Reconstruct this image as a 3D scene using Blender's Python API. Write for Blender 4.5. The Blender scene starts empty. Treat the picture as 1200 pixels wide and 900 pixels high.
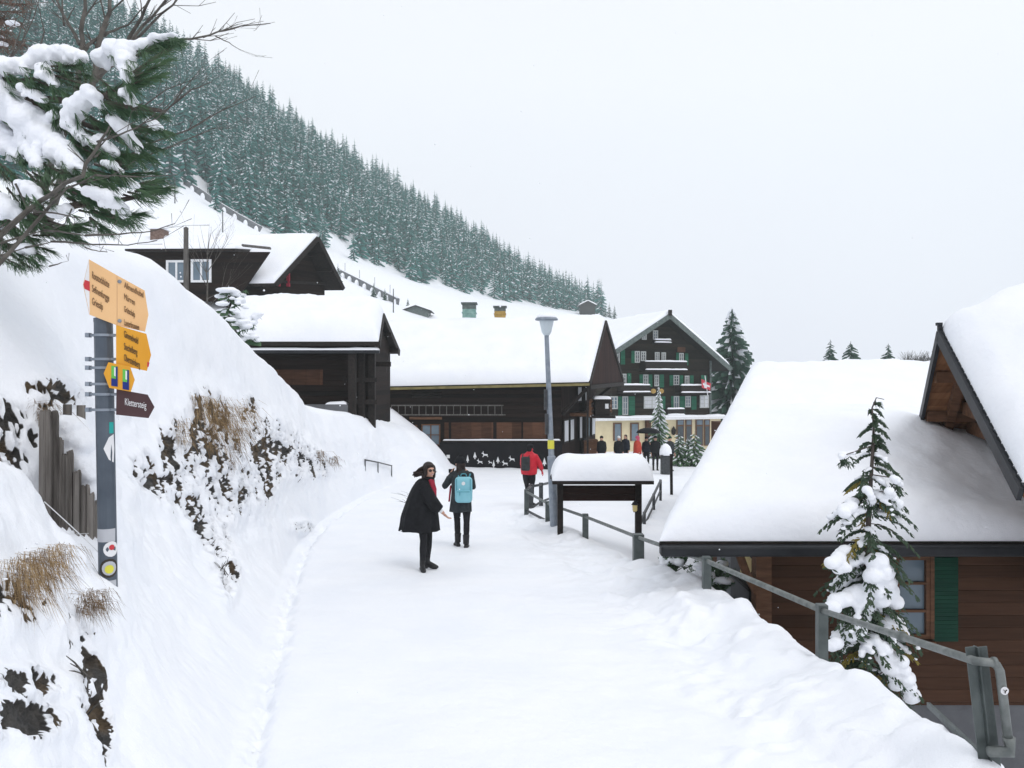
import bpy, bmesh, math, random
import numpy as np
from mathutils import Vector, Matrix, noise as mnoise

R = math.radians
sc = bpy.context.scene
COL = sc.collection
CAMZ, FPX = 2.2, 930.0

# ------------------------------------------------------------------ camera, sky, sun, exposure
cam = bpy.data.cameras.new("camera")
cam.sensor_width = 36.0
cam.lens = FPX / 1200.0 * 36.0
cam.clip_start, cam.clip_end = 0.05, 4000.0
cam_o = bpy.data.objects.new("camera", cam)
cam_o.location = (0, 0, CAMZ)
cam_o.rotation_euler = (R(90), 0, 0)
COL.objects.link(cam_o)
sc.camera = cam_o

SUN_EL, SUN_AZ = R(55), R(140)
world = bpy.data.worlds.new("World")
sc.world = world
world.use_nodes = True
wn, wl = world.node_tree.nodes, world.node_tree.links
wn.clear()
w_out = wn.new("ShaderNodeOutputWorld")
w_sky = wn.new("ShaderNodeTexSky")
w_sky.sky_type = 'NISHITA'
w_sky.sun_disc = False
w_sky.sun_elevation = SUN_EL
w_sky.sun_rotation = SUN_AZ
w_sky.dust_density = 6.0
w_hsv = wn.new("ShaderNodeHueSaturation")
w_hsv.inputs['Saturation'].default_value = 0.5
w_b1 = wn.new("ShaderNodeBackground")
w_b1.inputs['Strength'].default_value = 0.06
w_b2 = wn.new("ShaderNodeBackground")        # the closed cloud cover of an overcast winter day
w_b2.inputs['Strength'].default_value = 1.10
w_tc = wn.new("ShaderNodeTexCoord")
w_sep = wn.new("ShaderNodeSeparateXYZ")
w_noise = wn.new("ShaderNodeTexNoise")
w_noise.inputs['Scale'].default_value = 1.3
w_noise.inputs['Detail'].default_value = 3.0
w_add = wn.new("ShaderNodeMath"); w_add.operation = 'MULTIPLY_ADD'
w_add.inputs[1].default_value = 0.22
w_ramp = wn.new("ShaderNodeValToRGB")
cr = w_ramp.color_ramp
cr.elements[0].position = 0.06; cr.elements[0].color = (0.75, 0.755, 0.855, 1)
cr.elements[1].position = 0.50; cr.elements[1].color = (0.93, 0.945, 1.0, 1)
w_mix = wn.new("ShaderNodeMixShader")
w_mix.inputs['Fac'].default_value = 0.85
wl.new(w_tc.outputs['Generated'], w_sep.inputs[0])
wl.new(w_tc.outputs['Generated'], w_noise.inputs['Vector'])
wl.new(w_noise.outputs['Fac'], w_add.inputs[0])
wl.new(w_sep.outputs['Z'], w_add.inputs[2])
wl.new(w_add.outputs[0], w_ramp.inputs['Fac'])
wl.new(w_ramp.outputs['Color'], w_b2.inputs['Color'])
wl.new(w_sky.outputs['Color'], w_hsv.inputs['Color'])
wl.new(w_hsv.outputs['Color'], w_b1.inputs['Color'])
wl.new(w_b1.outputs[0], w_mix.inputs[1])
wl.new(w_b2.outputs[0], w_mix.inputs[2])
wl.new(w_mix.outputs[0], w_out.inputs['Surface'])

sun = bpy.data.lights.new("sun", 'SUN')
sun.energy = 0.65
sun.angle = R(28)
sun.color = (1.0, 0.98, 0.96)
sun_o = bpy.data.objects.new("sun", sun)
sun_o.rotation_euler = (R(90) - SUN_EL, 0, R(180) - SUN_AZ)
sun_o.location = (0, 0, 60)
COL.objects.link(sun_o)

vs = sc.view_settings
vs.view_transform = 'Standard'
vs.look = 'None'
vs.exposure = 0.10
vs.gamma = 1.0
vs.use_curve_mapping = False
sc.cycles.max_bounces = 8
sc.cycles.diffuse_bounces = 4
sc.cycles.volume_bounces = 3
sc.cycles.volume_step_rate = 4.0
sc.cycles.use_denoising = True

# ------------------------------------------------------------------ helpers
def P(px, py, d):
    """the point of the place that lies at depth d behind photo pixel (px, py)"""
    return Vector(((px - 600) / FPX * d, d, CAMZ - (py - 450) / FPX * d))

def _hash(i, j, k, seed):
    h = (i.astype(np.uint32) * np.uint32(374761393) + j.astype(np.uint32) * np.uint32(668265263)
         + k.astype(np.uint32) * np.uint32(2147483647) + np.uint32(seed * 9176 + 11))
    h = (h ^ (h >> np.uint32(13))) * np.uint32(1274126177)
    h = h ^ (h >> np.uint32(16))
    h = (h * np.uint32(2246822519)) ^ (h >> np.uint32(15))
    return (h & np.uint32(0xFFFFFF)).astype(np.float64) / float(0xFFFFFF)

def vnoise(p, seed=0):
    p = np.asarray(p, dtype=np.float64) + 1000.0
    i = np.floor(p).astype(np.int64)
    f = p - i
    f = f * f * (3 - 2 * f)
    r = 0
    for dx in (0, 1):
        wx = f[:, 0] if dx else 1 - f[:, 0]
        for dy in (0, 1):
            wy = f[:, 1] if dy else 1 - f[:, 1]
            for dz in (0, 1):
                wz = f[:, 2] if dz else 1 - f[:, 2]
                r = r + wx * wy * wz * _hash(i[:, 0] + dx, i[:, 1] + dy, i[:, 2] + dz, seed)
    return r

def fbm(p, oct=4, seed=0, gain=0.5):
    p = np.asarray(p, dtype=np.float64)
    a, s, t = 1.0, 0.0, 0.0
    for o in range(oct):
        s = s + a * vnoise(p * (2 ** o), seed + o)
        t += a
        a *= gain
    return s / t * 2 - 1

def sstep(a, b, x):
    t = np.clip((x - a) / (b - a), 0, 1)
    return t * t * (3 - 2 * t)

def tag(o, label=None, cat=None, group=None, kind=None):
    if label: o['label'] = label
    if cat: o['category'] = cat
    if group: o['group'] = group
    if kind: o['kind'] = kind
    return o

def thing(name, loc, label, cat, group=None, rz=0.0):
    o = bpy.data.objects.new(name, None)
    o.empty_display_size = 0.2
    o.location = loc
    o.rotation_euler = (0, 0, rz)
    COL.objects.link(o)
    return tag(o, label, cat, group)

def copy_tree(o, parent=None):
    c = o.copy()
    COL.objects.link(c)
    c.parent = parent
    for ch in list(o.children):
        copy_tree(ch, c)
    return c

def link_mesh(name, me, mats, parent=None):
    o = bpy.data.objects.new(name, me)
    for m in mats:
        me.materials.append(m)
    if parent is not None:
        o.parent = parent
    COL.objects.link(o)
    return o

def evaluated(o):
    dg = bpy.context.evaluated_depsgraph_get()
    dg.update()
    return bpy.data.meshes.new_from_object(o.evaluated_get(dg))

def np_mesh(name, V, F, mi=None, smooth=False):
    V = np.asarray(V, dtype=np.float32)
    F = np.asarray(F, dtype=np.int32)
    me = bpy.data.meshes.new(name)
    n, k = F.shape
    me.vertices.add(len(V)); me.vertices.foreach_set("co", V.ravel())
    me.loops.add(n * k); me.loops.foreach_set("vertex_index", F.ravel())
    me.polygons.add(n)
    me.polygons.foreach_set("loop_start", np.arange(0, n * k, k, dtype=np.int32))
    if mi is not None:
        me.polygons.foreach_set("material_index", np.asarray(mi, dtype=np.int32))
    if smooth:
        me.polygons.foreach_set("use_smooth", np.ones(n, dtype=bool))
    me.update(calc_edges=True)
    me.validate()
    return me

class MB:
    def __init__(s):
        s.v, s.f, s.m = [], [], []
    def add(s, vs_, fs_, mat=0):
        o = len(s.v)
        s.v += [tuple(v) for v in vs_]
        s.f += [tuple(i + o for i in f) for f in fs_]
        s.m += [mat] * len(fs_)
        return s
    def box(s, c, size, rot=None, mat=0):
        hx, hy, hz = size[0] / 2, size[1] / 2, size[2] / 2
        c = Vector(c)
        vv = []
        for x in (-hx, hx):
            for y in (-hy, hy):
                for z in (-hz, hz):
                    p = Vector((x, y, z))
                    if rot is not None: p = rot @ p
                    vv.append(c + p)
        return s.add(vv, [(0, 1, 3, 2), (4, 6, 7, 5), (0, 4, 5, 1), (2, 3, 7, 6), (0, 2, 6, 4), (1, 5, 7, 3)], mat)
    def bar(s, a, b, w, h=None, up=Vector((0, 0, 1)), mat=0):
        a, b = Vector(a), Vector(b)
        h = w if h is None else h
        d = b - a
        L = d.length
        y = d.normalized()
        if abs(y.dot(up)) > 0.98: up = Vector((0, 1, 0))
        x = y.cross(up).normalized()
        z = x.cross(y)
        return s.box((a + b) / 2, (w, L, h), Matrix((x, y, z)).transposed(), mat)
    def tube(s, pts, rad, n=8, mat=0, cap=True):
        pts = [Vector(p) for p in pts]
        if not isinstance(rad, (list, tuple)): rad = [rad] * len(pts)
        vv, ff = [], []
        prev = None
        for i, p in enumerate(pts):
            t = (pts[min(i + 1, len(pts) - 1)] - pts[max(i - 1, 0)])
            t = t.normalized() if t.length > 1e-9 else Vector((0, 0, 1))
            if prev is None:
                a = t.orthogonal().normalized()
            else:
                a = (prev - t * prev.dot(t))
                a = a.normalized() if a.length > 1e-6 else t.orthogonal().normalized()
            prev = a
            b = t.cross(a)
            for k in range(n):
                th = 2 * math.pi * k / n
                vv.append(p + (a * math.cos(th) + b * math.sin(th)) * rad[i])
        for i in range(len(pts) - 1):
            for k in range(n):
                ff.append((i * n + k, i * n + (k + 1) % n, (i + 1) * n + (k + 1) % n, (i + 1) * n + k))
        if cap:
            ff.append(tuple(range(n - 1, -1, -1)))
            ff.append(tuple((len(pts) - 1) * n + k for k in range(n)))
        return s.add(vv, ff, mat)
    def prism(s, poly, vec, mat=0):
        poly = [Vector(p) for p in poly]
        vec = Vector(vec)
        n = len(poly)
        vv = poly + [p + vec for p in poly]
        ff = [tuple(range(n - 1, -1, -1)), tuple(range(n, 2 * n))]
        ff += [(i, (i + 1) % n, n + (i + 1) % n, n + i) for i in range(n)]
        return s.add(vv, ff, mat)
    def sheet(s, top, t, mat=0):
        """a roof or board: quad 'top' (4 points, any winding) with thickness t below"""
        return s.prism(top, (0, 0, -t), mat)
    def lathe(s, c, prof, n=16, mat=0, axis=None):
        c = Vector(c)
        M = axis if axis is not None else Matrix.Identity(3)
        vv, ff = [], []
        for r, z in prof:
            for k in range(n):
                th = 2 * math.pi * k / n
                vv.append(c + M @ Vector((r * math.cos(th), r * math.sin(th), z)))
        for i in range(len(prof) - 1):
            for k in range(n):
                ff.append((i * n + k, i * n + (k + 1) % n, (i + 1) * n + (k + 1) % n, (i + 1) * n + k))
        ff.append(tuple(range(n - 1, -1, -1)))
        ff.append(tuple((len(prof) - 1) * n + k for k in range(n)))
        return s.add(vv, ff, mat)
    def blob(s, c, r, sub=2, mat=0, rot=None):
        if not isinstance(r, (tuple, list)): r = (r, r, r)
        key = sub
        if key not in MB._ico:
            bm = bmesh.new()
            bmesh.ops.create_icosphere(bm, subdivisions=sub, radius=1.0)
            bm.verts.ensure_lookup_table()
            MB._ico[key] = ([v.co.copy() for v in bm.verts], [[v.index for v in f.verts] for f in bm.faces])
            bm.free()
        vs0, fs0 = MB._ico[key]
        c = Vector(c)
        vv = []
        for v in vs0:
            p = Vector((v.x * r[0], v.y * r[1], v.z * r[2]))
            if rot is not None: p = rot @ p
            vv.append(c + p)
        return s.add(vv, fs0, mat)
    def mesh(s, name, origin=(0, 0, 0)):
        o = Vector(origin)
        me = bpy.data.meshes.new(name)
        me.from_pydata([(v[0] - o.x, v[1] - o.y, v[2] - o.z) for v in s.v], [], s.f)
        me.polygons.foreach_set("material_index", s.m)
        me.update()
        return me
    def build(s, name, mats, parent=None, smooth=False, bevel=0.0, local=False):
        """coordinates are world ones (local=True: already in the parent's frame)"""
        org = Vector((0, 0, 0))
        if parent is not None and not local:
            org = Vector(parent.location)
            if parent.parent is not None: org = org + Vector(parent.parent.location)
        elif parent is None and not local:
            org = Vector(s.v[0]) if s.v else org
            lo = [min(v[i] for v in s.v) for i in range(3)]; hi = [max(v[i] for v in s.v) for i in range(3)]
            org = Vector(((lo[0] + hi[0]) / 2, (lo[1] + hi[1]) / 2, lo[2]))
        me = s.mesh(name, org)
        if not isinstance(mats, (list, tuple)): mats = [mats]
        if smooth:
            me.polygons.foreach_set("use_smooth", [True] * len(me.polygons))
        o = link_mesh(name, me, mats, parent)
        if parent is None: o.location = org
        if bevel:
            b = o.modifiers.new("bevel", 'BEVEL'); b.width = bevel; b.segments = 2; b.limit_method = 'ANGLE'
        return o
MB._ico = {}

# ------------------------------------------------------------------ materials
def newmat(name):
    m = bpy.data.materials.new(name)
    m.use_nodes = True
    nt = m.node_tree
    b = nt.nodes.get('Principled BSDF')
    return m, nt, nt.nodes, nt.links, b

def c4(c): return (c[0], c[1], c[2], 1.0)

def noisy(name, c1, c2, scale=6.0, rough=0.75, bump=0.3, bscale=30.0, metal=0.0, stretch=(1, 1, 1), detail=5.0, spec=0.3, dist=0.02):
    m, nt, N, L, b = newmat(name)
    tc = N.new("ShaderNodeTexCoord")
    mp = N.new("ShaderNodeMapping"); mp.inputs['Scale'].default_value = stretch
    L.new(tc.outputs['Object'], mp.inputs['Vector'])
    n = N.new("ShaderNodeTexNoise"); n.inputs['Scale'].default_value = scale; n.inputs['Detail'].default_value = detail
    L.new(mp.outputs[0], n.inputs['Vector'])
    r = N.new("ShaderNodeValToRGB")
    r.color_ramp.elements[0].position = 0.3; r.color_ramp.elements[0].color = c4(c1)
    r.color_ramp.elements[1].position = 0.7; r.color_ramp.elements[1].color = c4(c2)
    L.new(n.outputs['Fac'], r.inputs['Fac']); L.new(r.outputs['Color'], b.inputs['Base Color'])
    n2 = N.new("ShaderNodeTexNoise"); n2.inputs['Scale'].default_value = bscale; n2.inputs['Detail'].default_value = 4.0
    L.new(mp.outputs[0], n2.inputs['Vector'])
    bp = N.new("ShaderNodeBump"); bp.inputs['Strength'].default_value = bump; bp.inputs['Distance'].default_value = dist
    L.new(n2.outputs['Fac'], bp.inputs['Height']); L.new(bp.outputs[0], b.inputs['Normal'])
    b.inputs['Roughness'].default_value = rough; b.inputs['Metallic'].default_value = metal
    b.inputs['Specular IOR Level'].default_value = spec
    return m

def planks(name, c1, c2, w, axis=(0, 0, 1), grain=(1, 1, 12), rough=0.8, gap=0.06):
    """boards w metres wide, laid across 'axis'; each has its own tone, grain and a groove beside it"""
    m, nt, N, L, b = newmat(name)
    tc = N.new("ShaderNodeTexCoord")
    dot = N.new("ShaderNodeVectorMath"); dot.operation = 'DOT_PRODUCT'; dot.inputs[1].default_value = axis
    L.new(tc.outputs['Object'], dot.inputs[0])
    dv = N.new("ShaderNodeMath"); dv.operation = 'DIVIDE'; dv.inputs[1].default_value = w
    L.new(dot.outputs['Value'], dv.inputs[0])
    fl = N.new("ShaderNodeMath"); fl.operation = 'FLOOR'; L.new(dv.outputs[0], fl.inputs[0])
    fr = N.new("ShaderNodeMath"); fr.operation = 'FRACT'; L.new(dv.outputs[0], fr.inputs[0])
    wh = N.new("ShaderNodeTexWhiteNoise"); wh.noise_dimensions = '1D'; L.new(fl.outputs[0], wh.inputs['W'])
    mp = N.new("ShaderNodeMapping"); mp.inputs['Scale'].default_value = grain
    L.new(tc.outputs['Object'], mp.inputs['Vector'])
    n = N.new("ShaderNodeTexNoise"); n.inputs['Scale'].default_value = 2.2; n.inputs['Detail'].default_value = 6.0
    L.new(mp.outputs[0], n.inputs['Vector'])
    av = N.new("ShaderNodeMath"); av.operation = 'MULTIPLY_ADD'; av.inputs[1].default_value = 0.45
    L.new(wh.outputs['Value'], av.inputs[0])
    sb = N.new("ShaderNodeMath"); sb.operation = 'MULTIPLY'; sb.inputs[1].default_value = 0.75
    L.new(n.outputs['Fac'], sb.inputs[0]); L.new(sb.outputs[0], av.inputs[2])
    r = N.new("ShaderNodeValToRGB")
    r.color_ramp.elements[0].position = 0.25; r.color_ramp.elements[0].color = c4(c1)
    r.color_ramp.elements[1].position = 0.9; r.color_ramp.elements[1].color = c4(c2)
    L.new(av.outputs[0], r.inputs['Fac'])
    L.new(r.outputs['Color'], b.inputs['Base Color'])
    pp = N.new("ShaderNodeMath"); pp.operation = 'PINGPONG'; pp.inputs[1].default_value = 0.5
    L.new(fr.outputs[0], pp.inputs[0])
    mr = N.new("ShaderNodeMapRange"); mr.inputs['From Max'].default_value = gap
    L.new(pp.outputs[0], mr.inputs['Value'])
    ad = N.new("ShaderNodeMath"); ad.operation = 'MULTIPLY_ADD'; ad.inputs[1].default_value = 0.25
    L.new(n.outputs['Fac'], ad.inputs[0]); L.new(mr.outputs[0], ad.inputs[2])
    bp = N.new("ShaderNodeBump"); bp.inputs['Strength'].default_value = 0.6; bp.inputs['Distance'].default_value = 0.02
    L.new(ad.outputs[0], bp.inputs['Height']); L.new(bp.outputs[0], b.inputs['Normal'])
    b.inputs['Roughness'].default_value = rough
    b.inputs['Specular IOR Level'].default_value = 0.12
    return m

def snow_mat(name, rocky=False):
    m, nt, N, L, b = newmat(name)
    tc = N.new("ShaderNodeTexCoord")
    n = N.new("ShaderNodeTexNoise"); n.inputs['Scale'].default_value = 9.0; n.inputs['Detail'].default_value = 6.0
    n2 = N.new("ShaderNodeTexNoise"); n2.inputs['Scale'].default_value = 90.0; n2.inputs['Detail'].default_value = 3.0
    geo = N.new("ShaderNodeNewGeometry")
    for q in (n, n2): L.new(geo.outputs['Position'], q.inputs['Vector'])
    ad = N.new("ShaderNodeMath"); ad.operation = 'MULTIPLY_ADD'; ad.inputs[1].default_value = 0.3
    L.new(n2.outputs['Fac'], ad.inputs[0]); L.new(n.outputs['Fac'], ad.inputs[2])
    bp = N.new("ShaderNodeBump"); bp.inputs['Strength'].default_value = 0.32; bp.inputs['Distance'].default_value = 0.05
    L.new(ad.outputs[0], bp.inputs['Height'])
    r = N.new("ShaderNodeValToRGB")
    r.color_ramp.elements[0].position = 0.3; r.color_ramp.elements[0].color = (0.86, 0.885, 0.93, 1)
    r.color_ramp.elements[1].position = 0.7; r.color_ramp.elements[1].color = (0.91, 0.925, 0.955, 1)
    n3 = N.new("ShaderNodeTexNoise"); n3.inputs['Scale'].default_value = 1.2; n3.inputs['Detail'].default_value = 5.0
    L.new(geo.outputs['Position'], n3.inputs['Vector']); L.new(n3.outputs['Fac'], r.inputs['Fac'])
    b.inputs['Roughness'].default_value = 0.6
    b.inputs['Specular IOR Level'].default_value = 0.25
    if not rocky:
        L.new(r.outputs['Color'], b.inputs['Base Color'])
        L.new(bp.outputs[0], b.inputs['Normal'])
        return m
    at = N.new("ShaderNodeAttribute"); at.attribute_name = "bare"
    rn = N.new("ShaderNodeTexNoise"); rn.inputs['Scale'].default_value = 7.0; rn.inputs['Detail'].default_value = 9.0; rn.inputs['Roughness'].default_value = 0.65
    mp = N.new("ShaderNodeMapping"); mp.inputs['Scale'].default_value = (1.0, 1.0, 2.4); mp.inputs['Rotation'].default_value = (0, 0.5, 0.3)
    L.new(geo.outputs['Position'], mp.inputs['Vector']); L.new(mp.outputs[0], rn.inputs['Vector'])
    rr = N.new("ShaderNodeValToRGB")
    e = rr.color_ramp.elements
    e[0].position = 0.32; e[0].color = (0.040, 0.039, 0.038, 1)
    e[1].position = 0.72; e[1].color = (0.19, 0.175, 0.155, 1)
    x = e.new(0.55); x.color = (0.10, 0.095, 0.088, 1)
    L.new(rn.outputs['Fac'], rr.inputs['Fac'])
    tn = N.new("ShaderNodeTexNoise"); tn.inputs['Scale'].default_value = 3.1; tn.inputs['Detail'].default_value = 3.0
    L.new(geo.outputs['Position'], tn.inputs['Vector'])
    tm = N.new("ShaderNodeMapRange"); tm.inputs['From Min'].default_value = 0.46; tm.inputs['From Max'].default_value = 0.60; tm.inputs['To Max'].default_value = 0.8
    L.new(tn.outputs['Fac'], tm.inputs['Value'])
    turf = N.new("ShaderNodeValToRGB"); turf.color_ramp.elements[0].position = 0.35; turf.color_ramp.elements[0].color = (0.05, 0.034, 0.02, 1); turf.color_ramp.elements[1].position = 0.7; turf.color_ramp.elements[1].color = (0.24, 0.165, 0.09, 1)
    L.new(rn.outputs['Fac'], turf.inputs['Fac'])
    tx = N.new("ShaderNodeMix"); tx.data_type = 'RGBA'
    L.new(tm.outputs[0], tx.inputs['Factor']); L.new(rr.outputs['Color'], tx.inputs['A']); L.new(turf.outputs['Color'], tx.inputs['B'])
    rb = N.new("ShaderNodeBump"); rb.inputs['Strength'].default_value = 1.0; rb.inputs['Distance'].default_value = 0.12
    L.new(rn.outputs['Fac'], rb.inputs['Height'])
    mix = N.new("ShaderNodeMix"); mix.data_type = 'RGBA'
    th = N.new("ShaderNodeMapRange"); th.inputs['From Min'].default_value = 0.42; th.inputs['From Max'].default_value = 0.58
    L.new(at.outputs['Fac'], th.inputs['Value'])
    L.new(th.outputs[0], mix.inputs['Factor']); L.new(r.outputs['Color'], mix.inputs['A']); L.new(tx.outputs['Result'], mix.inputs['B'])
    L.new(mix.outputs['Result'], b.inputs['Base Color'])
    mv = N.new("ShaderNodeMix"); mv.data_type = 'VECTOR'
    L.new(th.outputs[0], mv.inputs['Factor']); L.new(bp.outputs[0], mv.inputs['A']); L.new(rb.outputs[0], mv.inputs['B'])
    L.new(mv.outputs['Result'], b.inputs['Normal'])
    return m

M = {}
M['snow'] = snow_mat("snow")
M['ground'] = snow_mat("snow_ground", True)
M['dark_plank'] = planks("dark_weathered_boards", (0.006, 0.0045, 0.004), (0.022, 0.013, 0.010), 0.19)
M['dark_vert'] = planks("dark_vertical_boards", (0.010, 0.006, 0.005), (0.036, 0.019, 0.015), 0.16, axis=(0.75, 0.66, 0), grain=(8, 8, 0.8))
M['gable_vert'] = planks("gable_boards", (0.014, 0.007, 0.006), (0.044, 0.021, 0.017), 0.2, axis=(0.3, 0.95, 0), grain=(8, 8, 0.8))
M['mural'] = noisy("dark_painted_wall", (0.009, 0.009, 0.011), (0.017, 0.015, 0.017), 1.5, 0.9, 0.1, spec=0.1)
M['panel'] = planks("brown_wall_panels", (0.040, 0.018, 0.010), (0.115, 0.055, 0.032), 0.5, axis=(1, 0, 0), grain=(1, 1, 6))
M['log'] = planks("red_brown_logs", (0.040, 0.020, 0.012), (0.088, 0.044, 0.026), 0.165, grain=(0.6, 1, 9), gap=0.05)
M['soffit'] = planks("larch_soffit", (0.13, 0.055, 0.025), (0.30, 0.145, 0.07), 0.14, axis=(0.3, 0.95, 0), grain=(9, 1, 1))
M['beam'] = noisy("brown_beam", (0.085, 0.038, 0.018), (0.17, 0.082, 0.042), 3, 0.7, 0.3, stretch=(1, 4, 6))
M['dark_wood'] = noisy("dark_wood", (0.007, 0.005, 0.0045), (0.022, 0.015, 0.012), 4, 0.75, 0.4, stretch=(3, 3, 3))
M['board_wood'] = planks("dark_stained_boards", (0.011, 0.006, 0.005), (0.034, 0.017, 0.013), 0.12, grain=(1, 1, 9))
M['grey_wood'] = planks("weathered_grey_wood", (0.060, 0.053, 0.048), (0.30, 0.275, 0.25), 0.045, axis=(1, 0.4, 0), grain=(14, 14, 1.2), rough=0.9)
M['old_wood'] = noisy("old_grey_timber", (0.07, 0.065, 0.06), (0.16, 0.15, 0.14), 5, 0.85, 0.5, stretch=(4, 4, 0.6))
M['green'] = planks("green_shutter_paint", (0.014, 0.095, 0.055), (0.026, 0.155, 0.09), 0.09, grain=(1, 1, 2), rough=0.5)
M['green_dark'] = planks("dark_green_shutter_paint", (0.004, 0.036, 0.022), (0.009, 0.058, 0.034), 0.055, grain=(1, 1, 2), rough=0.45)
M['hotel_wall'] = planks("brown_black_hotel_boards", (0.009, 0.008, 0.006), (0.034, 0.026, 0.018), 0.22)
M['frame_white'] = noisy("aged_white_frame", (0.42, 0.44, 0.43), (0.52, 0.54, 0.53), 8, 0.6, 0.05)
M['cream'] = noisy("cream_render", (0.62, 0.53, 0.34), (0.72, 0.63, 0.42), 2, 0.85, 0.15)
M['white_paint'] = noisy("white_paint", (0.68, 0.69, 0.70), (0.78, 0.79, 0.80), 8, 0.5, 0.05)
M['curtain'] = noisy("white_curtain", (0.45, 0.47, 0.5), (0.75, 0.77, 0.8), 3, 0.8, 0.1, stretch=(14, 14, 0.3))
M['concrete'] = noisy("grey_concrete", (0.115, 0.12, 0.128), (0.17, 0.175, 0.185), 2.5, 0.9, 0.3)
M['galv'] = noisy("galvanised_steel", (0.20, 0.235, 0.28), (0.31, 0.345, 0.39), 9, 0.5, 0.1, metal=0.35, spec=0.5)
M['steel_paint'] = noisy("grey_green_painted_steel", (0.055, 0.068, 0.066), (0.10, 0.118, 0.115), 7, 0.5, 0.2, metal=0.2, spec=0.5)
M['rail_steel'] = noisy("weathered_handrail_steel", (0.11, 0.125, 0.12), (0.21, 0.225, 0.215), 14, 0.5, 0.2, metal=0.3, spec=0.5)
M['rail_dark'] = noisy("dark_rail_steel", (0.030, 0.034, 0.038), (0.075, 0.078, 0.082), 10, 0.5, 0.2, metal=0.3, spec=0.5)
M['pole_blue'] = noisy("blue_grey_pole_paint", (0.065, 0.082, 0.105), (0.105, 0.128, 0.155), 5, 0.45, 0.1, metal=0.3, spec=0.5)
M['gutter'] = noisy("dark_gutter", (0.009, 0.010, 0.013), (0.020, 0.022, 0.026), 5, 0.5, 0.1)
M['yellow_trim'] = noisy("yellowed_copper_gutter", (0.15, 0.125, 0.045), (0.24, 0.20, 0.08), 3, 0.6, 0.1)
M['patina'] = noisy("green_copper_sheet", (0.16, 0.30, 0.27), (0.30, 0.45, 0.41), 6, 0.6, 0.2)
M['patina_dark'] = noisy("dark_copper_cap", (0.07, 0.09, 0.085), (0.15, 0.18, 0.17), 6, 0.6, 0.2)
M['ochre'] = noisy("ochre_chimney_render", (0.33, 0.21, 0.06), (0.5, 0.34, 0.11), 5, 0.8, 0.3)
M['brick'] = noisy("weathered_chimney_brick", (0.12, 0.075, 0.06), (0.24, 0.17, 0.14), 9, 0.85, 0.5)
M['sign_orange'] = noisy("pale_orange_sign_paint", (0.76, 0.46, 0.215), (0.82, 0.52, 0.26), 2, 0.42, 0.03)  # paler orange tone of the two upper direction arms
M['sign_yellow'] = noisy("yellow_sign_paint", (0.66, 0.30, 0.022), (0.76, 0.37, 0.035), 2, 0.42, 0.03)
M['sign_brown'] = noisy("brown_sign_paint", (0.055, 0.026, 0.028), (0.078, 0.04, 0.042), 2, 0.42, 0.03)
M['ink'] = noisy("black_lettering", (0.03, 0.025, 0.02), (0.05, 0.04, 0.03), 4, 0.6, 0)
M['ink_soft'] = noisy("brown_black_lettering", (0.16, 0.085, 0.04), (0.2, 0.11, 0.05), 4, 0.6, 0)
M['white_ink'] = noisy("white_lettering", (0.72, 0.72, 0.73), (0.8, 0.8, 0.8), 4, 0.6, 0)
M['red_ink'] = noisy("red_marking", (0.5, 0.035, 0.045), (0.58, 0.06, 0.07), 4, 0.6, 0)
M['green_ink'] = noisy("green_marking", (0.10, 0.42, 0.06), (0.14, 0.5, 0.09), 4, 0.5, 0)
M['blue_ink'] = noisy("blue_marking", (0.01, 0.025, 0.16), (0.015, 0.035, 0.22), 4, 0.5, 0)
M['yellow_ink'] = noisy("yellow_marking", (0.65, 0.6, 0.05), (0.7, 0.66, 0.08), 4, 0.5, 0)
M['teal_ink'] = noisy("teal_marking", (0.02, 0.33, 0.3), (0.03, 0.4, 0.36), 4, 0.5, 0)
M['grey_sticker'] = noisy("pale_grey_sticker", (0.42, 0.43, 0.46), (0.5, 0.51, 0.54), 4, 0.5, 0)
M['needle'] = noisy("dark_pine_needles", (0.030, 0.075, 0.038), (0.100, 0.175, 0.085), 12, 0.6, 0)
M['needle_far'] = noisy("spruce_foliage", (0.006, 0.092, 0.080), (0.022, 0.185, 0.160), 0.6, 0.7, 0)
M['needle_deep'] = noisy("deep_green_needles", (0.016, 0.048, 0.032), (0.045, 0.098, 0.066), 3, 0.65, 0)
M['cedar'] = noisy("cedar_foliage", (0.022, 0.048, 0.030), (0.055, 0.085, 0.045), 9, 0.65, 0)
M['cedar_tip'] = noisy("yellowed_cedar_foliage", (0.14, 0.12, 0.02), (0.26, 0.20, 0.04), 12, 0.65, 0)
M['bark'] = noisy("grey_brown_bark", (0.05, 0.04, 0.034), (0.12, 0.10, 0.088), 14, 0.9, 0.6, stretch=(1, 1, 0.3))
M['twig'] = noisy("bare_twig_bark", (0.055, 0.05, 0.045), (0.13, 0.12, 0.105), 10, 0.85, 0.3)
M['larch_twig'] = noisy("russet_larch_twig", (0.10, 0.07, 0.055), (0.20, 0.14, 0.11), 10, 0.9, 0.2)
M['straw'] = noisy("dry_straw_grass", (0.24, 0.155, 0.075), (0.50, 0.36, 0.19), 14, 0.8, 0)
M['straw_dark'] = noisy("damp_brown_grass", (0.11, 0.07, 0.04), (0.26, 0.175, 0.095), 14, 0.85, 0)
M['skin'] = noisy("skin", (0.52, 0.30, 0.22), (0.60, 0.36, 0.27), 20, 0.5, 0.05)
M['lips'] = noisy("lips", (0.42, 0.10, 0.10), (0.5, 0.14, 0.13), 20, 0.4, 0)
M['hair'] = noisy("dark_brown_hair", (0.010, 0.006, 0.005), (0.030, 0.017, 0.013), 30, 0.45, 0.5, stretch=(4, 4, 0.5))
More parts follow.
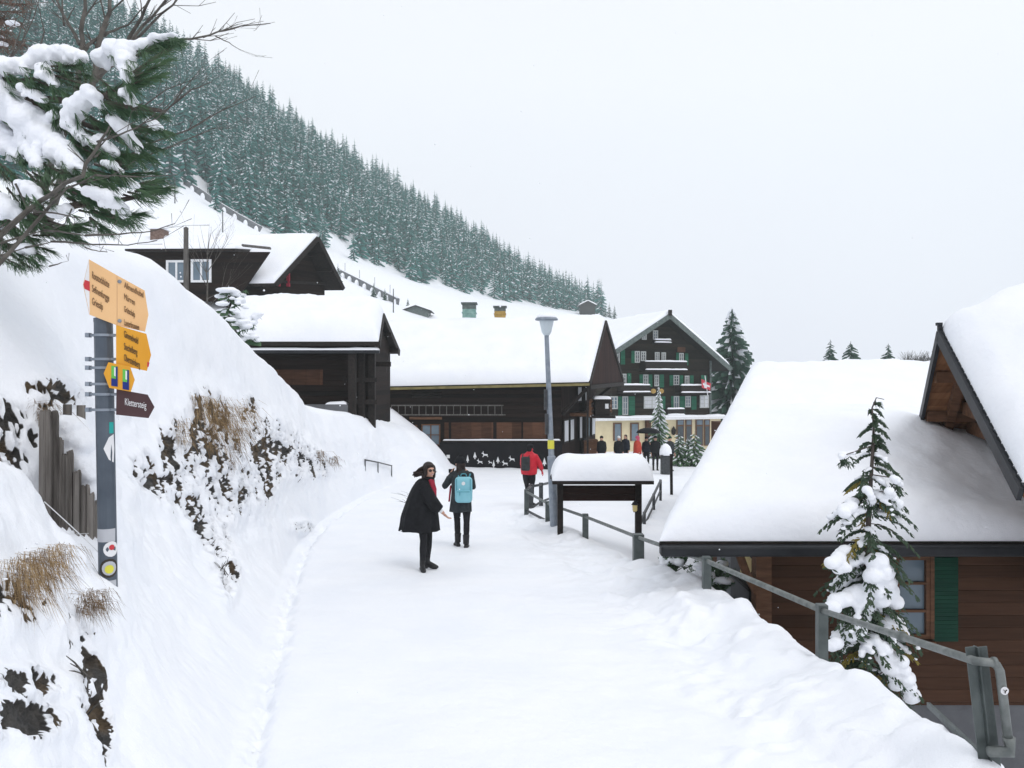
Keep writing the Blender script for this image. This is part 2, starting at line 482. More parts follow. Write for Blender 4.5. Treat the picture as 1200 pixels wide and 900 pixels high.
M['black_cloth'] = noisy("black_wool", (0.005, 0.0055, 0.007), (0.012, 0.0125, 0.015), 14, 0.9, 0.4, bscale=80)
M['legging'] = noisy("black_leggings", (0.007, 0.007, 0.009), (0.015, 0.015, 0.018), 10, 0.8, 0.2)
M['coat_grey'] = noisy("dark_grey_green_coat", (0.018, 0.022, 0.025), (0.038, 0.044, 0.047), 10, 0.9, 0.4, bscale=60)
M['navy'] = noisy("navy_cloth", (0.010, 0.013, 0.022), (0.022, 0.027, 0.042), 10, 0.85, 0.3)
M['red_jacket'] = noisy("red_ski_jacket", (0.50, 0.012, 0.028), (0.62, 0.025, 0.045), 6, 0.55, 0.3, bscale=12)
M['orange_jacket'] = noisy("orange_red_jacket", (0.52, 0.055, 0.035), (0.62, 0.085, 0.05), 6, 0.55, 0.3, bscale=12)
M['pink'] = noisy("pink_knit", (0.55, 0.07, 0.16), (0.66, 0.13, 0.22), 12, 0.9, 0.3)
M['scarf'] = noisy("dark_red_scarf", (0.22, 0.012, 0.03), (0.36, 0.03, 0.055), 16, 0.9, 0.4)
M['turquoise'] = noisy("turquoise_canvas", (0.20, 0.48, 0.56), (0.26, 0.55, 0.63), 5, 0.75, 0.2, bscale=60)
M['turquoise_dark'] = noisy("turquoise_webbing", (0.06, 0.24, 0.30), (0.09, 0.30, 0.36), 8, 0.75, 0.2)
M['grey_pack'] = noisy("charcoal_backpack", (0.022, 0.025, 0.027), (0.045, 0.05, 0.052), 9, 0.8, 0.3)
M['lens'] = noisy("brown_sunglass_lens", (0.02, 0.012, 0.01), (0.03, 0.018, 0.014), 3, 0.12, 0, spec=0.6)
M['boot'] = noisy("black_boot_leather", (0.010, 0.010, 0.011), (0.022, 0.021, 0.022), 12, 0.45, 0.2)
M['lamp_white'] = noisy("frosted_lamp_glass", (0.55, 0.62, 0.66), (0.62, 0.69, 0.73), 3, 0.35, 0)
M['stone'] = noisy("dark_stone", (0.02, 0.021, 0.022), (0.09, 0.085, 0.08), 5, 0.85, 0.9, bscale=12, dist=0.08)
M['flag_red'] = noisy("faded_red_flag", (0.48, 0.05, 0.07), (0.56, 0.08, 0.1), 4, 0.8, 0.1)

def glass(name, c, rough=0.08):
    m, nt, N, L, b = newmat(name)
    tc = N.new("ShaderNodeTexCoord"); n = N.new("ShaderNodeTexNoise"); n.inputs['Scale'].default_value = 2.5
    L.new(tc.outputs['Object'], n.inputs['Vector'])
    r = N.new("ShaderNodeValToRGB")
    r.color_ramp.elements[0].color = c4(c); r.color_ramp.elements[1].color = c4([x * 1.8 for x in c])
    L.new(n.outputs['Fac'], r.inputs['Fac']); L.new(r.outputs['Color'], b.inputs['Base Color'])
    b.inputs['Roughness'].default_value = rough
    b.inputs['Specular IOR Level'].default_value = 0.4
    return m
M['glass'] = glass("window_glass", (0.035, 0.045, 0.052), .2)
M['glass_blue'] = glass("blue_grey_window_glass", (0.10, 0.135, 0.165))
m_, nt_, N_, L_, b_ = newmat("warm_lantern_glow")
b_.inputs['Base Color'].default_value = (0.5, 0.4, 0.15, 1)
b_.inputs['Emission Color'].default_value = (1.0, 0.85, 0.5, 1); b_.inputs['Emission Strength'].default_value = 0.12
M['lantern_glow'] = m_

# ------------------------------------------------------------------ the setting: snow-covered ground of the village
def zp(d): return -0.0516 * d
# each row: depth, [left side: toe of the bank outwards to the hillside], [right side: road edge, rail berm, ditch ... far right]
ROWS = [
 (0.7, [(-1.05,-.05),(-1.35,.25),(-1.6,.7),(-1.8,1.1),(-2.1,1.6),(-3.2,2.1),(-8,4),(-40,12)], [(1.5,-.05),(2.3,.15),(2.7,-.3),(3.3,-1.2),(4.2,-3.0),(9,-4.0),(40,-5)]),
 (3.0, [(-1.30,-.15),(-1.6,.15),(-1.85,.5),(-2.05,1.0),(-2.35,1.75),(-3.2,2.2),(-8,4),(-40,12)], [(1.62,-.15),(2.5,.13),(2.9,-.35),(3.5,-1.4),(4.4,-3.3),(9,-4.2),(40,-5)]),
 (4.2, [(-1.58,-.22),(-1.95,.10),(-2.2,.5),(-2.4,1.12),(-2.7,1.78),(-3.3,2.05),(-6,3.2),(-40,12)], [(1.70,-.22),(2.62,.10),(3.0,-.4),(3.6,-1.5),(4.5,-3.6),(9,-4.3),(40,-5)]),
 (4.75,[(-1.74,-.25),(-2.1,.25),(-2.35,.78),(-2.52,1.12),(-2.9,1.62),(-3.4,1.85),(-6,3.2),(-40,12)], [(1.72,-.25),(2.65,.08),(3.05,-.45),(3.6,-1.5),(4.5,-3.6),(9,-4.3),(40,-5)]),
 (5.2, [(-1.86,-.27),(-2.2,.25),(-2.5,.86),(-2.8,1.0),(-3.15,1.15),(-3.5,2.1),(-6,3.3),(-40,12)], [(1.75,-.27),(2.68,.06),(3.1,-.5),(3.6,-1.5),(4.5,-3.6),(9,-4.3),(40,-5)]),
 (5.7, [(-1.98,-.30),(-2.4,.2),(-2.75,.75),(-3.0,1.45),(-3.35,2.2),(-4.0,3.0),(-7,4.2),(-40,12)], [(1.78,-.29),(2.7,.02),(3.1,-.5),(3.6,-1.5),(4.5,-3.6),(9,-4.3),(40,-5)]),
 (6.5, [(-2.18,-.33),(-2.7,.15),(-3.1,.75),(-3.4,1.55),(-3.75,2.6),(-4.3,3.3),(-7,4.4),(-40,12)], [(1.8,-.33),(2.72,-.06),(3.1,-.55),(3.6,-1.5),(4.5,-3.5),(9,-4.3),(40,-5)]),
 (8.0, [(-2.5,-.41),(-3.0,.05),(-3.44,.57),(-3.87,1.25),(-4.1,2.2),(-4.45,3.62),(-6.5,4.1),(-40,12)], [(1.72,-.41),(2.58,-.17),(3.0,-.6),(3.5,-1.4),(4.5,-3.3),(9,-4.3),(40,-5)]),
 (10., [(-3.0,-.52),(-3.4,-.15),(-3.66,.2),(-3.87,1.02),(-4.03,1.88),(-4.41,3.80),(-6.5,4.2),(-40,12)], [(1.45,-.52),(2.28,-.27),(2.7,-.5),(3.1,-.75),(4.4,-2.3),(9,-4.3),(40,-5)]),
 (12.5,[(-3.55,-.645),(-3.72,-.25),(-3.9,.18),(-4.03,.99),(-4.17,1.8),(-4.5,3.28),(-6.5,3.8),(-40,12)], [(1.1,-.645),(1.95,-.56),(2.4,-.92),(3.2,-1.25),(4.4,-1.9),(9,-3.0),(40,-5)]),
 (15., [(-4.0,-.77),(-4.1,-.3),(-4.2,.26),(-4.27,1.0),(-4.40,1.7),(-4.68,2.72),(-6.8,3.3),(-40,12)], [(.6,-.77),(1.36,-.68),(2.0,-.98),(3.0,-1.3),(4.4,-1.6),(9,-2.6),(40,-5)]),
 (18., [(-4.35,-.93),(-4.4,-.5),(-4.45,.07),(-4.55,.7),(-4.7,1.3),(-4.95,2.16),(-7,2.9),(-40,12)], [(-.15,-.93),(.55,-.75),(1.2,-.98),(3.0,-1.12),(4.6,-1.3),(9,-2.4),(40,-5)]),
 (21., [(-4.5,-1.08),(-4.65,-.75),(-4.85,-.28),(-4.9,.2),(-5.05,.8),(-5.35,1.5),(-7.5,2.4),(-40,12)], [(-.5,-1.08),(.4,-1.06),(1.6,-1.08),(3.2,-1.1),(5.0,-1.2),(9,-2.2),(40,-5)]),
 (25., [(-4.6,-1.29),(-4.65,-1.1),(-4.72,-.76),(-4.82,-.3),(-5.0,.45),(-5.4,1.32),(-8,1.7),(-40,13)], [(-.5,-1.29),(.8,-1.29),(2.0,-1.29),(4.,-1.3),(6.0,-1.4),(10,-2.2),(40,-5)]),
 (30., [(-4.3,-1.50),(-4.45,-1.2),(-4.6,-.6),(-4.75,-.2),(-5.0,.6),(-5.4,.98),(-8.5,1.4),(-40,13)], [(-.5,-1.53),(1,-1.53),(3,-1.53),(5,-1.55),(7,-1.6),(12,-2.2),(40,-5)]),
 (34., [(-2.7,-1.66),(-2.95,-1.35),(-3.2,-.85),(-3.6,-.35),(-4.1,.15),(-4.8,.46),(-9,1.3),(-40,13)], [(0,-1.68),(1.5,-1.70),(3.5,-1.72),(6,-1.76),(8,-1.8),(13,-2.2),(40,-5)]),
 (37., [(-2.6,-1.75),(-2.85,-1.5),(-3.1,-1.1),(-3.4,-.7),(-4.0,-.1),(-5.0,.25),(-9,1.3),(-40,14)], [(0,-1.80),(1.5,-1.85),(3.5,-1.9),(6,-1.95),(8,-2.0),(13,-2.2),(40,-5)]),
 (45., [(-3,-2.1),(-4,-2.0),(-5,-1.6),(-6,-.8),(-7,.8),(-9.5,4.0),(-14,6.8),(-45,16)], [(0,-2.3),(2,-2.35),(5,-2.4),(9,-2.4),(13,-2.5),(18,-2.7),(50,-5)]),
 (64., [(-4,-3.2),(-5,-3.0),(-6,-2.2),(-8,0),(-11,3.5),(-15,6.5),(-22,10),(-60,26)], [(0,-3.4),(3,-3.4),(7,-3.4),(13,-3.4),(18,-3.4),(24,-3.5),(70,-6)]),
 (100.,[(-4,-5.2),(-5,-5),(-6,-4.6),(-8,-3.5),(-11,-1),(-15,2),(-22,7),(-60,26)], [(0,-5.2),(5,-5.2),(10,-5.2),(18,-5.2),(24,-5.2),(34,-5.2),(110,-8)]),
]
def _row_pts(row):
    d, Lp, Rp = row
    xl, zl = Lp[0]; xr, zr = Rp[0]
    mid = [(xl + (xr - xl) * t, zl + (zr - zl) * t - 0.0) for t in (0.1, 0.5, 0.88)]
    return np.array(list(reversed(Lp)) + mid + Rp)
_rd = np.array([r[0] for r in ROWS])
_rp = np.array([_row_pts(r) for r in ROWS])              # rows x K x 2
SEG = [10, 10, 26, 26, 30, 30, 30, 22, 16, 22, 18, 20, 14, 16, 14, 8, 8]
def profile(d):
    d = min(max(d, _rd[0]), _rd[-1])
    i = min(int(np.searchsorted(_rd, d)), len(_rd) - 1)
    i = max(i, 1)
    t = (d - _rd[i - 1]) / (_rd[i] - _rd[i - 1])
    return _rp[i - 1] * (1 - t) + _rp[i] * t
def dense(prof):
    out = []
    for k in range(len(prof) - 1):
        n = SEG[k] if k < len(SEG) else 8
        t = np.arange(n)[:, None] / n
        out.append(prof[k] * (1 - t) + prof[k + 1] * t)
    out.append(prof[-1][None])
    return np.concatenate(out)
depths = np.concatenate([np.geomspace(0.7, 2.4, 30)[:-1], np.geomspace(2.4, 19, 720)[:-1], np.geomspace(19, 45, 150)[:-1], np.geomspace(45, 100, 40)])
G = np.array([dense(profile(d)) for d in depths])         # rows x cols x 2  (X, Z)
nr, ncol = G.shape[:2]
for it in range(8):                                      # settle the lofted rows into soft snow
    A = G.copy()
    A[:, 1:-1] = 0.5 * G[:, 1:-1] + 0.25 * (G[:, :-2] + G[:, 2:])
    G = A.copy()
    w = 0.5
    A[1:-1] = (1 - w) * G[1:-1] + w * 0.5 * (G[:-2] + G[2:])
    G = A
GX, GZ = G[:, :, 0], G[:, :, 1]
GZ += 8.4 * np.exp(-(((GX - 41) / 13) ** 2 + ((depths[:, None] - 92) / 13) ** 2))   # the knoll behind the snow covered house
GY = np.repeat(depths[:, None], ncol, 1)
def gz(x, d):
    i = int(np.clip(np.searchsorted(depths, d), 1, nr - 1))
    t = np.clip((d - depths[i - 1]) / (depths[i] - depths[i - 1]), 0, 1)
    a = np.interp(x, GX[i - 1], GZ[i - 1]); b = np.interp(x, GX[i], GZ[i])
    return float(a * (1 - t) + b * t)

pos = np.stack([GX, GY, GZ], 2)
# face normals of the lofted grid
du = np.gradient(pos, axis=1); dv = np.gradient(pos, axis=0)
nrm = np.cross(du, dv); nrm /= np.linalg.norm(nrm, axis=2, keepdims=True) + 1e-9
flat = pos.reshape(-1, 3); nf = nrm.reshape(-1, 3)
pxv = 600 + flat[:, 0] / flat[:, 1] * FPX
pyv = 450 - (flat[:, 2] - CAMZ) / flat[:, 1] * FPX
dv_ = flat[:, 1]
# where rock and turf break through the snow of the bank (ellipses on the bank face)
bare = np.zeros(len(flat))
for (cx, cy, rx, ry, a, d0, d1) in [
    (172,558,30,30,1.0,6.5,12),(205,530,26,34,.85,7,13),(240,508,42,48,1.0,7.5,14),(268,565,45,42,1.0,8,15),(312,530,42,38,1.0,9,17),
    (345,540,32,24,.85,10,19),(378,545,26,13,1.1,10,21),(240,612,34,34,.75,7,13),(262,686,14,26,.9,6,12),(215,585,30,34,.62,6.5,13),(252,640,20,30,.66,6,12),(300,575,28,28,.62,8,16),(288,480,12,16,.8,9,15),(352,618,14,9,.7,8,18),
    (16,512,40,42,1.25,5.0,7),(60,470,40,26,.8,5.4,8),(130,470,26,24,.6,5.5,9),(34,800,46,18,1.0,3,5.2),(16,848,56,24,1.05,3,5.2),(105,812,20,60,.85,3,5.4),(90,735,26,26,.9,3,5.4),(30,700,45,34,.9,3,5.2),(120,860,16,40,.7,3,5.4)]:
    e = ((pxv - cx) / rx) ** 2 + ((pyv - cy) / ry) ** 2
    m = a * np.exp(-e * 0.9) * ((dv_ > d0) & (dv_ < d1))
    bare = np.maximum(bare, m)
tilt = np.stack([flat[:, 0] * 1.0 + flat[:, 2] * .35, flat[:, 1] * 1.0, flat[:, 2] * 1.0 - flat[:, 1] * .15], 1)
tilt = tilt + 0.10 * np.stack([fbm(tilt * 6.0, 3, 81), fbm(tilt * 6.0, 3, 82), fbm(tilt * 6.0, 3, 83)], 1)
nz1 = fbm(tilt * np.array([[12.0, 12.0, 6.5]]), 5, 3, 0.78)
nz2 = fbm(flat * 2.2, 3, 9)
rockness = sstep(0.33, 0.48, bare * (0.62 + 1.75 * nz1 + 0.75 * nz2))
rockness *= (bare > 0.08)
rock_soft = sstep(0.22, 0.62, bare * (0.62 + 1.5 * nz1 + 0.75 * nz2)) * (bare > 0.08)
# relief: soft drifts everywhere, clumps of clinging snow on the bank, lumps thrown up on the berm and at the road's left edge
col = np.arange(ncol)
cst = np.concatenate([[0], np.cumsum(SEG[:len(_rp[0]) - 1])])
kcol = np.interp(col, cst, np.arange(len(cst)))
K = np.repeat(kcol[None], nr, 0).ravel()
near = np.clip(dv_ / 8.0, 0.25, 1.5)
disp = 0.035 * fbm(flat * 0.9, 3, 21) * near + 0.012 * fbm(flat * 3.1, 3, 33)
face = np.exp(-((K - 4.5) / 1.9) ** 2) * (dv_ < 34)
disp += face * (0.11 * fbm(flat * 1.7, 4, 41) + 0.045 * fbm(flat * 5.0, 4, 47))
clump = sstep(0.05, 0.5, bare)
disp += clump * np.clip(dv_ / 8.0, .45, 1) * (0.09 * (1 - rock_soft) + 0.035 * fbm(flat * 8.0, 3, 51) * (1 - rock_soft) + rock_soft * (0.11 * np.abs(fbm(tilt * np.array([[3.5, 3.5, 9.0]]), 4, 53)) - .03))
berm = 1.35 * np.exp(-((K - 11.4) / 1.15) ** 2) * (dv_ < 20)
disp += berm * (0.12 * fbm(flat * 1.5, 3, 61) + 0.09 * np.maximum(0, fbm(flat * 4.0, 3, 63)) - 0.07 * np.maximum(0, fbm(flat * 3.1, 2, 65)))
edge = np.exp(-((K - 7.45) / 0.16) ** 2) * (dv_ < 24)
disp += edge * (-0.075 + 0.17 * fbm(flat * 7.0, 4, 71))
road = np.exp(-((K - 9.0) / 1.2) ** 4)
disp -= road * (0.02 * np.maximum(0, fbm(flat * np.array([[2.2, .9, 1]]), 3, 77)) + 0.01 * np.maximum(0, fbm(flat * 5, 2, 78)))
flat = flat + nf * disp[:, None]
flat[:, 2] += 0.09 * np.exp(-(((flat[:, 0] + 2.58) / .24) ** 2 + ((flat[:, 1] - 4.93) / .22) ** 2))   # snow drifted round the foot of the signpost
idx = np.arange(nr * ncol).reshape(nr, ncol)
F = np.stack([idx[:-1, :-1], idx[:-1, 1:], idx[1:, 1:], idx[1:, :-1]], 2).reshape(-1, 4)
me = np_mesh("snow_ground", flat, F, smooth=True)
at = me.attributes.new("bare", 'FLOAT', 'POINT')
at.data.foreach_set("value", rockness.astype(np.float32))
tag(link_mesh("snow_ground", me, [M['ground']]), kind='structure')
del G, pos, nrm, du, dv

# mountainside: columns of (px, forest edge pixel y and depth, crest pixel y and depth, height of the meadow at depth 100)
MT = np.array([
 (-420, 60, 100, -330, 220, 34), (-200, 110, 115, -230, 240, 28), (0, 190, 140, -60, 260, 22), (100, 203, 155, -12, 265, 19), (215, 216, 170, 54, 272, 15),
 (300, 258, 190, 111, 282, 11.5), (400, 297, 215, 179, 300, 8), (480, 325, 240, 229, 315, 6), (530, 339, 260, 260, 325, 5), (600, 353, 290, 308, 338, 2),
 (640, 360, 305, 334, 344, 0), (675, 365, 318, 357, 345, -2), (720, 372, 328, 374, 346, -4), (790, 405, 330, 405, 350, -6), (900, 462, 330, 462, 350, -8), (1300, 470, 340, 470, 352, -9), (1800, 470, 340, 470, 352, -9)], dtype=float)
def mcol(px):
    return [np.interp(px, MT[:, 0], MT[:, i]) for i in range(1, 6)]
def mz(px, d):
    by, bd, cy, cd, z100 = mcol(px)
    bz = CAMZ - (by - 450) / FPX * bd; cz = CAMZ - (cy - 450) / FPX * cd
    zn = np.interp(px, [-400, 0, 215, 300, 400, 500, 600, 800, 1800], [20, 14, 9, 6.5, 3, -1.5, -3.6, -4.5, -8])
    return np.interp(d, [58, 100, bd, cd, cd + 60, cd + 400], [zn, z100, bz, cz, max(cz - 12, -8), max(cz - 150, -8.5)])
pxs = np.linspace(-420, 1800, 240)
ds = np.concatenate([np.linspace(58, 350, 110), np.linspace(360, 640, 10)])
V = np.array([[(p - 600) / FPX * d, d, float(mz(p, d))] for d in ds for p in pxs])
V = V.reshape(len(ds), len(pxs), 3)
for it in range(2):
    V[1:-1, 1:-1, 2] = 0.25 * (V[:-2, 1:-1, 2] + V[2:, 1:-1, 2] + V[1:-1, :-2, 2] + V[1:-1, 2:, 2])
MV = V.copy()
V = V.reshape(-1, 3)
V[:, 2] += 1.0 * fbm(V * 0.035, 4, 5) + 0.25 * fbm(V * 0.2, 3, 6)
idx = np.arange(len(V)).reshape(len(ds), len(pxs))
F = np.stack([idx[:-1, :-1], idx[:-1, 1:], idx[1:, 1:], idx[1:, :-1]], 2).reshape(-1, 4)
tag(link_mesh("mountain_slope", np_mesh("mountain_slope", V, F, smooth=True), [M['snow']]), kind='structure')
def msurf(px, d):
    """height of the mountainside mesh"""
    i = np.interp(d, ds, np.arange(len(ds))); j = np.interp(px, pxs, np.arange(len(pxs)))
    i0, j0 = int(min(i, len(ds) - 2)), int(min(j, len(pxs) - 2)); fi, fj = i - i0, j - j0
    W = V.reshape(len(ds), len(pxs), 3)[:, :, 2]
    return float((1-fi)*((1-fj)*W[i0, j0] + fj*W[i0, j0+1]) + fi*((1-fj)*W[i0+1, j0] + fj*W[i0+1, j0+1]))
def mpoint(px, py, dmin=70):
    """the point of the mountainside seen at pixel (px, py)"""
    bd = mcol(px)[1]
    best = None
    for d in np.linspace(bd * 1.05, dmin, 200):
        y = 450 - (msurf(px, d) - CAMZ) / d * FPX
        if best is None or abs(y - py) < best[0]: best = (abs(y - py), d)
        if y > py + 2: break
    d = best[1]
    return Vector(((px - 600) / FPX * d, d, msurf(px, d)))
# the valley floor out to the fog
g = MB(); S = 600
g.add([(-S, -60, -9.5), (S, -60, -9.5), (S, 700, -10), (-S, 700, -10)], [(0, 1, 2, 3)])
tag(g.build("valley_floor", M['snow']), kind='structure')

def ghit(px, py, d0=2.6, d1=60.0):
    """the point of the snow ground first seen at pixel (px, py)"""
    for d in np.arange(d0, d1, .04):
        x = (px - 600) / FPX * d
        if CAMZ - (py - 450) / FPX * d <= gz(x, d): return Vector((x, d, gz(x, d)))
    return P(px, py, d1)
# ------------------------------------------------------------------ snow on roofs
def roof_snow(name, lineL, lineR, T, parent, r=0.4, nu=70, nv=44, amp=0.035, seed=0, flags=(1, 1, 1, 1), smooth_iter=3, sag=0.0, lump=None):
    """one rounded blanket of snow over the roof line (front eave .. ridge .. back eave) given at its left and right end"""
    def samp(line):
        pts = np.array([list(p) for p in line], dtype=float)
        s = np.concatenate([[0], np.cumsum(np.linalg.norm(np.diff(pts, axis=0), axis=1))])
        t = (0.5 - 0.5 * np.cos(np.pi * np.arange(nv) / (nv - 1))) * s[-1]
        q = np.stack([np.interp(t, s, pts[:, i]) for i in range(3)], 1)
        base = q.copy()
        for _ in range(smooth_iter):
            q[1:-1] = 0.5 * q[1:-1] + 0.25 * (q[:-2] + q[2:])
        q[:, 2] = np.maximum(q[:, 2], base[:, 2] - 0.05)
        return q, t, s[-1]
    qL, tL, LL = samp(lineL); qR, tR, LR = samp(lineR)
    u = 0.5 - 0.5 * np.cos(np.pi * np.arange(nu) / (nu - 1))
    Pp = qL[None] * (1 - u)[:, None, None] + qR[None] * u[:, None, None]
    Lu = np.linalg.norm(qL - qR, axis=1).mean()
    Lv = LL
    tv = tL / LL
    rd = lambda e: np.sqrt(np.clip(1 - (1 - np.minimum(e / r, 1)) ** 2, 0, 1))
    one_u, one_v = np.ones(nu), np.ones(nv)
    hu = (rd(u * Lu) if flags[0] else one_u) * (rd((1 - u) * Lu) if flags[1] else one_u)
    hv = (rd(tv * Lv) if flags[2] else one_v) * (rd((1 - tv) * Lv) if flags[3] else one_v)
    flat = Pp.reshape(-1, 3)
    H = T * hu[:, None] * hv[None, :] * (1 + .16 * fbm(flat * 1.1 + seed, 3, seed + 9).reshape(nu, nv) + .07 * fbm(flat * 4.5, 2, seed + 3).reshape(nu, nv))
    n = fbm(flat * 0.7 + seed * 7.3, 3, seed).reshape(nu, nv)
    n2 = fbm(flat * 2.6 + seed * 3.1, 3, seed + 5).reshape(nu, nv)
    edge = np.clip(H / T, 0, 1)
    top = Pp.copy()
    top[:, :, 2] += H + edge * (amp * n + amp * 0.45 * n2) + 0.012
    if lump is not None:
        top[:, :, 2] += edge * lump(Pp[:, :, 0], Pp[:, :, 1])
    bot = Pp.copy(); bot[:, :, 2] += 0.008
    Vv = np.concatenate([top.reshape(-1, 3), bot.reshape(-1, 3)])
    idx = np.arange(nu * nv).reshape(nu, nv)
    F1 = np.stack([idx[:-1, :-1], idx[1:, :-1], idx[1:, 1:], idx[:-1, 1:]], 2).reshape(-1, 4)
    F2 = F1[:, ::-1] + nu * nv
    b = list(idx[:, 0]) + list(idx[-1, 1:]) + list(idx[-2::-1, -1]) + list(idx[0, -2:0:-1])
    F3 = np.array([[b[i], b[i - 1], b[i - 1] + nu * nv, b[i] + nu * nv] for i in range(len(b))])
    org = Vector((0, 0, 0))
    if parent is not None:
        org = Vector(parent.location)
        if parent.parent is not None: org += Vector(parent.parent.location)
    Vv = Vv - np.array(list(org))
    return link_mesh(name, np_mesh(name, Vv, np.concatenate([F1, F2, F3]), smooth=True), [M['snow']], parent)

def snow_clumps(name, blobs, parent, voxel=0.02, amp=0.0, world_org=None):
    """blobs of snow melted together into one soft mass: list of (centre, radii)"""
    mb = MB()
    for c, r in blobs: mb.blob(c, r, 2)
    org = Vector(parent.location) if parent is not None else Vector((0, 0, 0))
    if parent is not None and parent.parent is not None: org += Vector(parent.parent.location)
    me0 = mb.mesh(name, org)
    o = bpy.data.objects.new(name, me0); COL.objects.link(o)
    rm = o.modifiers.new("r", 'REMESH'); rm.mode = 'VOXEL'; rm.voxel_size = voxel
    sm = o.modifiers.new("s", 'SMOOTH'); sm.factor = 0.5; sm.iterations = 3
    me = evaluated(o)
    bpy.data.objects.remove(o)
    n = len(me.vertices)
    co = np.empty(n * 3); me.vertices.foreach_get("co", co); co = co.reshape(-1, 3)
    if amp:
        nn = np.empty(n * 3); me.vertices.foreach_get("normal", nn); nn = nn.reshape(-1, 3)
        co = co + nn * (amp * fbm((co + np.array(list(org))) * 14, 3, 3))[:, None]
        me.vertices.foreach_set("co", co.ravel().astype(np.float32))
    me.polygons.foreach_set("use_smooth", [True] * len(me.polygons))
    me.update()
    return link_mesh(name, me, [M['snow']], parent)

def lerp(a, b, t): return Vector(a) * (1 - t) + Vector(b) * t

# ------------------------------------------------------------------ the long dark barn with the ladder
ER, RR, FR = P(690.8, 448, 38), P(709.5, 377, 42.5), P(730, 445, 47)
EL = Vector((-9.6, 39.1, P(425, 455, 39.1).z)); sh = EL - ER
RL, FL = RR + sh, FR + sh
barn = thing("long_barn", (-2, 40, -1.9), "long dark timber barn with thick snow roof and ladder hung along its front wall", "barn")
mb = MB(); dn = Vector((0, 0, -.16))
mb.sheet([EL, ER, RR, RL], .16); mb.sheet([RL, RR, FR, FL], .16)
mb.build("roof", M['dark_wood'], barn)
up = Vector((0, 0, .01))
roof_snow("roof_snow", [EL + up, RL + up, FL + up], [ER + up, RR + up, FR + up], .52, barn, r=.5, nu=90, nv=60, seed=1, amp=.05)
mb = MB(); mb.bar(EL + Vector((0, -.06, -.10)), ER + Vector((0, -.06, -.10)), .12, .12)
mb.build("gutter", M['yellow_trim'], barn)
wy = 38.95
ex = lambda px, d=wy: (px - 600) / FPX * d
ez = lambda py, d=wy: CAMZ - (py - 450) / FPX * d
xc = ex(658)
zb, zt = -2.1, 2.30
gd = Vector((2.86, 9, 0)).normalized()
mb = MB()
W0 = Vector((xc, wy, zb)); W1 = W0 + gd * 8.2
mb.prism([(-9.0, wy, zb), (xc, wy, zb), (xc, wy, zt), (-9.0, wy, zt - .25)], (0, .16, 0))
mb.build("wall", M['dark_plank'], barn)
mb = MB()
mb.prism([W0 + Vector((-.02, .17, 0)), W1, W1 + Vector((0, 0, zt - zb + .3)), W0 + Vector((-.02, .17, zt - zb))], Vector((-gd.y, gd.x, 0)) * .16)
mb.build("wall", M['dark_vert'], barn)
# tall boarded gable out at the verge, with its bottom beam and strut
mb = MB()
gi = Vector((-.12, .05, -.2))
a, b_, c = ER + Vector((.0, .35, -.12)), RR + Vector((-.02, 0, -.2)), FR + Vector((-.08, -.35, -.12))
mb.prism([a, b_, c], (-.12, .04, 0))
mb.build("gable", M['gable_vert'], barn)
mb = MB()
mb.bar(ER + Vector((.02, .02, -.06)), RR + Vector((.03, 0, -.02)), .08, .22); mb.bar(RR + Vector((.03, 0, -.02)), FR + Vector((.02, 0, -.06)), .08, .22)
mb.bar(a + Vector((0, 0, -.12)), c + Vector((0, 0, -.12)), .2, .2)
mb.build("bargeboard", M['dark_wood'], barn)
mb = MB()
sa = W0 + gd * 5.5
mb.bar(Vector((sa.x, sa.y, .9)), lerp(a, c, .62) + Vector((0, 0, -.2)), .14); mb.build('strut', M['dark_wood'], barn); mb = MB()
mb.bar(Vector((xc + .05, wy + .2, .7)), a + Vector((-.1, 0, -.2)), .14)
mb.build("strut", M['dark_wood'], barn)
mb = MB(); mb.bar(a + Vector((-.05, .05, -.15)), Vector((a.x - .05, a.y + .05, zb)), .09); mb.build("post", M['dark_wood'], barn)
mb = MB()
mb.bar(W0 + gd * 4.3 + Vector((.1, 0, 0)), W0 + gd * 4.3 + Vector((.1, 0, 4.2)), .2)
mb.build("post", M['dark_wood'], barn)
# front wall details
fy = wy - .02
mb = MB()
for k in range(6):
    mb.box((ex(500), fy - .03, ez(447 + k * 3.6)), (ex(516) - ex(482), .06, .09), Matrix.Rotation(R(-25), 3, 'X'))
mb.build("louvre", M['dark_wood'], barn)
mb = MB()
lz0, lz1, lx0, lx1 = ez(486), ez(475), ex(454), ex(590)
mb.bar((lx0, fy - .12, lz0), (lx1 + .1, fy - .12, lz0), .05, .06); mb.bar((lx0 + .2, fy - .12, lz1), (lx1, fy - .12, lz1), .05, .06)
for k in range(17):
    x = lx0 + .22 + k * (lx1 - lx0 - .3) / 16
    mb.bar((x, fy - .12, lz0), (x, fy - .12, lz1), .035)
tag(mb.build("ladder", M['old_wood']), "long wooden ladder hung sideways on the front wall of the dark barn", "ladder")
mb = MB()
mb.box(((ex(480) + ex(518)) / 2, fy - .02, ez(490)), (ex(518) - ex(480), .08, .12))
mb.build("lintel", M['beam'], barn)
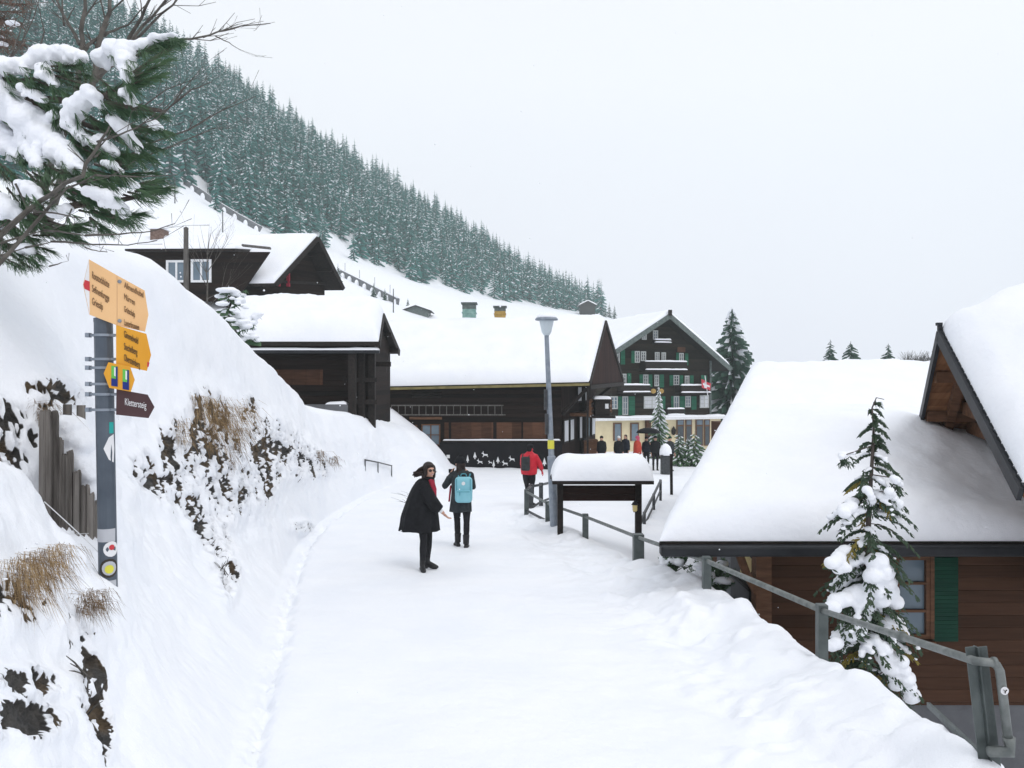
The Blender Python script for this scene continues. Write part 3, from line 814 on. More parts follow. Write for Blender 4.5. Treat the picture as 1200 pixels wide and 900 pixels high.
def win(parent, x0, x1, z0, z1, y, mull=1, trans=1, fm='white_paint', gm='glass', fw=.06, dep=.06, nm="window"):
    """framed window in a wall facing the viewer; the pane is its sub-part"""
    f = MB()
    f.box(((x0 + x1) / 2, y, z1 - fw / 2), (x1 - x0, dep, fw)); f.box(((x0 + x1) / 2, y, z0 + fw / 2), (x1 - x0, dep, fw))
    f.box((x0 + fw / 2, y, (z0 + z1) / 2), (fw, dep, z1 - z0 - 2 * fw)); f.box((x1 - fw / 2, y, (z0 + z1) / 2), (fw, dep, z1 - z0 - 2 * fw))
    for k in range(mull):
        x = x0 + (x1 - x0) * (k + 1) / (mull + 1); f.box((x, y + .002, (z0 + z1) / 2), (fw * .8, dep, z1 - z0 - 2 * fw))
    for k in range(trans):
        z = z0 + (z1 - z0) * (k + 1) / (trans + 1); f.box(((x0 + x1) / 2, y + .006, z), (x1 - x0 - 2 * fw, dep, fw * .6))
    o = f.build(nm, M[fm], parent)
    p = MB(); p.box(((x0 + x1) / 2, y + .018, (z0 + z1) / 2), (x1 - x0 - 2 * fw, .01, z1 - z0 - 2 * fw))
    p.build("pane", M[gm], o)
    return o
win(barn, ex(470), ex(489), ez(516), ez(498), fy - .02, 1, 1, 'beam', 'glass_blue')
win(barn, ex(494), ex(516), ez(522), ez(497), fy - .02, 1, 1, 'beam', 'glass_blue')
mb = MB()
for x0, x1 in [(521, 526), (529, 578), (582, 611), (613, 640)]:
    mb.box(((ex(x0) + ex(x1)) / 2, fy - .04, (ez(514) + ez(495)) / 2), (ex(x1) - ex(x0), .08, ez(495) - ez(514)))
mb.build("shutter_panel", M['panel'], barn)
mb = MB(); mb.box(((ex(519) + ex(657)) / 2, fy - .28, ez(516.5)), (ex(657) - ex(519), .34, .07)); mb.build("sill", M['dark_wood'], barn)
def snow_strip(name, a, b, w, h, parent, seed=0):
    """a low cushion of snow lying along a ledge from a to b, w wide"""
    a, b = Vector(a), Vector(b); d = (b - a).normalized(); sidev = Vector((-d.y, d.x, 0)).normalized() * (w / 2)
    return roof_snow(name, [a - sidev, a + sidev], [b - sidev, b + sidev], h, parent, r=min(w / 2, h * 1.6), nu=max(8, int((b - a).length / .12)), nv=8, amp=h * .35, seed=seed, smooth_iter=0)
snow_strip("snow_strip", (ex(520), fy - .3, ez(516.5) + .035), (ex(656), fy - .3, ez(516.5) + .035), .3, .06, barn, 3)
mx0, mx1 = ex(516), ex(658)
mb = MB(); mb.box(((mx0 + mx1) / 2, fy - .22, (ez(517) + -2.2) / 2), (mx1 - mx0, .4, ez(517) + 2.2 - .07)); 
mural = mb.build("painted_wall", M['mural'], barn)
mb = MB(); my = fy - .425
def tri_tree(px, py, h, w):
    x, z = ex(px, my), ez(py, my)
    mb.prism([(x - w / 2, my, z), (x + w / 2, my, z), (x, my, z + h)], (0, -.004, 0)); mb.box((x, my - .002, z - .04), (.05, .004, .08))
for q in [(548, 540, .30, .14), (556.5, 536, .27, .17), (578.5, 546, .30, .14), (583.5, 541, .25, .17), (638, 544, .33, .2)]: tri_tree(*q)
def deer(px, py, s, f=1):
    x, z = ex(px, my), ez(py, my)
    pts = [(-.16, .08), (-.13, .14), (.04, .14), (.10, .22), (.09, .30), (.12, .30), (.13, .23), (.20, .20), (.19, .16), (.12, .14), (.10, .06), (.16, -.02), (.12, -.03), (.05, .05), (-.08, .05), (-.14, -.03), (-.18, -.02), (-.12, .05)]
    mb.prism([(x + f * p[0] * s, my, z + p[1] * s) for p in pts], (0, -.004, 0))
for q in [(568.5, 535, .85, -1), (562.5, 543, .75, -1), (574.5, 543, .5, -1), (592, 545, .8, -1), (600, 540, .8, -1)]: deer(*q)
mb.box((ex(526), my - .002, ez(534)), (.16, .004, .16))
mb.build("snow_scene_decal", M['white_paint'], mural)
# gable-side windows with their long white curtains, balcony and box under the gable
def side_win(s0, s1, z0, z1, fm, gm):
    o = Vector((-gd.y, gd.x, 0)) * -1
    p0, p1 = W0 + gd * s0 + o * .03, W0 + gd * s1 + o * .03
    f = MB(); f.prism([(p0.x, p0.y, z0), (p1.x, p1.y, z0), (p1.x, p1.y, z1), (p0.x, p0.y, z1)], o * .05)
    w = f.build("window", M[fm], barn)
    f = MB(); q0, q1 = lerp(p0, p1, .12) + o * .052, lerp(p0, p1, .88) + o * .052
    f.prism([(q0.x, q0.y, z0 + .1), (q1.x, q1.y, z0 + .1), (q1.x, q1.y, z1 - .08), (q0.x, q0.y, z1 - .08)], o * .012)
    f.build("pane", M[gm], w)
for s0, s1, z0, z1, gm in [(.2, 1.2, -.75, .45, 'curtain'), (1.5, 2.4, -.75, .45, 'curtain'), (3.6, 4.6, -.8, .5, 'curtain'), (5.2, 6.3, -.8, .5, 'glass_blue'), (3.2, 4.2, 1.2, 2.1, 'curtain'), (5.0, 5.7, 1.2, 2.1, 'curtain'), (6.8, 7.8, -.8, .5, 'curtain')]:
    side_win(s0, s1, z0, z1, 'dark_wood', gm)
ov = Vector((gd.y, -gd.x, 0))
mb = MB()
b0, b1 = W0 + gd * 1.8, W0 + gd * 7.6
for q in (b0, b1, lerp(b0, b1, .5)):
    mb.bar(Vector((q.x, q.y, .62)), Vector((q.x, q.y, .62)) + ov * 1.1, .14)
    mb.bar(Vector((q.x, q.y, .62)) + ov * 1.05, Vector((q.x, q.y, 1.35)) + ov * 1.05, .1)
mb.prism([Vector((b0.x, b0.y, .66)), Vector((b1.x, b1.y, .66)), Vector((b1.x, b1.y, .66)) + ov * 1.1, Vector((b0.x, b0.y, .66)) + ov * 1.1], (0, 0, .06))
for z in (.95, 1.35):
    mb.bar(Vector((b0.x, b0.y, z)) + ov * 1.05, Vector((b1.x, b1.y, z)) + ov * 1.05, .07, .14)
mb.build("balcony", M['beam'], barn)
mb = MB()
for i in range(2):
    q = W0 + gd * (3.6 + i * 1.2) + ov * .55
    mb = MB(); mb.box((q.x, q.y, -1.25), (.5, .8, .85)); mb.build("wooden_crate", M['beam'], barn)
bx = P(705, 478, 41)
mb = MB(); mb.box(bx, (.75, .8, .78)); mb.box(bx + Vector((0, 0, -.46)), (1.3, 1.2, .1)); mb.box(bx + Vector((0, 0, .42)), (.9, .95, .06))
bxo = mb.build("dark_cabinet", M['dark_wood'], barn)
mb = MB(); mb.box(bx + Vector((.22, -.41, .1)), (.17, .02, .25)); mb.build("notice", M['white_paint'], bxo)
roof_snow("snow_cap", [bx + Vector((-.45, -.47, .45)), bx + Vector((-.45, .47, .45))], [bx + Vector((.45, -.47, .45)), bx + Vector((.45, .47, .45))], .16, bxo, r=.14, nu=12, nv=12, seed=9)
# the two chimneys standing in the roof snow
def box_chimney(px, py0, py1, w, d, name, label, bodymat, capmat, seed, flue=True):
    t = P(px, py1, d); b0 = P(px, py0, d); b0.z -= 1.0
    root = thing(name, (t.x, d, b0.z), label, "chimney")
    mb = MB(); h = t.z - b0.z
    mb.box((t.x, d, b0.z + h * .42), (w, w, h * .84)); mb.box((t.x, d, b0.z + h * .74), (w * 1.1, w * 1.1, .07))
    if flue:
        for sx in (-1, 1): mb.box((t.x + sx * w * .28, d - w * .5, b0.z + h * .6), (w * .22, .06, h * .42))
    mb.build("shaft", M[bodymat], root, bevel=.012)
    mb = MB(); mb.box((t.x, d, b0.z + h * .9), (w * 1.02, w * 1.02, h * .13)); mb.box((t.x, d, t.z - .02), (w * 1.22, w * 1.22, .07))
    mb.build("cap", M[capmat], root)
    roof_snow("snow_cap", [(t.x - w * .6, d - w * .6, t.z + .015), (t.x - w * .6, d + w * .6, t.z + .015)], [(t.x + w * .6, d - w * .6, t.z + .015), (t.x + w * .6, d + w * .6, t.z + .015)], .05, root, r=.1, nu=12, nv=12, seed=seed, amp=.01)
box_chimney(550, 378, 355.5, .72, 43.6, "chimney", "green copper clad chimney on the snowy barn roof ridge", 'patina', 'patina_dark', 4)
box_chimney(586, 372, 359.5, .62, 44.2, "chimney", "small ochre yellow chimney with dark cap on the barn roof", 'ochre', 'patina_dark', 5, False)

# ------------------------------------------------------------------ the small black hay barn on the bank
hb = thing("hay_barn", (-7, 30, 1.0), "small black log hay barn with rounded snow roof standing on the left bank", "barn")
eL, eR = P(283, 399, 28), P(444, 402, 28)
rL, rR = P(268, 352, 31.5) , P(449, 369, 31.3)
rL.z = rR.z + .1
fL, fR = P(285, 408, 34.6), P(467.5, 411, 34.6)
eL.z = eR.z = (eL.z + eR.z) / 2; fL.z = fR.z
mb = MB(); mb.sheet([eL, eR, rR, rL], .14); mb.sheet([rL, rR, fR, fL], .14); mb.build("roof", M['dark_wood'], hb)
roof_snow("roof_snow", [eL, rL, fL], [eR + Vector((.0, 0, 0)), rR, fR], .82, hb, r=.75, nu=70, nv=60, seed=11, amp=.05)
mb = MB(); mb.bar(eL + Vector((.1, .12, -.35)), eR + Vector((0, .12, -.35)), .12, .10); mb.build("gutter", M['gutter'], hb)
snow_strip("snow_strip", eL + Vector((.1, .12, -.30)), eR + Vector((0, .12, -.30)), .16, .09, hb, 2)
mb = MB()
hx0, hx1 = (290 - 600) / FPX * 29, (433 - 600) / FPX * 29
mb.prism([(hx0, 29, .6), (hx1, 29, .6), (hx1, 29, eR.z + .15), (hx0, 29, eR.z + .15)], (0, .2, 0))
mb.prism([(hx1 - .2, 29.2, .6), (hx1 - .2, 34, .6), (hx1 - .2, 34, eR.z), (hx1 - .2, 31.4, rR.z - .3), (hx1 - .2, 29.2, eR.z)], (.19, 0, 0))
mb.prism([(hx0, 29.2, .6), (hx0, 34, .6), (hx0, 34, eR.z), (hx0, 31.4, rR.z - .3), (hx0, 29.2, eR.z)], (.2, 0, 0))
mb.build("wall", M['dark_plank'], hb)
mb = MB()
for (px, dd, w) in [(413, 28.3, .26), (424, 28.7, .22), (436, 29.0, .24)]:
    x = (px - 600) / FPX * dd; mb = MB(); mb.bar((x, dd, .2), (x, dd, 3.62), w); mb.build("post", M['dark_wood'], hb)
mb = MB()
for z in (1.55, 2.35):
    mb = MB(); mb.bar(((405 - 600) / FPX * 28.4, 28.5, z), ((442 - 600) / FPX * 29, 28.9, z), .16, .16); mb.build("rail", M['dark_wood'], hb)
mb = MB()
x9 = (458 - 600) / FPX * 30
mb.bar((hx1 - .3, 30, 2.95), (x9, 30, 2.95), .14, .18)
mb.bar((hx1 - .1, 32.6, 2.3), (fR.x - .35, 33.6, fR.z - .15), .16)
mb.build("bracket", M['dark_wood'], hb)
mb = MB()
mb.bar(eR + Vector((.02, 0, -.10)), rR + Vector((.02, 0, -.06)), .06, .26); mb.bar(rR + Vector((.02, 0, -.06)), fR + Vector((.02, 0, -.10)), .06, .26)
for t in (.35, .8): 
    q = lerp(rR, fR, t); mb.bar(q + Vector((-.9, 0, -.25)), q + Vector((.1, 0, -.25)), .16)
mb.build("bargeboard", M['dark_wood'], hb)
mb = MB()
mb.box(((352 + 400) / 2 * 28.8 / FPX - 600 * 28.8 / FPX, 28.85, 1.15), (1.9, .22, .62)); mb.box(((383 + 408) / 2 * 28.4 / FPX - 600 * 28.4 / FPX, 28.35, 1.1), (.85, .4, .74))
mb.build("stone_base", M['concrete'], hb, bevel=.03)
xa = (383 - 600) / FPX * 28.4; xb = (408 - 600) / FPX * 28.4
snow_strip("snow_strip", (xa, 28.35, 1.47), (xb, 28.35, 1.47), .4, .1, hb, 4)
mb = MB(); mb.box(((293 + 395) / 2 * 28.9 / FPX - 600 * 28.9 / FPX, 28.97, 2.45), (2.1, .04, .55)); mb.build("faded_door", M['panel'], hb)
# leaning plank with snow beside the hay barn
mb = MB()
p0, p1 = P(288, 421, 26.5), P(331, 458, 25.2)
mb.bar(p0, p1, .22, .14)
pl = mb.build("leaning_plank", M['old_wood'])
tag(pl, "grey plank leaning down the bank in front of the black hay barn", "plank")
snow_strip("snow_strip", p0 + Vector((0, 0, .08)), p1 + Vector((0, 0, .08)), .2, .1, pl, 6)

# ------------------------------------------------------------------ the chalet above it
hh = thing("hillside_chalet", (-14, 48, 6.2), "dark hillside chalet with white framed dormer windows, above the black hay barn", "house")
A_, Nn, Ff = P(372, 277, 45), P(322, 332, 42.5), P(402, 337, 47)
ridge = Vector((-1, .10, 0)).normalized()
Lr = 12.5
mb = MB()
mb.sheet([Nn, A_, A_ + ridge * Lr, Nn + ridge * Lr], .16); mb.sheet([A_, Ff, Ff + ridge * Lr, A_ + ridge * Lr], .16)
mb.build("roof", M['dark_wood'], hh)
roof_snow("roof_snow", [Nn + ridge * Lr, A_ + ridge * Lr, Ff + ridge * Lr], [Nn, A_, Ff], .28, hh, r=.3, seed=21, amp=.04, smooth_iter=1)
gdir = (Ff - Nn); gdir.z = 0; gdir.normalize()
inn = ridge * .9
mb = MB()
q = [Nn + inn, A_ + inn, Ff + inn]
q[0] = q[0] + gdir * .5 + Vector((0, 0, -.02)); q[2] = q[2] - gdir * .3
base_z = 5.0
mb.prism([Vector((q[0].x, q[0].y, base_z)), Vector((q[2].x, q[2].y, base_z)), q[2] + Vector((0, 0, -.1)), q[1] + Vector((0, 0, -.25)), q[0] + Vector((0, 0, -.1))], ridge * .2)
w0 = Vector((q[0].x, q[0].y, base_z))
mb.prism([w0 + ridge * .2, w0 + ridge * (Lr - 1), w0 + ridge * (Lr - 1) + Vector((0, 0, q[0].z - base_z - .2)), w0 + ridge * .2 + Vector((0, 0, q[0].z - base_z - .2))], (0, .2, 0))
mb.build("wall", M['dark_plank'], hh)
mb = MB(); o3 = Vector((.05, -.02, -.1))
mb.bar(Nn + o3, A_ + o3, .06, .26); mb.bar(A_ + o3, Ff + o3, .06, .26)
mb.build("bargeboard", M['dark_wood'], hh)
mb = MB()
for t in (.25, .55):
    mb.bar(lerp(Nn, A_, t) + Vector((0, 0, -.3)), lerp(Nn, A_, t) + inn + Vector((0, 0, -.3)), .14)
    mb.bar(lerp(A_, Ff, t) + Vector((0, 0, -.3)), lerp(A_, Ff, t) + inn + Vector((0, 0, -.3)), .14)
mb.bar(q[0] + Vector((.05, -.05, .2)), q[2] + Vector((.05, -.05, .2)), .14)
mb.build("purlin", M['dark_wood'], hh)
mb = MB()
for t in (.18, .34):
    w = lerp(q[0], q[2], t) + Vector((.03, -.02, .35)); mb.box(w, (.25, .25, .8))
mb.build("red_shutter", M['orange_jacket'] if False else M['scarf'], hh)
# shed dormer
dy = 42.2
dx0, dx1 = (150 - 600) / FPX * dy, (318 - 600) / FPX * dy
dz = CAMZ + (450 - 293) / FPX * dy
mb = MB()
d0, d1 = Vector((dx0, dy - .35, dz)), Vector(((278 - 600) / FPX * dy, dy - .35, dz + .02))
mb.sheet([d0, d1, d1 + Vector((0, 5.0, .75)), d0 + Vector((0, 5.0, .75))], .14)
mb.build("dormer_roof", M['dark_wood'], hh)
roof_snow("dormer_snow", [d0, d0 + Vector((0, 5.0, .75))], [d1, d1 + Vector((0, 5.0, .75))], .30, hh, r=.35, seed=23, amp=.03)
mb = MB(); e0, e1 = P(284, 287.5, dy - .4), P(317, 291, dy - .3)
mb.bar(e0, e1, .3, .1); mb.build("dormer_fascia", M['old_wood'], hh)
mb = MB()
zt9 = dz - .1
mb.prism([(dx0, dy, 6.6), ((276 - 600) / FPX * dy, dy, 6.6), ((316 - 600) / FPX * dy, dy, zt9), (dx0, dy, zt9)], (0, .15, 0))
mb.build("dormer_wall", M['dark_plank'], hh)
xw = lambda px: (px - 600) / FPX * dy
zw = lambda py: CAMZ - (py - 450) / FPX * dy
win(hh, xw(195), xw(219), zw(331), zw(305), dy - .03, 1, 0, 'white_paint', 'glass_blue', .12)
win(hh, xw(224), xw(248), zw(331), zw(304), dy - .03, 1, 0, 'white_paint', 'glass_blue', .12)
cpos = P(187, 272, 46)
mb = MB(); mb.box((cpos.x, cpos.y, cpos.z - .6), (.75, .75, 1.4)); ch = mb.build("chimney", M['brick'], hh)
roof_snow("snow_cap", [cpos + Vector((-.48, -.48, .1)), cpos + Vector((-.48, .48, .1))], [cpos + Vector((.48, -.48, .1)), cpos + Vector((.48, .48, .1))], .22, ch, r=.2, nu=12, nv=12, seed=2)

# ------------------------------------------------------------------ the hotel-like chalet on the square
hd = Vector((.94, .342, 0)); hbk = Vector((-.342, .94, 0))
HA = P(785, 368, 70)
hot = thing("green_shuttered_chalet", (HA.x, HA.y, -3.9), "tall dark wooden chalet with green shutters and cream ground floor", "hotel")
def FS(px, py):
    a = (px - 600) / FPX
    s = (a * HA.y - HA.x) / (hd.x - a * hd.y)
    d = HA.y + hd.y * s
    return s, CAMZ - (py - 450) / FPX * d
def FP(s, z, out=0.0):
    q = Vector((HA.x, HA.y, 0)) + hd * s - hbk * out
    return Vector((q.x, q.y, z))
OVH = 1.3
sl, zl = FS(722, 410); sr, zr = FS(857, 431)
hA = FP(0, HA.z, 0); hL = FP(sl, zl, 0); hR_ = FP(sr, zr, 0)
DB = 15.0
mb = MB(); mb.sheet([hL, hA, hA + hbk * DB, hL + hbk * DB], .3); mb.sheet([hA, hR_, hR_ + hbk * DB, hA + hbk * DB], .3)
mb.build("roof", M['dark_wood'], hot)
roof_snow("roof_snow", [hL, hA, hR_], [hL + hbk * DB, hA + hbk * DB, hR_ + hbk * DB], .5, hot, r=.5, seed=31, amp=.05, smooth_iter=1)
mb = MB(); mb.bar(hL + Vector((0, -.05, -.17)), hA + Vector((0, -.05, -.17)), .1, .42); mb.bar(hA + Vector((0, -.05, -.17)), hR_ + Vector((0, -.05, -.17)), .1, .42)
mb.build("bargeboard", M['patina_dark'], hot)
mb = MB(); mb.box(hA + Vector((0, -.1, .1)), (.3, .3, .5)); mb.build("finial", M['dark_wood'], hot)
swl, swr = FS(725, 430)[0], FS(842, 440)[0]
zg = FS(780, 490)[1]
zlw = hL.z - .2; 
mb = MB()
yy = -OVH
wz_l = HA.z + (swl / sl) * (hL.z - HA.z) - .35; wz_r = HA.z + (swr / sr) * (hR_.z - HA.z) - .35
mb.prism([FP(swl, zg, yy), FP(swr, zg, yy), FP(swr, wz_r, yy), FP(0, HA.z - .4, yy), FP(swl, wz_l, yy)], hbk * .3)
mb.prism([FP(swl, zg, yy - .3), FP(swl, wz_l, yy - .3), FP(swl, wz_l, yy - 13), FP(swl, zg, yy - 13)], hd * .3)
mb.prism([FP(swr, zg, yy - .3), FP(swr, wz_r, yy - .3), FP(swr, wz_r, yy - 13), FP(swr, zg, yy - 13)], hd * -.3)
mb.build("wall", M['hotel_wall'], hot)
mb = MB()
sgl = FS(700, 500)[0]
mb.prism([FP(sgl, -4.6, yy + .9), FP(swr + .5, -4.6, yy + .9), FP(swr + .5, zg - .15, yy + .9), FP(sgl, zg - .15, yy + .9)], hbk * 3)
mb.build("ground_floor_wall", M['cream'], hot)
mb = MB()
mb.prism([FP(sgl - .3, zg - .14, yy + 1.5), FP(swr + .8, zg - .14, yy + 1.5), FP(swr + .8, zg + .06, yy + 1.5), FP(sgl - .3, zg + .06, yy + 1.5)], hbk * 2.0)
mb.build("canopy", M['white_paint'], hot)
roof_snow("canopy_snow", [FP(sgl - .3, zg + .06, yy + 1.5), FP(sgl - .3, zg + .06, yy + .2)], [FP(swr + .8, zg + .06, yy + 1.5), FP(swr + .8, zg + .06, yy + .2)], .16, hot, r=.3, seed=33, nu=80, nv=12, amp=.08)
# openings: pixel boxes read on the facade
def fbox(nm, x0, y0, x1, y1, out, dep, mat, parent=None):
    s0, z1 = FS(x0, y0); s1, z0 = FS(x1, y1)
    mb = MB(); mb.prism([FP(s0, z0, out), FP(s1, z0, out), FP(s1, z1, out), FP(s0, z1, out)], hbk * -dep)
    return mb.build(nm, M[mat], parent or hot)
def hwin(x0, y0, x1, y1, frame='frame_white', pane='glass', mull=1, tr=2):
    out = yy + .02
    s0, z1 = FS(x0, y0); s1, z0 = FS(x1, y1)
    mb = MB(); fw = .1
    def piece(a0, a1, c0, c1): mb.prism([FP(a0, c0, out), FP(a1, c0, out), FP(a1, c1, out), FP(a0, c1, out)], hbk * -.07)
    piece(s0, s1, z0, z0 + fw); piece(s0, s1, z1 - fw, z1); piece(s0, s0 + fw, z0 + fw, z1 - fw); piece(s1 - fw, s1, z0 + fw, z1 - fw)
    for k in range(mull):
        c = s0 + (s1 - s0) * (k + 1) / (mull + 1); piece(c - .045, c + .045, z0 + fw, z1 - fw)
    for k in range(tr):
        c = z0 + (z1 - z0) * (k + 1) / (tr + 1)
        xs = np.linspace(s0 + fw, s1 - fw, mull + 2)
        for j in range(mull + 1): piece(xs[j] + (.045 if j else 0), xs[j + 1] - (.045 if j < mull else 0), c - .025, c + .025)
    w = mb.build("window", M[frame], hot)
    mb = MB(); o2 = out + .02
    mb.prism([FP(s0 + fw, z0 + fw, o2), FP(s1 - fw, z0 + fw, o2), FP(s1 - fw, z1 - fw, o2), FP(s0 + fw, z1 - fw, o2)], hbk * -.01)
    mb.build("pane", M[pane], w)
c5 = lambda x, y: (700 + x / 7.5, 360 + y / 7.5)
c4_ = lambda x, y: (700 + x / 6.925, 430 + y / 6.925)
for q in [(455, 205, 495, 280), (553, 195, 597, 280), (215, 375, 255, 488), (390, 380, 435, 485), (445, 383, 490, 470), (570, 390, 610, 468), (628, 392, 667, 468), (785, 398, 825, 508),
          (270, 583, 315, 680), (465, 590, 510, 690), (565, 592, 605, 695), (735, 595, 785, 685), (835, 600, 875, 685)]:
    hwin(*c5(q[0], q[1]), *c5(q[2], q[3]), pane='glass_blue' if q[3] < 300 else 'glass')
for q in [(160, 240, 220, 345), (258, 240, 305, 395), (435, 240, 570, 340), (680, 238, 725, 390), (775, 238, 820, 330), (895, 232, 970, 335)]:
    hwin(*c4_(q[0], q[1]), *c4_(q[2], q[3]), pane='curtain' if q[0] in (435, 895) else 'glass_blue')
for q in [(185, 375, 212, 490), (265, 370, 302, 500), (360, 378, 388, 488), (760, 395, 783, 505), (838, 402, 865, 508), (235, 583, 265, 680), (325, 580, 357, 690), (432, 590, 460, 690), (515, 590, 545, 700), (612, 590, 648, 705),
          (700, 595, 730, 690), (790, 597, 820, 690), (882, 598, 912, 690), (980, 597, 1030, 680)]:
    fbox("shutter", *c5(q[0], q[1]), *c5(q[2], q[3]), yy + .02, .08, 'green')
for q in [(224, 242, 254, 395), (310, 240, 360, 398), (660, 238, 678, 390), (730, 240, 770, 390), (826, 240, 866, 350), (585, 240, 610, 390)]:
    fbox("shutter", *c4_(q[0], q[1]), *c4_(q[2], q[3]), yy + .02, .08, 'green')
for q, m_ in [((145, 455, 212, 600), 'glass_blue'), ((283, 455, 352, 600), 'glass_blue')]:
    f = fbox("window", *c4_(q[0], q[1]), *c4_(q[2], q[3]), yy + .92, .08, 'beam')
    fbox("pane", *c4_(q[0] + 10, q[1] + 10), *c4_(q[2] - 10, q[3]), yy + 1.0, .02, m_, f)
for q in [(660, 428, 720, 640), (732, 428, 784, 640), (815, 428, 875, 640), (884, 428, 930, 640)]:
    f = fbox("door", *c4_(q[0], q[1]), *c4_(q[2], q[3]), yy + .92, .08, 'beam')
    fbox("pane", *c4_(q[0] + 7, q[1] + 6), *c4_(q[2] - 7, q[1] + 42), yy + 1.0, .02, 'glass_blue', f)
    fbox("pane", *c4_(q[0] + 7, q[1] + 56), *c4_(q[2] - 7, q[3] - 8), yy + 1.0, .02, 'glass', f)
fbox("red_post", *c4_(403, 420), *c4_(440, 640), yy + .92, .3, 'panel')
fbox("fascia_panel", *c5(770, 345), *c5(840, 390), yy + .02, .06, 'panel')
# balconies with snow on rail and floor
def balcony(x0, x1, yt, yb, cc, seed, depth=1.1, mat='dark_wood'):
    s0, zt_ = FS(*cc(x0, yt)); s1, zb_ = FS(*cc(x1, yb))
    mb = MB(); o1 = yy + depth
    mb.prism([FP(s0, zb_ - .12, o1), FP(s1, zb_ - .12, o1), FP(s1, zb_ - .12, yy), FP(s0, zb_ - .12, yy)], (0, 0, .12))
    mb.prism([FP(s0, zb_ + .12, o1), FP(s1, zb_ + .12, o1), FP(s1, zt_, o1), FP(s0, zt_, o1)], hbk * .06)
    mb.prism([FP(s0, zb_ + .12, o1 - .06), FP(s0, zb_ + .12, yy), FP(s0, zt_, yy), FP(s0, zt_, o1 - .06)], hd * .06)
    mb.prism([FP(s1, zb_ + .12, o1 - .06), FP(s1, zb_ + .12, yy), FP(s1, zt_, yy), FP(s1, zt_, o1 - .06)], hd * -.06)
    b = mb.build("balcony", M[mat], hot)
    snow_strip("snow_strip", FP(s0, zt_ + .004, o1 - .05), FP(s1, zt_ + .004, o1 - .05), .22, .14, b, seed)
    snow_strip("snow_strip", FP(s0, zb_ + .006, o1 + .02), FP(s1, zb_ + .006, o1 + .02), .25, .12, b, seed + 1)
balcony(435, 800, 478, 553, c5, 41); balcony(545, 692, 284, 310, c5, 43, .5)
balcony(238, 475, 687, 748, c5, 45); balcony(750, 1005, 690, 752, c5, 47)
balcony(590, 728, 345, 392, c4_, 49, .9)
mb = MB(); s_, z_ = FS(842, 430); mb.bar(FP(swr - .05, -4, yy + .12), FP(swr - .05, wz_r, yy + .12), .16); mb.build("downpipe", M['patina_dark'], hot)
s_, z_ = FS(*c4_(632, 518))
mb = MB(); mb.lathe(FP(s_, z_ - .4, yy + 1.05), [(.05, 0), (.18, .1), (.22, .45), (.12, .62), (.02, .8)], 10); mb.build("wall_lantern", M['dark_wood'], hot)
s_, z_ = FS(*c5(548, 738))
mb = MB()
for k in (-1, 1): mb.blob(FP(s_ + k * .4, z_, yy + .9), (.24, .08, .22), 2)
mb.build("carved_emblem", M['ochre'], hot)
# flag hung from the balcony
s_, z_ = FS(825, 452)
fl = thing("flag", FP(s_, z_ - .6, yy + 1.3), "red flag with white cross hanging from the chalet balcony", "flag")
p = FP(s_, z_, yy + 1.3)
mb = MB(); mb.bar(FP(s_ + .5, z_ - .9, yy + 1.15), FP(s_ - .1, z_ + .9, yy + 1.6), .06); mb.build("flagpole", M['white_paint'], fl)
V9, F9 = [], []
n9 = 9
for i in range(n9):
    for j in range(n9):
        u, v = i / (n9 - 1), j / (n9 - 1)
        q = FP(s_ - .40 + .95 * u, z_ + .6 - .75 * v - .40 * u * (1 - v * .3), yy + 1.45 + .09 * math.sin(u * 8 + v * 2))
        V9.append(q)
for i in range(n9 - 1):
    for j in range(n9 - 1):
        F9.append((i * n9 + j, (i + 1) * n9 + j, (i + 1) * n9 + j + 1, i * n9 + j + 1))
mb = MB()
for k, f in enumerate(F9):
    i, j = divmod(k, n9 - 1)
    white = (i in (3, 4) and 1 <= j <= 6) or (j in (3, 4) and 1 <= i <= 6)
    mb.add([V9[a] for a in f], [(0, 1, 2, 3)], 1 if white else 0)
o = mb.build("cloth", [M['flag_red'], M['white_paint']], fl)
sd = o.modifiers.new("solid", 'SOLIDIFY'); sd.thickness = .02

# ------------------------------------------------------------------ the log cabin below the railing
cb = thing("log_cabin", (5, 10.5, -3.0), "red brown log cabin below the railing with green shutter and deep snow on its roof", "cabin")
ey, ezv = 9.7, .27
mb = MB()
mb.prism([(3.27, 10.5, -2.05), (11, 10.5, -2.05), (11, 10.5, .34), (3.27, 10.5, .34)], (0, .2, 0))
mb.prism([(3.27, 10.7, -2.05), (3.27, 11.75, -2.05), (3.27, 11.75, .34), (3.27, 10.7, .34)], (.2, 0, 0)); mb.prism([(3.75, 12.6, -2.05), (3.75, 17, -2.05), (4.9, 17, .34), (4.9, 12.6, .34)], (.2, 0, 0))
mb.build("wall", M['log'], cb)
mb = MB(); mb.prism([(3.30, 10.56, -4.8), (11, 10.56, -4.8), (11, 10.56, -2.053), (3.30, 10.56, -2.053)], (0, 6, 0)); mb.build("foundation", M['concrete'], cb)
mb = MB()
mb.bar((3.25, 10.34, -3.2), (3.25, 10.34, .2), .2, .2)
mb.build("post", M['beam'], cb)
mb = MB(); mb.tube([(3.2, 10.3, -.55), (3.03, 10.26, -.25), (2.93, 10.22, .0), (2.9, 10.2, .2)], .055, 6)
mb.build("brace", M['beam'], cb)
mb = MB()
mb.bar((1.80, ey - .05, .175), (11, ey - .05, .175), .16, .13)
mb.build("gutter", M['gutter'], cb, bevel=.03)
cl = [Vector((1.80, ey, ezv)), Vector((2.75, 11.9, .80)), Vector((3.75, 14.2, 1.36)), Vector((4.3, 15.2, 1.20)), Vector((5.6, 18.0, .3))]
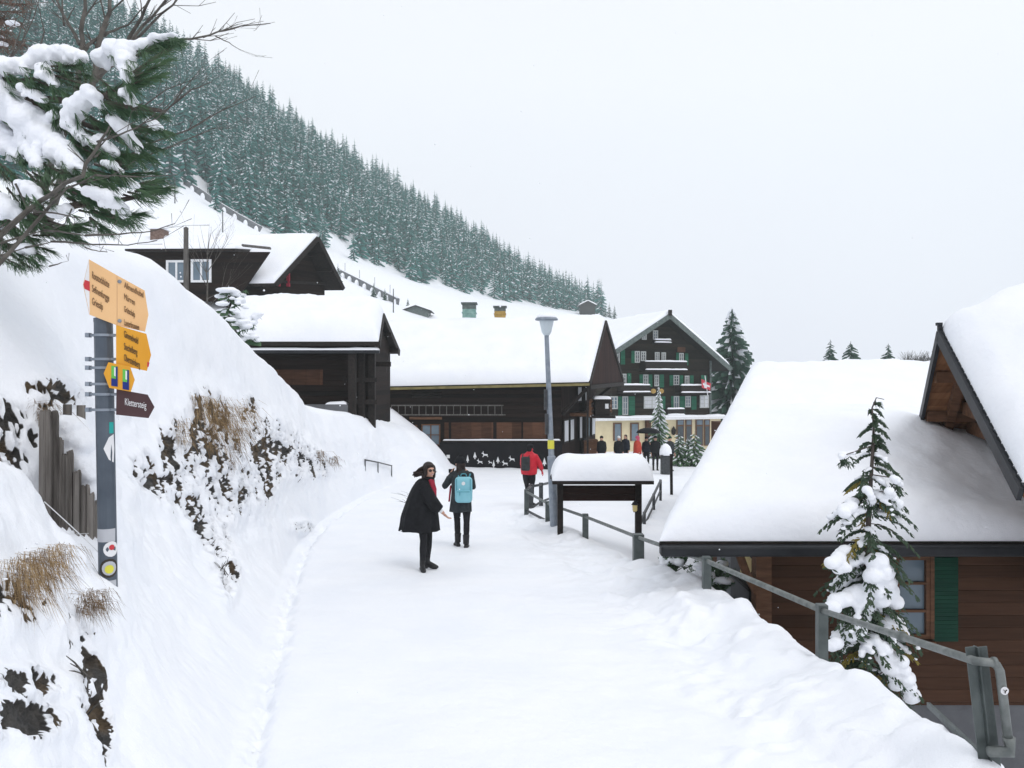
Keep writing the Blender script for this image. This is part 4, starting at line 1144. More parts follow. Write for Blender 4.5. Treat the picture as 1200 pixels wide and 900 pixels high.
crr = [Vector((11, ey, ezv)), Vector((11, 11.9, .80)), Vector((11, 14.2, 1.36)), Vector((11, 15.2, 1.20)), Vector((11, 18.0, .3))]
mb = MB()
for i in range(4): mb.sheet([cl[i], crr[i], crr[i + 1], cl[i + 1]], .10)
mb.build("roof", M['dark_wood'], cb)
def cab_lump(x, y):
    # the blanket hollows out where the gable shelters it
    d = np.exp(-(((x - 6.9) / 1.15) ** 2 + ((y - 10.5) / 1.0) ** 2))
    hump = .16 * np.exp(-(((x - 5.3) / .8) ** 2 + ((y - 12.6) / 1.6) ** 2))
    return -.34 * d + hump + .22 * np.exp(-(((x - 6.35) / .5) ** 2 + ((y - 12.7) / .7) ** 2))
roof_snow("roof_snow", cl, crr, .46, cb, r=.36, nu=150, nv=110, seed=51, amp=.035, smooth_iter=10, lump=cab_lump)
# porch at the left end
mb = MB(); mb.prism([(3.24, 11.76, -2.4), (3.24, 12.55, -2.4), (3.24, 12.55, .45), (3.24, 11.76, .45)], (.2, 0, 0)); mb.build("porch_wall", M['concrete'], cb)
mb = MB(); mb.prism([(3.255, 10.8, -2.0), (3.255, 11.7, -2.0), (3.255, 11.7, .15), (3.255, 10.8, .15)], (-.03, 0, 0)); mb.build("porch_door", M['gutter'], cb)
mb = MB()
for z in (-.95, -.55): mb.bar((3.18, 11.7, z), (3.18, 10.6, z), .04)
mb.build("porch_rail", M['dark_wood'], cb)
lp = P(874, 661, 10.75)
mb = MB(); mb.lathe(lp + Vector((0, 0, -.14)), [(.05, 0), (.075, .04), (.085, .2), (.03, .27)], 8); lan = mb.build("lantern_glass", M['lantern_glow'], cb)
mb = MB(); mb.lathe(lp + Vector((0, 0, .125)), [(.10, 0), (.06, .05), (.015, .1)], 8); mb.bar(lp + Vector((0, 0, .2)), lp + Vector((.12, .1, .25)), .02); mb.build("lantern_cap", M['gutter'], lan)
# window and shutter
xw = lambda px: (px - 600) / FPX * 10.45
zw = lambda py: CAMZ - (py - 450) / FPX * 10.45
win(cb, xw(1048), xw(1089), zw(748), zw(651), 10.46, 0, 2, 'beam', 'glass_blue', .055, .08)
mb = MB(); mb.box(((xw(1043) + xw(1093)) / 2, 10.44, zw(752)), (xw(1093) - xw(1043), .16, .05)); mb.build("sill", M['beam'], cb)
for (x0, x1, mt) in [(1092, 1123, 'green_dark'), (1010, 1043, 'green_dark')]:
    mb = MB(); mb.box(((xw(x0) + xw(x1)) / 2, 10.47, (zw(752) + zw(653)) / 2), (xw(x1) - xw(x0), .05, zw(653) - zw(752)))
    mb.build("shutter", M[mt], cb, bevel=.008)
mb = MB(); mb.box((xw(1091), 10.455, (zw(748) + zw(651)) / 2), (.05, .09, zw(651) - zw(748))); mb.build("window_jamb", M['beam'], cb)
# the tall gable that grows out of the roof
GN, GA, GF = Vector((5.35, 8.3, 1.10)), Vector((5.95, 11.0, 2.93)), Vector((6.62, 12.85, 1.50))
gr = Vector((.963, -.268, 0)); Lg = 7.0
mb = MB(); mb.sheet([GN, GA, GA + gr * Lg, GN + gr * Lg], .09); mb.build("gable_roof", M['soffit'], cb)
mb = MB(); mb.sheet([GA, GF, GF + gr * Lg, GA + gr * Lg], .09); mb.build("gable_roof", M['soffit'], cb)
def g_lump(x, y):
    s = (x - 5.9) * gr.x + (y - 11) * gr.y
    return .34 * sstep(.1, 1.2, s) 
roof_snow("gable_snow", [GN, GA, GF], [GN + gr * Lg, GA + gr * Lg, GF + gr * Lg], .40, cb, r=.32, nu=80, nv=80, seed=53, amp=.04, smooth_iter=4, lump=g_lump)
mb = MB()
o5 = gr * -.03 + Vector((0, 0, -.06))
mb.bar(GN + o5, GA + o5, .05, .16); mb.bar(GA + o5, GF + o5, .05, .16)
mb.build("bargeboard", M['gutter'], cb)
mb = MB()
rng = random.Random(4)
for i in range(26):                                       # tile ends showing under the snow edge
    t = i / 25
    q = lerp(GN, GA, t) + gr * .02 + Vector((0, 0, .02)); mb.box(q, (.07, .10, .05), Matrix.Rotation(R(34), 3, 'X'))
mb.build("tile_edge", M['gutter'], cb)
mb = MB(); mb.box(GA + Vector((-.02, 0, .05)), (.05, .05, .09)); mb.box(GA + Vector((-.03, 0, .10)), (.07, .06, .04)); mb.build("ridge_cap", M['gutter'], cb)
mb = MB()
wn_, wa_, wf_ = lerp(GN, GA, .10) + gr * 1.0, GA + gr * 1.0, lerp(GA, GF, .92) + gr * 1.0
mb.prism([wn_ + Vector((0, 0, -2)), wf_ + Vector((0, 0, -2)), wf_ + Vector((0, 0, -.12)), wa_ + Vector((0, 0, -.14)), wn_ + Vector((0, 0, -.12))], gr * .2)
mb.build("gable_wall", M['log'], cb)
mb = MB()
for t in (.33, .75):
    a9 = lerp(GA, GF, t) + Vector((0, 0, -.16)); mb.bar(a9 + gr * .02, a9 + gr * 1.0, .13, .16)
    a9 = lerp(GA, GN, t) + Vector((0, 0, -.16)); mb.bar(a9 + gr * .02, a9 + gr * 1.0, .13, .16)
r0, r1 = lerp(GA, GF, .06) + gr * .35 + Vector((0, 0, -.17)), lerp(GA, GF, .96) + gr * .35 + Vector((0, 0, -.17))
mb.bar(r0, r1, .12, .16)
r0, r1 = lerp(GA, GN, .06) + gr * .35 + Vector((0, 0, -.17)), lerp(GA, GN, .96) + gr * .35 + Vector((0, 0, -.17))
mb.bar(r0, r1, .12, .16)
mb.bar(lerp(GA, GF, .62) + gr * .55 + Vector((0, 0, -.2)), lerp(GA, GN, .62) + gr * .55 + Vector((0, 0, -.2)), .16, .2)
mb.bar(lerp(GA, GF, .9) + gr * .7 + Vector((0, 0, -.1)), lerp(GA, GN, .8) + gr * .7 + Vector((0, 0, -.15)), .16, .2)
mb.build("rafter", M['beam'], cb)

# neighbouring house behind the cabin: only its deep snow roof shows
nh = thing("snow_covered_house", (9, 20, -3), "house behind the log cabin of which only the snow buried roof shows", "house")
n0, n1, n2 = Vector((4.65, 17.6, 1.2)), Vector((6.3, 21.2, 2.36)), Vector((7.6, 25.5, .9))
m0, m1, m2 = Vector((15, 17.6, 1.2)), Vector((15, 21.2, 2.42)), Vector((15, 25.5, .9))
mb = MB(); k9 = Vector((.45, 0, -.05)); mb.sheet([n0 + k9, m0, m1, n1 + k9], .08); mb.sheet([n1 + k9, m1, m2, n2 + k9], .08); mb.build("roof", M['dark_wood'], nh)
roof_snow("roof_snow", [n0, n1, n2], [m0, m1, m2], .50, nh, r=.42, nu=90, nv=60, seed=57, amp=.10, smooth_iter=6)
mb = MB(); mb.box((10.4, 21.5, -1.2), (8.4, 6.4, 4.5)); mb.build("wall", M['log'], nh)
# ------------------------------------------------------------------ signpost
def text_mesh(body, size, extr=0.0015, align='LEFT'):
    cu = bpy.data.curves.new("lettering", 'FONT')
    cu.body = body; cu.size = size; cu.extrude = extr; cu.align_x = align; cu.align_y = 'CENTER'
    o = bpy.data.objects.new("lettering", cu); COL.objects.link(o)
    me = evaluated(o)
    bpy.data.objects.remove(o); bpy.data.curves.remove(cu)
    return me
def put_text(parent, body, size, origin, xdir, mat, width=None, nm="lettering"):
    """lettering standing upright in the plane spanned by xdir and the vertical"""
    me = text_mesh(body, size)
    x = Vector(xdir).normalized(); z = Vector((0, 0, 1)); n = x.cross(z).normalized()
    sx = 1.0
    if width is not None:
        w = max(v.co.x for v in me.vertices) - min(v.co.x for v in me.vertices)
        sx = width / w
    org = Vector(parent.location) + (Vector(parent.parent.location) if parent.parent else Vector((0, 0, 0)))
    for v in me.vertices:
        v.co = Vector(origin) + x * (v.co.x * sx) + z * v.co.y + n * v.co.z - org
    me.update()
    return link_mesh(nm, me, [M[mat]], parent)

sp = thing("signpost", (P(121, 690, 5.05).x, 5.05, P(121, 690, 5.05).z - .7), "grey steel post carrying yellow and brown hiking signs in the snow bank", "signpost")
t0, t1 = Vector(sp.location), P(121, 374, 5.05)
t0.x += .045
mb = MB(); mb.tube([t0, lerp(t0, t1, .5), t1], .055, 20); mb.lathe(t1, [(.057, -.02), (.057, .005), (.03, .012)], 20)
mb.build("pole", M['pole_blue'], sp, smooth=False)
for py in (393, 421, 431, 450, 462, 480):
    q = P(122, py, 5.05); mb = MB()
    mb.lathe(q, [(.058, -.008), (.063, -.008), (.063, .008), (.058, .008)], 20)
    mb.tube([q + Vector((-.10, -.02, 0)), q + Vector((.10, -.02, 0))], .009, 6)
    mb.box(q + Vector((-.09, -.02, 0)), (.025, .035, .028))
    mb.build("clamp", M['galv'], sp)
# plane of the double-ended sign: runs away from the viewer to the right
SX = Vector((-.10, 1, 0)).normalized(); 
SC = P(139, 350, 5.05); SC.y -= .05; SC.x += .0
def splane(px, py, c=None, sx=None):
    """point of the sign plane seen at a pixel"""
    c = SC if c is None else c; sx = SX if sx is None else sx
    a = (px - 600) / FPX
    t = (a * c.y - c.x) / (sx.x - a * sx.y)
    d = c.y + t * sx.y
    return Vector((c.x + t * sx.x, d, CAMZ - (py - 450) / FPX * d))
def arm(nm, pix, mat, label, c=None, sx=None, thick=.012, parent=None):
    pts = [splane(a, b, c, sx) for a, b in pix]
    s_ = SX if sx is None else sx
    n = s_.cross(Vector((0, 0, 1))).normalized()
    if n.y > 0: n = -n
    mb = MB(); mb.prism(pts, n * -thick)
    o = mb.build(nm, M[mat], parent or sp)
    if label: o['label'] = label
    return o, n
SX2 = Vector((.25, 1, 0)).normalized()
SX = Vector((.80, .60, 0)).normalized()      # set so that the left tip is the nearer one
def line_txt(parent, body, px0, py0, px1, py1, mat, c=None, sx=None, hpx=9, n=None):
    a, b = splane(px0, py0, c, sx), splane(px1, py1, c, sx)
    d = (b - a); w = d.length
    size = hpx / FPX * a.y * 1.35
    me = text_mesh(body, size)
    xs = [v.co.x for v in me.vertices]
    k = w / (max(xs) - min(xs))
    s_ = (SX if sx is None else sx)
    u = d.normalized(); z = Vector((0, 0, 1)); nn = s_.cross(z).normalized()
    if nn.y > 0: nn = -nn
    org = Vector(parent.location) + (Vector(parent.parent.location) if parent.parent else Vector((0, 0, 0)))
    for v in me.vertices:
        v.co = a + u * (v.co.x - min(xs)) * k + z * v.co.y + nn * (v.co.z + .0025) - org
    me.update()
    return link_mesh("lettering", me, [M[mat]], parent)
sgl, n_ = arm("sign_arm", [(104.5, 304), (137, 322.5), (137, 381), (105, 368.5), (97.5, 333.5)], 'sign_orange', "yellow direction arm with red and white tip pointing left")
mb = MB()
tip = [splane(*q) for q in [(104.3, 304.2), (105, 368.3), (97.7, 333.5)]]
mb.prism([p + n_ * .003 for p in tip], n_ * -.0025); mb.build("white_tip", M['white_ink'], sgl)
mb = MB()
tip = [splane(*q) for q in [(99.4, 328), (105, 330), (105.1, 341.3), (99, 338.5), (97.7, 333.5)]]
mb.prism([p + n_ * .0055 for p in tip], n_ * -.0025); mb.build("red_bar", M['red_ink'], sgl)
for body, y0, y1, x1 in [("Rotstockhütte", 322.5, 334, 128), ("Sefinenfurgge", 338, 350, 128), ("Griesalp", 353, 360, 120.5)]:
    line_txt(sgl, body, 108, y0, x1, y1, 'ink_soft', hpx=9)
for py in (330, 376):
    mb = MB(); mb.lathe(splane(140, py) + n_ * .004, [(.012, -.004), (.012, .004), (.006, .007)], 8, axis=Matrix(((1, 0, 0), (0, 0, 1), (0, -1, 0))).transposed())
    mb.build("bolt", M['galv'], sgl)
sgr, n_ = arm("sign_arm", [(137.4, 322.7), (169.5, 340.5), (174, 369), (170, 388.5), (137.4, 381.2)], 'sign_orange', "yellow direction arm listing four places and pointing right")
for body, y0, y1, x1 in [("Allmendhubel", 334, 346, 168), ("Mürren", 347.5, 355, 158), ("Grütschalp", 362, 369, 158), ("Lauterbrunnen", 378, 384, 163)]:
    line_txt(sgr, body, 145.5, y0, x1, y1, 'ink_soft', hpx=7.5)
SY = Vector((.93, .37, 0)).normalized()
c2 = SC + Vector((.01, .0, 0))
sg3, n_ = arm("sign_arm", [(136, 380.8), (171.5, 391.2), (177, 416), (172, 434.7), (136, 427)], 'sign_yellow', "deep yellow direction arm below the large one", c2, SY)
for body, y0, y1, x1 in [("Gimmelwald", 391.5, 400, 162), ("Stechelberg", 406, 413, 161), ("Obersteinberg", 419, 428, 164)]:
    line_txt(sg3, body, 145.5, y0, x1, y1, 'ink', c2, SY, 8.5)
mb = MB(); p3 = [splane(*q, c2, SY) for q in [(172.6, 424), (175.2, 425), (174.2, 430), (172.6, 429.5)]]
mb.prism([p + n_ * .003 for p in p3], n_ * -.0025); mb.build("red_bar", M['red_ink'], sg3)
c4s = SC + Vector((-.02, -.03, 0)); SZ = Vector((.97, .24, 0)).normalized()
sg4, n_ = arm("route_plate", [(127, 424.5), (152, 429.5), (157.5, 445), (153, 459), (128, 454.5), (121.5, 437.5)], 'sign_yellow', "small six sided yellow route plate with two green and blue number fields", c4s, SZ)
for x0 in (130.5, 143.8):
    dy0 = (x0 - 130.5) * .30
    for (ya, yb, mt, nm) in [(428.5, 443, 'green_ink', 'green_field'), (443.2, 452, 'blue_ink', 'blue_field')]:
        mb = MB(); mb.prism([splane(x0, ya + dy0, c4s, SZ) + n_ * .003, splane(x0 + 7.5, ya + dy0 + 1.2, c4s, SZ) + n_ * .003, splane(x0 + 7.5, yb + dy0 + 1.2, c4s, SZ) + n_ * .003, splane(x0, yb + dy0, c4s, SZ) + n_ * .003], n_ * -.0025)
        mb.build(nm, M[mt], sg4)
    mb = MB(); mb.prism([splane(x0 + 5.6, 429.5 + dy0, c4s, SZ) + n_ * .006, splane(x0 + 7.5, 429.8 + dy0, c4s, SZ) + n_ * .006, splane(x0 + 7.5, 452 + dy0, c4s, SZ) + n_ * .006, splane(x0 + 5.6, 452 + dy0, c4s, SZ) + n_ * .006], n_ * -.0025)
    mb.build("blue_field", M['blue_ink'], sg4)
    line_txt(sg4, "1", x0 + 3.4, 436 + dy0, x0 + 5.2, 436.6 + dy0, 'white_ink', c4s, SZ, 11)
sg5, n_ = arm("sign_arm", [(136.5, 456), (173, 462.5), (181, 477), (174, 490), (136, 486)], 'sign_brown', "brown direction arm pointing right at the bottom of the signs", c2, SY)
line_txt(sg5, "Klettersteig", 146.5, 471, 171.5, 475.5, 'white_ink', c2, SY, 8.5)
# stickers on the pole
def pole_at(pyc):
    z = P(0, pyc, 5.05).z; return lerp(t0, t1, (z - t0.z) / (t1.z - t0.z))
def sticker(pyc, h, a0, a1, mat, nm, r=.0570):
    """a patch wrapped on the pole between angles a0..a1 (degrees, -90 faces the viewer)"""
    mb = MB(); n = 10
    q = pole_at(pyc)
    hh_ = h / FPX * 5.05 / 2
    for k in range(n):
        th0, th1 = R(a0 + (a1 - a0) * k / n), R(a0 + (a1 - a0) * (k + 1) / n)
        mb.add([q + Vector((r * math.cos(th0), r * math.sin(th0), -hh_)), q + Vector((r * math.cos(th1), r * math.sin(th1), -hh_)), q + Vector((r * math.cos(th1), r * math.sin(th1), hh_)), q + Vector((r * math.cos(th0), r * math.sin(th0), hh_))], [(0, 1, 2, 3)])
    return mb.build(nm, M[mat], sp, smooth=True)
def disc_sticker(pyc, rad_px, ang, mat, nm, r=.0585):
    q = pole_at(pyc); rr = rad_px / FPX * 5.05
    mb = MB(); n = 16; pts = []
    for k in range(n):
        th = 2 * math.pi * k / n; a = R(ang) + rr * math.cos(th) / r
        pts.append(q + Vector((r * math.cos(a), r * math.sin(a), rr * math.sin(th))))
    cpt = q + Vector((r * math.cos(R(ang)), r * math.sin(R(ang)), 0))
    mb.add(pts + [cpt], [(i, (i + 1) % n, n) for i in range(n)])
    return mb.build(nm, M[mat], sp, smooth=True)
sticker(501, 13, -40, -8, 'teal_ink', "teal_sticker")
sticker(626, 15, -170, -10, 'grey_sticker', "grey_band")
tq = pole_at(525)
mb = MB(); pts = []
for a_, dz_ in [(-75, 0), (-45, .07), (-12, .09), (-5, 0), (-12, -.09), (-45, -.07)]:
    pts.append(tq + Vector((.0580 * math.cos(R(a_)), .0580 * math.sin(R(a_)), dz_)))
mb.add(pts, [tuple(range(6))]); mb.build("white_sticker", M['white_ink'], sp)
disc_sticker(642, 9, -40, 'white_ink', "round_sticker"); disc_sticker(640, 3.2, -38, 'red_ink', "round_sticker_mark", .0600)
disc_sticker(664, 11, -55, 'ink', "round_sticker"); disc_sticker(664, 8.2, -55, 'grey_sticker', "round_sticker", .0600)
disc_sticker(665, 5, -55, 'yellow_ink', "round_sticker_mark", .0615)
sticker(683, 9, -170, -10, 'grey_sticker', "grey_band")

# ------------------------------------------------------------------ old plank fence and its wire
pf = thing("plank_fence", (P(85, 640, 5.35).x, 5.35, 1.0), "weathered grey broken plank fence holding back snow beside the signpost", "fence")
rng = random.Random(7)
tops = [(46, 480, 7), (53, 479, 6), (59.5, 480, 7), (66, 512, 6), (72, 530, 6), (78, 527, 6), (83, 550, 6), (88, 549, 5), (93, 568, 6), (98.5, 566, 5), (103.5, 577, 5), (108.5, 586, 5), (113.5, 566, 4.5), (118, 573, 5)]
for i, (px, pyt, w) in enumerate(tops):
    d = 5.28 + .012 * i + rng.uniform(-.012, .012)
    zt_ = P(px, pyt, d).z; w_ = w * 1.06 / FPX * d
    x = P(px + w / 2, pyt, d).x
    zb_ = P(px, 720, d).z - .1
    mb = MB(); n = 5; tip = rng.uniform(.0, .03)
    top = [(x - w_ / 2, d, zt_ - rng.uniform(0, .03))]
    for k in range(1, n): top.append((x - w_ / 2 + w_ * k / n, d, zt_ - rng.uniform(0, .035)))
    top.append((x + w_ / 2, d, zt_ - rng.uniform(0, .05)))
    lean = rng.uniform(-.008, .008)
    mb.prism([(x - w_ / 2 + lean, d, zb_), (x + w_ / 2 + lean, d, zb_)] + list(reversed(top)), (0, .022 + rng.uniform(0, .008), 0))
    mb.build("plank", M['grey_wood'], pf)
mb = MB(); mb.tube([P(52, 588, 5.22), P(74, 608, 5.18), P(100, 632, 5.17), P(121, 653, 5.0)], .0035, 5); mb.tube([P(70, 625, 5.2), P(86, 626, 5.18), P(104, 625, 5.2)], .002, 4)
mb.build("wire", M['white_paint'], pf)
for (px, pyt, w) in [(75, 478, 8), (91, 479, 8)]:
    d = 5.62; mb = MB(); q = P(px + w / 2, pyt, d); mb.box((q.x, d, q.z - .25), (w / FPX * d, .03, .55)); mb.build("plank", M['grey_wood'], pf)
snow_clumps("snow_lodged", [(P(px, py, 5.55), (r / FPX * 5.5 * 1.1, .12, r / FPX * 5.5)) for px, py, r in
    [(85, 500, 15), (92, 515, 16), (80, 512, 12), (100, 520, 11), (90, 530, 12), (97, 545, 15), (105, 552, 14), (112, 558, 8), (100, 560, 11), (108, 572, 8), (113, 580, 6), (107, 590, 4), (78, 495, 10)]], pf, .014, .012)

# ------------------------------------------------------------------ street lamp
lb, lt = P(650, 618, 16.4), P(640.5, 392, 16.4); lb.z = gz(lb.x, lb.y) - .25
sl_ = thing("street_lamp", lb, "tall grey street lamp with flat round head beside the information board", "street lamp")
mid = lerp(lb, lt, .40)
mb = MB(); mb.tube([lb, mid], .085, 16); mb.tube([mid, lerp(lb, lt, .405)], [.085, .062], 16); mb.tube([lerp(lb, lt, .405), lt], [.060, .046], 16)
mb.build("pole", M['galv'], sl_, smooth=False)
mb = MB(); q = lerp(lb, lt, .46); mb.lathe(q, [(.064, -.09), (.068, -.09), (.068, .09), (.064, .09)], 16); mb.build("yellow_band", M['yellow_ink'], sl_)
mb = MB()
u_ = (lt - lb).normalized()
mb.lathe(lt, [(.055, -.02), (.10, .05), (.145, .26), (.15, .30)], 20); mb.build("diffuser", M['lamp_white'], sl_, smooth=True)
mb = MB(); mb.lathe(lt + Vector((0, 0, .30)), [(.15, -.015), (.232, -.005), (.238, .018), (.215, .045), (.09, .078)], 24); hd_ = mb.build("lamp_head", M['galv'], sl_, smooth=True)
mb = MB(); mb.lathe(lt + Vector((0, 0, .345)), [(.205, -.01), (.20, .03), (.15, .07), (.07, .092), (.01, .10)], 20); mb.build("snow_cap", M['snow'], sl_, smooth=True)
for k, (a, b) in enumerate([(.50, .62), (.62, .74)]):
    mb = MB(); mb.box(lerp(lb, lt, (a + b) / 2) + Vector((-.075, -.02, 0)), (.06, .10, .42)); mb.build("control_box", M['rail_dark'], sl_)

# ------------------------------------------------------------------ roofed information board
bd = 15.6
ib = thing("information_board", (P(708, 620, bd).x, bd, gz(P(708, 620, bd).x, bd) - .2), "dark roofed information board heaped with snow beside the railing", "information board")
q = lambda px, py, d=bd: P(px - 4, py + 1, d)
for px, w in [(660.5, .11), (752, .12)]:
    a = q(px, 566); mb = MB(); mb.bar(Vector((a.x, bd, a.z)), Vector((a.x, bd, -2.2)), w, .11); mb.build("post", M['dark_wood'], ib)
a, b = q(662, 586), q(751, 568)
mb = MB(); mb.box(((a.x + b.x) / 2, bd + .02, (a.z + b.z) / 2), (b.x - a.x, .05, b.z - a.z)); mb.build("panel", M['board_wood'], ib)
mb = MB(); a, b = q(650, 560), q(766, 560)
ra = [Vector((a.x, bd - .42, a.z)), Vector((a.x, bd, a.z + .10)), Vector((a.x, bd + .45, a.z))]; rb = [Vector((b.x, bd - .42, b.z)), Vector((b.x, bd, b.z + .10)), Vector((b.x, bd + .45, b.z))]
mb.sheet([ra[0], rb[0], rb[1], ra[1]], .06); mb.sheet([ra[1], rb[1], rb[2], ra[2]], .06)
mb.box(((a.x + b.x) / 2, bd, a.z - .03), (b.x - a.x - .25, .5, .05)); 
for x in (a.x + .12, b.x - .12): mb.box((x, bd, a.z - .02), (.08, .7, .10))
mb.build("roof", M['dark_wood'], ib)
roof_snow("roof_snow", ra, rb, .40, ib, r=.30, nu=60, nv=34, seed=61, amp=.025, smooth_iter=3)
lp = P(744, 594, bd - .1)
lan = thing("small_lantern", lp + Vector((0, 0, -.1)), "small black lantern with pale glass hanging at the right post of the board", "lantern")
mb = MB(); mb.lathe(lp, [(.03, -.09), (.045, -.07), (.05, .04)], 6); mb.build("glass", M['lantern_glow'], lan)
mb = MB(); mb.lathe(lp + Vector((0, 0, .04)), [(.07, 0), (.04, .05), (.01, .08)], 6); mb.lathe(lp + Vector((0, 0, -.10)), [(.035, 0), (.03, .012)], 6); mb.bar(lp + Vector((0, 0, .1)), lp + Vector((.10, .06, .1)), .015); mb.bar(lp + Vector((0, 0, .1)), lp + Vector((0, 0, .13)), .015)
mb.build("frame", M['gutter'], lan)

# ------------------------------------------------------------------ railing along the road
def railing(name, posts, label, top_r, post_w, low=True, ptop=.0, mats=('rail_steel', 'steel_paint'), low_from=0):
    """posts: list of (px, py of the rail, depth)"""
    p0 = P(*posts[0]); root = thing(name, (p0.x, p0.y, gz(p0.x, p0.y)), label, "railing")
    tops = [P(*p) for p in posts]
    for i, t in enumerate(tops):
        mb = MB(); b = Vector((t.x, t.y, min(gz(t.x, t.y), t.z - .2) - .45)); mb.bar(b, t + Vector((0, 0, ptop)), post_w[i] if isinstance(post_w, list) else post_w)
        mb.build("post", M[mats[1]], root, bevel=.006)
    mb = MB(); mb.tube([t + Vector((0, -.03, -.02)) for t in tops], top_r, 10); mb.build("handrail", M[mats[0]], root, smooth=True)
    return root, tops
n0 = P(1150, 766, 4.45)
rp = [(1146, 771, 4.45), (963, 712, 6.9), (828, 655, 9.4), (748, 628, 12.3), (686, 604, 15.2), (642, 589, 17.2), (617, 575, 18.6)]
rail, tops = railing("road_railing", rp[1:], "grey steel railing sunk in the snow along the right edge of the road", .029, [.085, .095, .16, .11, .11, .11], ptop=.03)
# the last post at the near end: a broad steel section with the tube bent down beside it
t = n0
mb = MB()
bt = Vector((t.x + .085, t.y - .02, -1.0))
axis_ = Vector((.12, 0, -1)).normalized()
mb.bar(t + Vector((-.03, 0, .04)), t + axis_ * 1.6 + Vector((-.03, 0, 0)), .05, .009, up=Vector((1, 0, 0)))
mb.bar(t + Vector((-.058, 0, .04)), t + axis_ * 1.6 + Vector((-.058, 0, 0)), .009, .066, up=Vector((1, 0, 0)))
mb.bar(t + Vector((-.002, 0, .04)), t + axis_ * 1.6 + Vector((-.002, 0, 0)), .009, .066, up=Vector((1, 0, 0)))
mb.build("end_post", M['steel_paint'], rail, bevel=.003)
e = t + Vector((-.07, -.06, -.02))
second = P(963, 712, 6.9) + Vector((0, -.03, -.02))
mb = MB()
bend = [e + Vector((.09, -.01, -.005)), e + Vector((.112, -.01, -.018)), e + Vector((.130, -.01, -.05)), e + Vector((.136, -.01, -.09))]
mb.tube([second, lerp(second, e, .5), e] + bend + [bend[-1] + axis_ * .36], .024, 14); mb.build("handrail", M['rail_steel'], rail, smooth=True)
mb = MB(); q9 = bend[-1] + axis_ * .36
mb.tube([q9 + Vector((0, 0, .03)), q9 + axis_ * .05, q9 + Vector((-.11, .0, -.05))], [.034, .034, .028], 12)
mb.build("pipe_joint", M['rail_steel'], rail, smooth=True); mb = MB(); cp = lerp(second, e, .62); dr = (e - second).normalized(); mb.tube([cp, cp + dr * .035], .036, 12); cp = lerp(second, e, .0); 
mb.build("pipe_joint", M['rail_steel'], rail, smooth=True); mb = MB(); mb.tube([bend[0], bend[0] + Vector((.02, 0, 0))], .03, 12)
mb.build("pipe_joint", M['rail_steel'], rail, smooth=True)
mb = MB(); a = t + axis_ * .58 + Vector((-.06, 0, 0)); mb.bar(a, lerp(a, P(1088, 826, 5.4), 1.0), .022, .034); mb.build("lower_rail", M['steel_paint'], rail)
mb = MB(); s9 = bend[-1] + axis_ * .06 + Vector((-.005, -.0325, 0))
mb.lathe(s9, [(.022, 0), (.022, .002)], 16, axis=Matrix(((1, 0, 0), (0, 0, -1), (0, 1, 0))).transposed()); mb.build("round_sticker", M['white_ink'], rail)
mb = MB(); y9 = s9.y - .004
for dx_, dz_ in [((-.010, .008), (.0, -.002)), ((.010, .008), (.0, -.002)), ((0, -.002), (0, -.012))]:
    mb.bar((s9.x + dx_[0], y9, s9.z + dx_[1]), (s9.x + dz_[0], y9, s9.z + dz_[1]), .005, .002)
mb.build("sticker_mark", M['ink'], rail)
mb = MB(); mb.tube([P(617, 598, 18.6) + Vector((0, -.03, .0)), P(642, 611, 17.2), P(686, 634, 15.2)], .03, 8); mb.build("lower_rail", M['rail_dark'], rail, smooth=True)
# the corner where it turns back towards the stairs
rail2, _ = railing("stair_railing", [(622, 569, 20.3), (634, 567, 21.5), (652, 563, 22.6)], "short dark railing turning away behind the lamp post", .035, .11, mats=('rail_dark', 'rail_dark'), ptop=.03)
mb = MB(); mb.tube([P(620, 597, 20.0), P(634, 588, 21.5), P(660, 578, 23)], .03, 8); mb.tube([P(617, 574, 18.6), P(622, 570, 20.3)], .03, 8); mb.build("lower_rail", M['rail_dark'], rail2, smooth=True)
rail3, t3 = railing("path_railing", [(748, 618, 17.4), (755, 600, 18.8), (766, 578.5, 21), (774, 562, 23.5)], "thin dark sloping railing beside the snowy path behind the board", .035, .07, mats=('rail_dark', 'rail_dark'))
mb = MB(); mb.tube([p + Vector((0, 0, -.32)) for p in t3], .025, 6); mb.build("lower_rail", M['rail_dark'], rail3, smooth=True)
q = P(787, 570, 25.5); q2 = P(786.5, 532, 25.5)
tag(MB().bar(q + Vector((0, 0, -.4)), q2, .08).build("wooden_post", M['dark_wood']), "single dark post standing at the upper end of the snowy path", "post")
rail4, _ = railing("square_railing", [(793, 524, 45), (800, 524, 47), (808, 528, 49)], "low dark railing in front of the snowy hedge on the square", .04, .12, mats=('rail_dark', 'rail_dark'), ptop=.05)
hr, th_ = railing("bank_handrail", [(px_, py_, ghit(px_, py_ + 11).y - .05) for px_, py_ in ((428, 538), (443, 541), (459, 545))], "thin dark handrail half buried in the snow bank on the left", .022, .035, mats=('rail_dark', 'rail_dark'))
# snow topped litter bin
lb_ = P(780, 552, 36.5); lb_.z = gz(lb_.x, 36.5) - .16
bn = thing("litter_bin", lb_, "dark litter bin with a tall rounded cap of snow on the square", "litter bin")
w = .30
mb = MB(); mb.box(lb_ + Vector((0, 0, .52)), (.42, .40, .95)); mb.build("body", M['rail_dark'], bn, bevel=.03)
mb = MB(); mb.box(lb_ + Vector((0, 0, 1.02)), (.5, .46, .05)); mb.build("lid", M['rail_dark'], bn, bevel=.01)
mb = MB(); mb.lathe(lb_ + Vector((0, 0, 1.03)), [(.27, 0), (.285, .08), (.27, .25), (.21, .40), (.11, .50), (.02, .54)], 18); mb.build("snow_cap", M['snow'], bn, smooth=True)

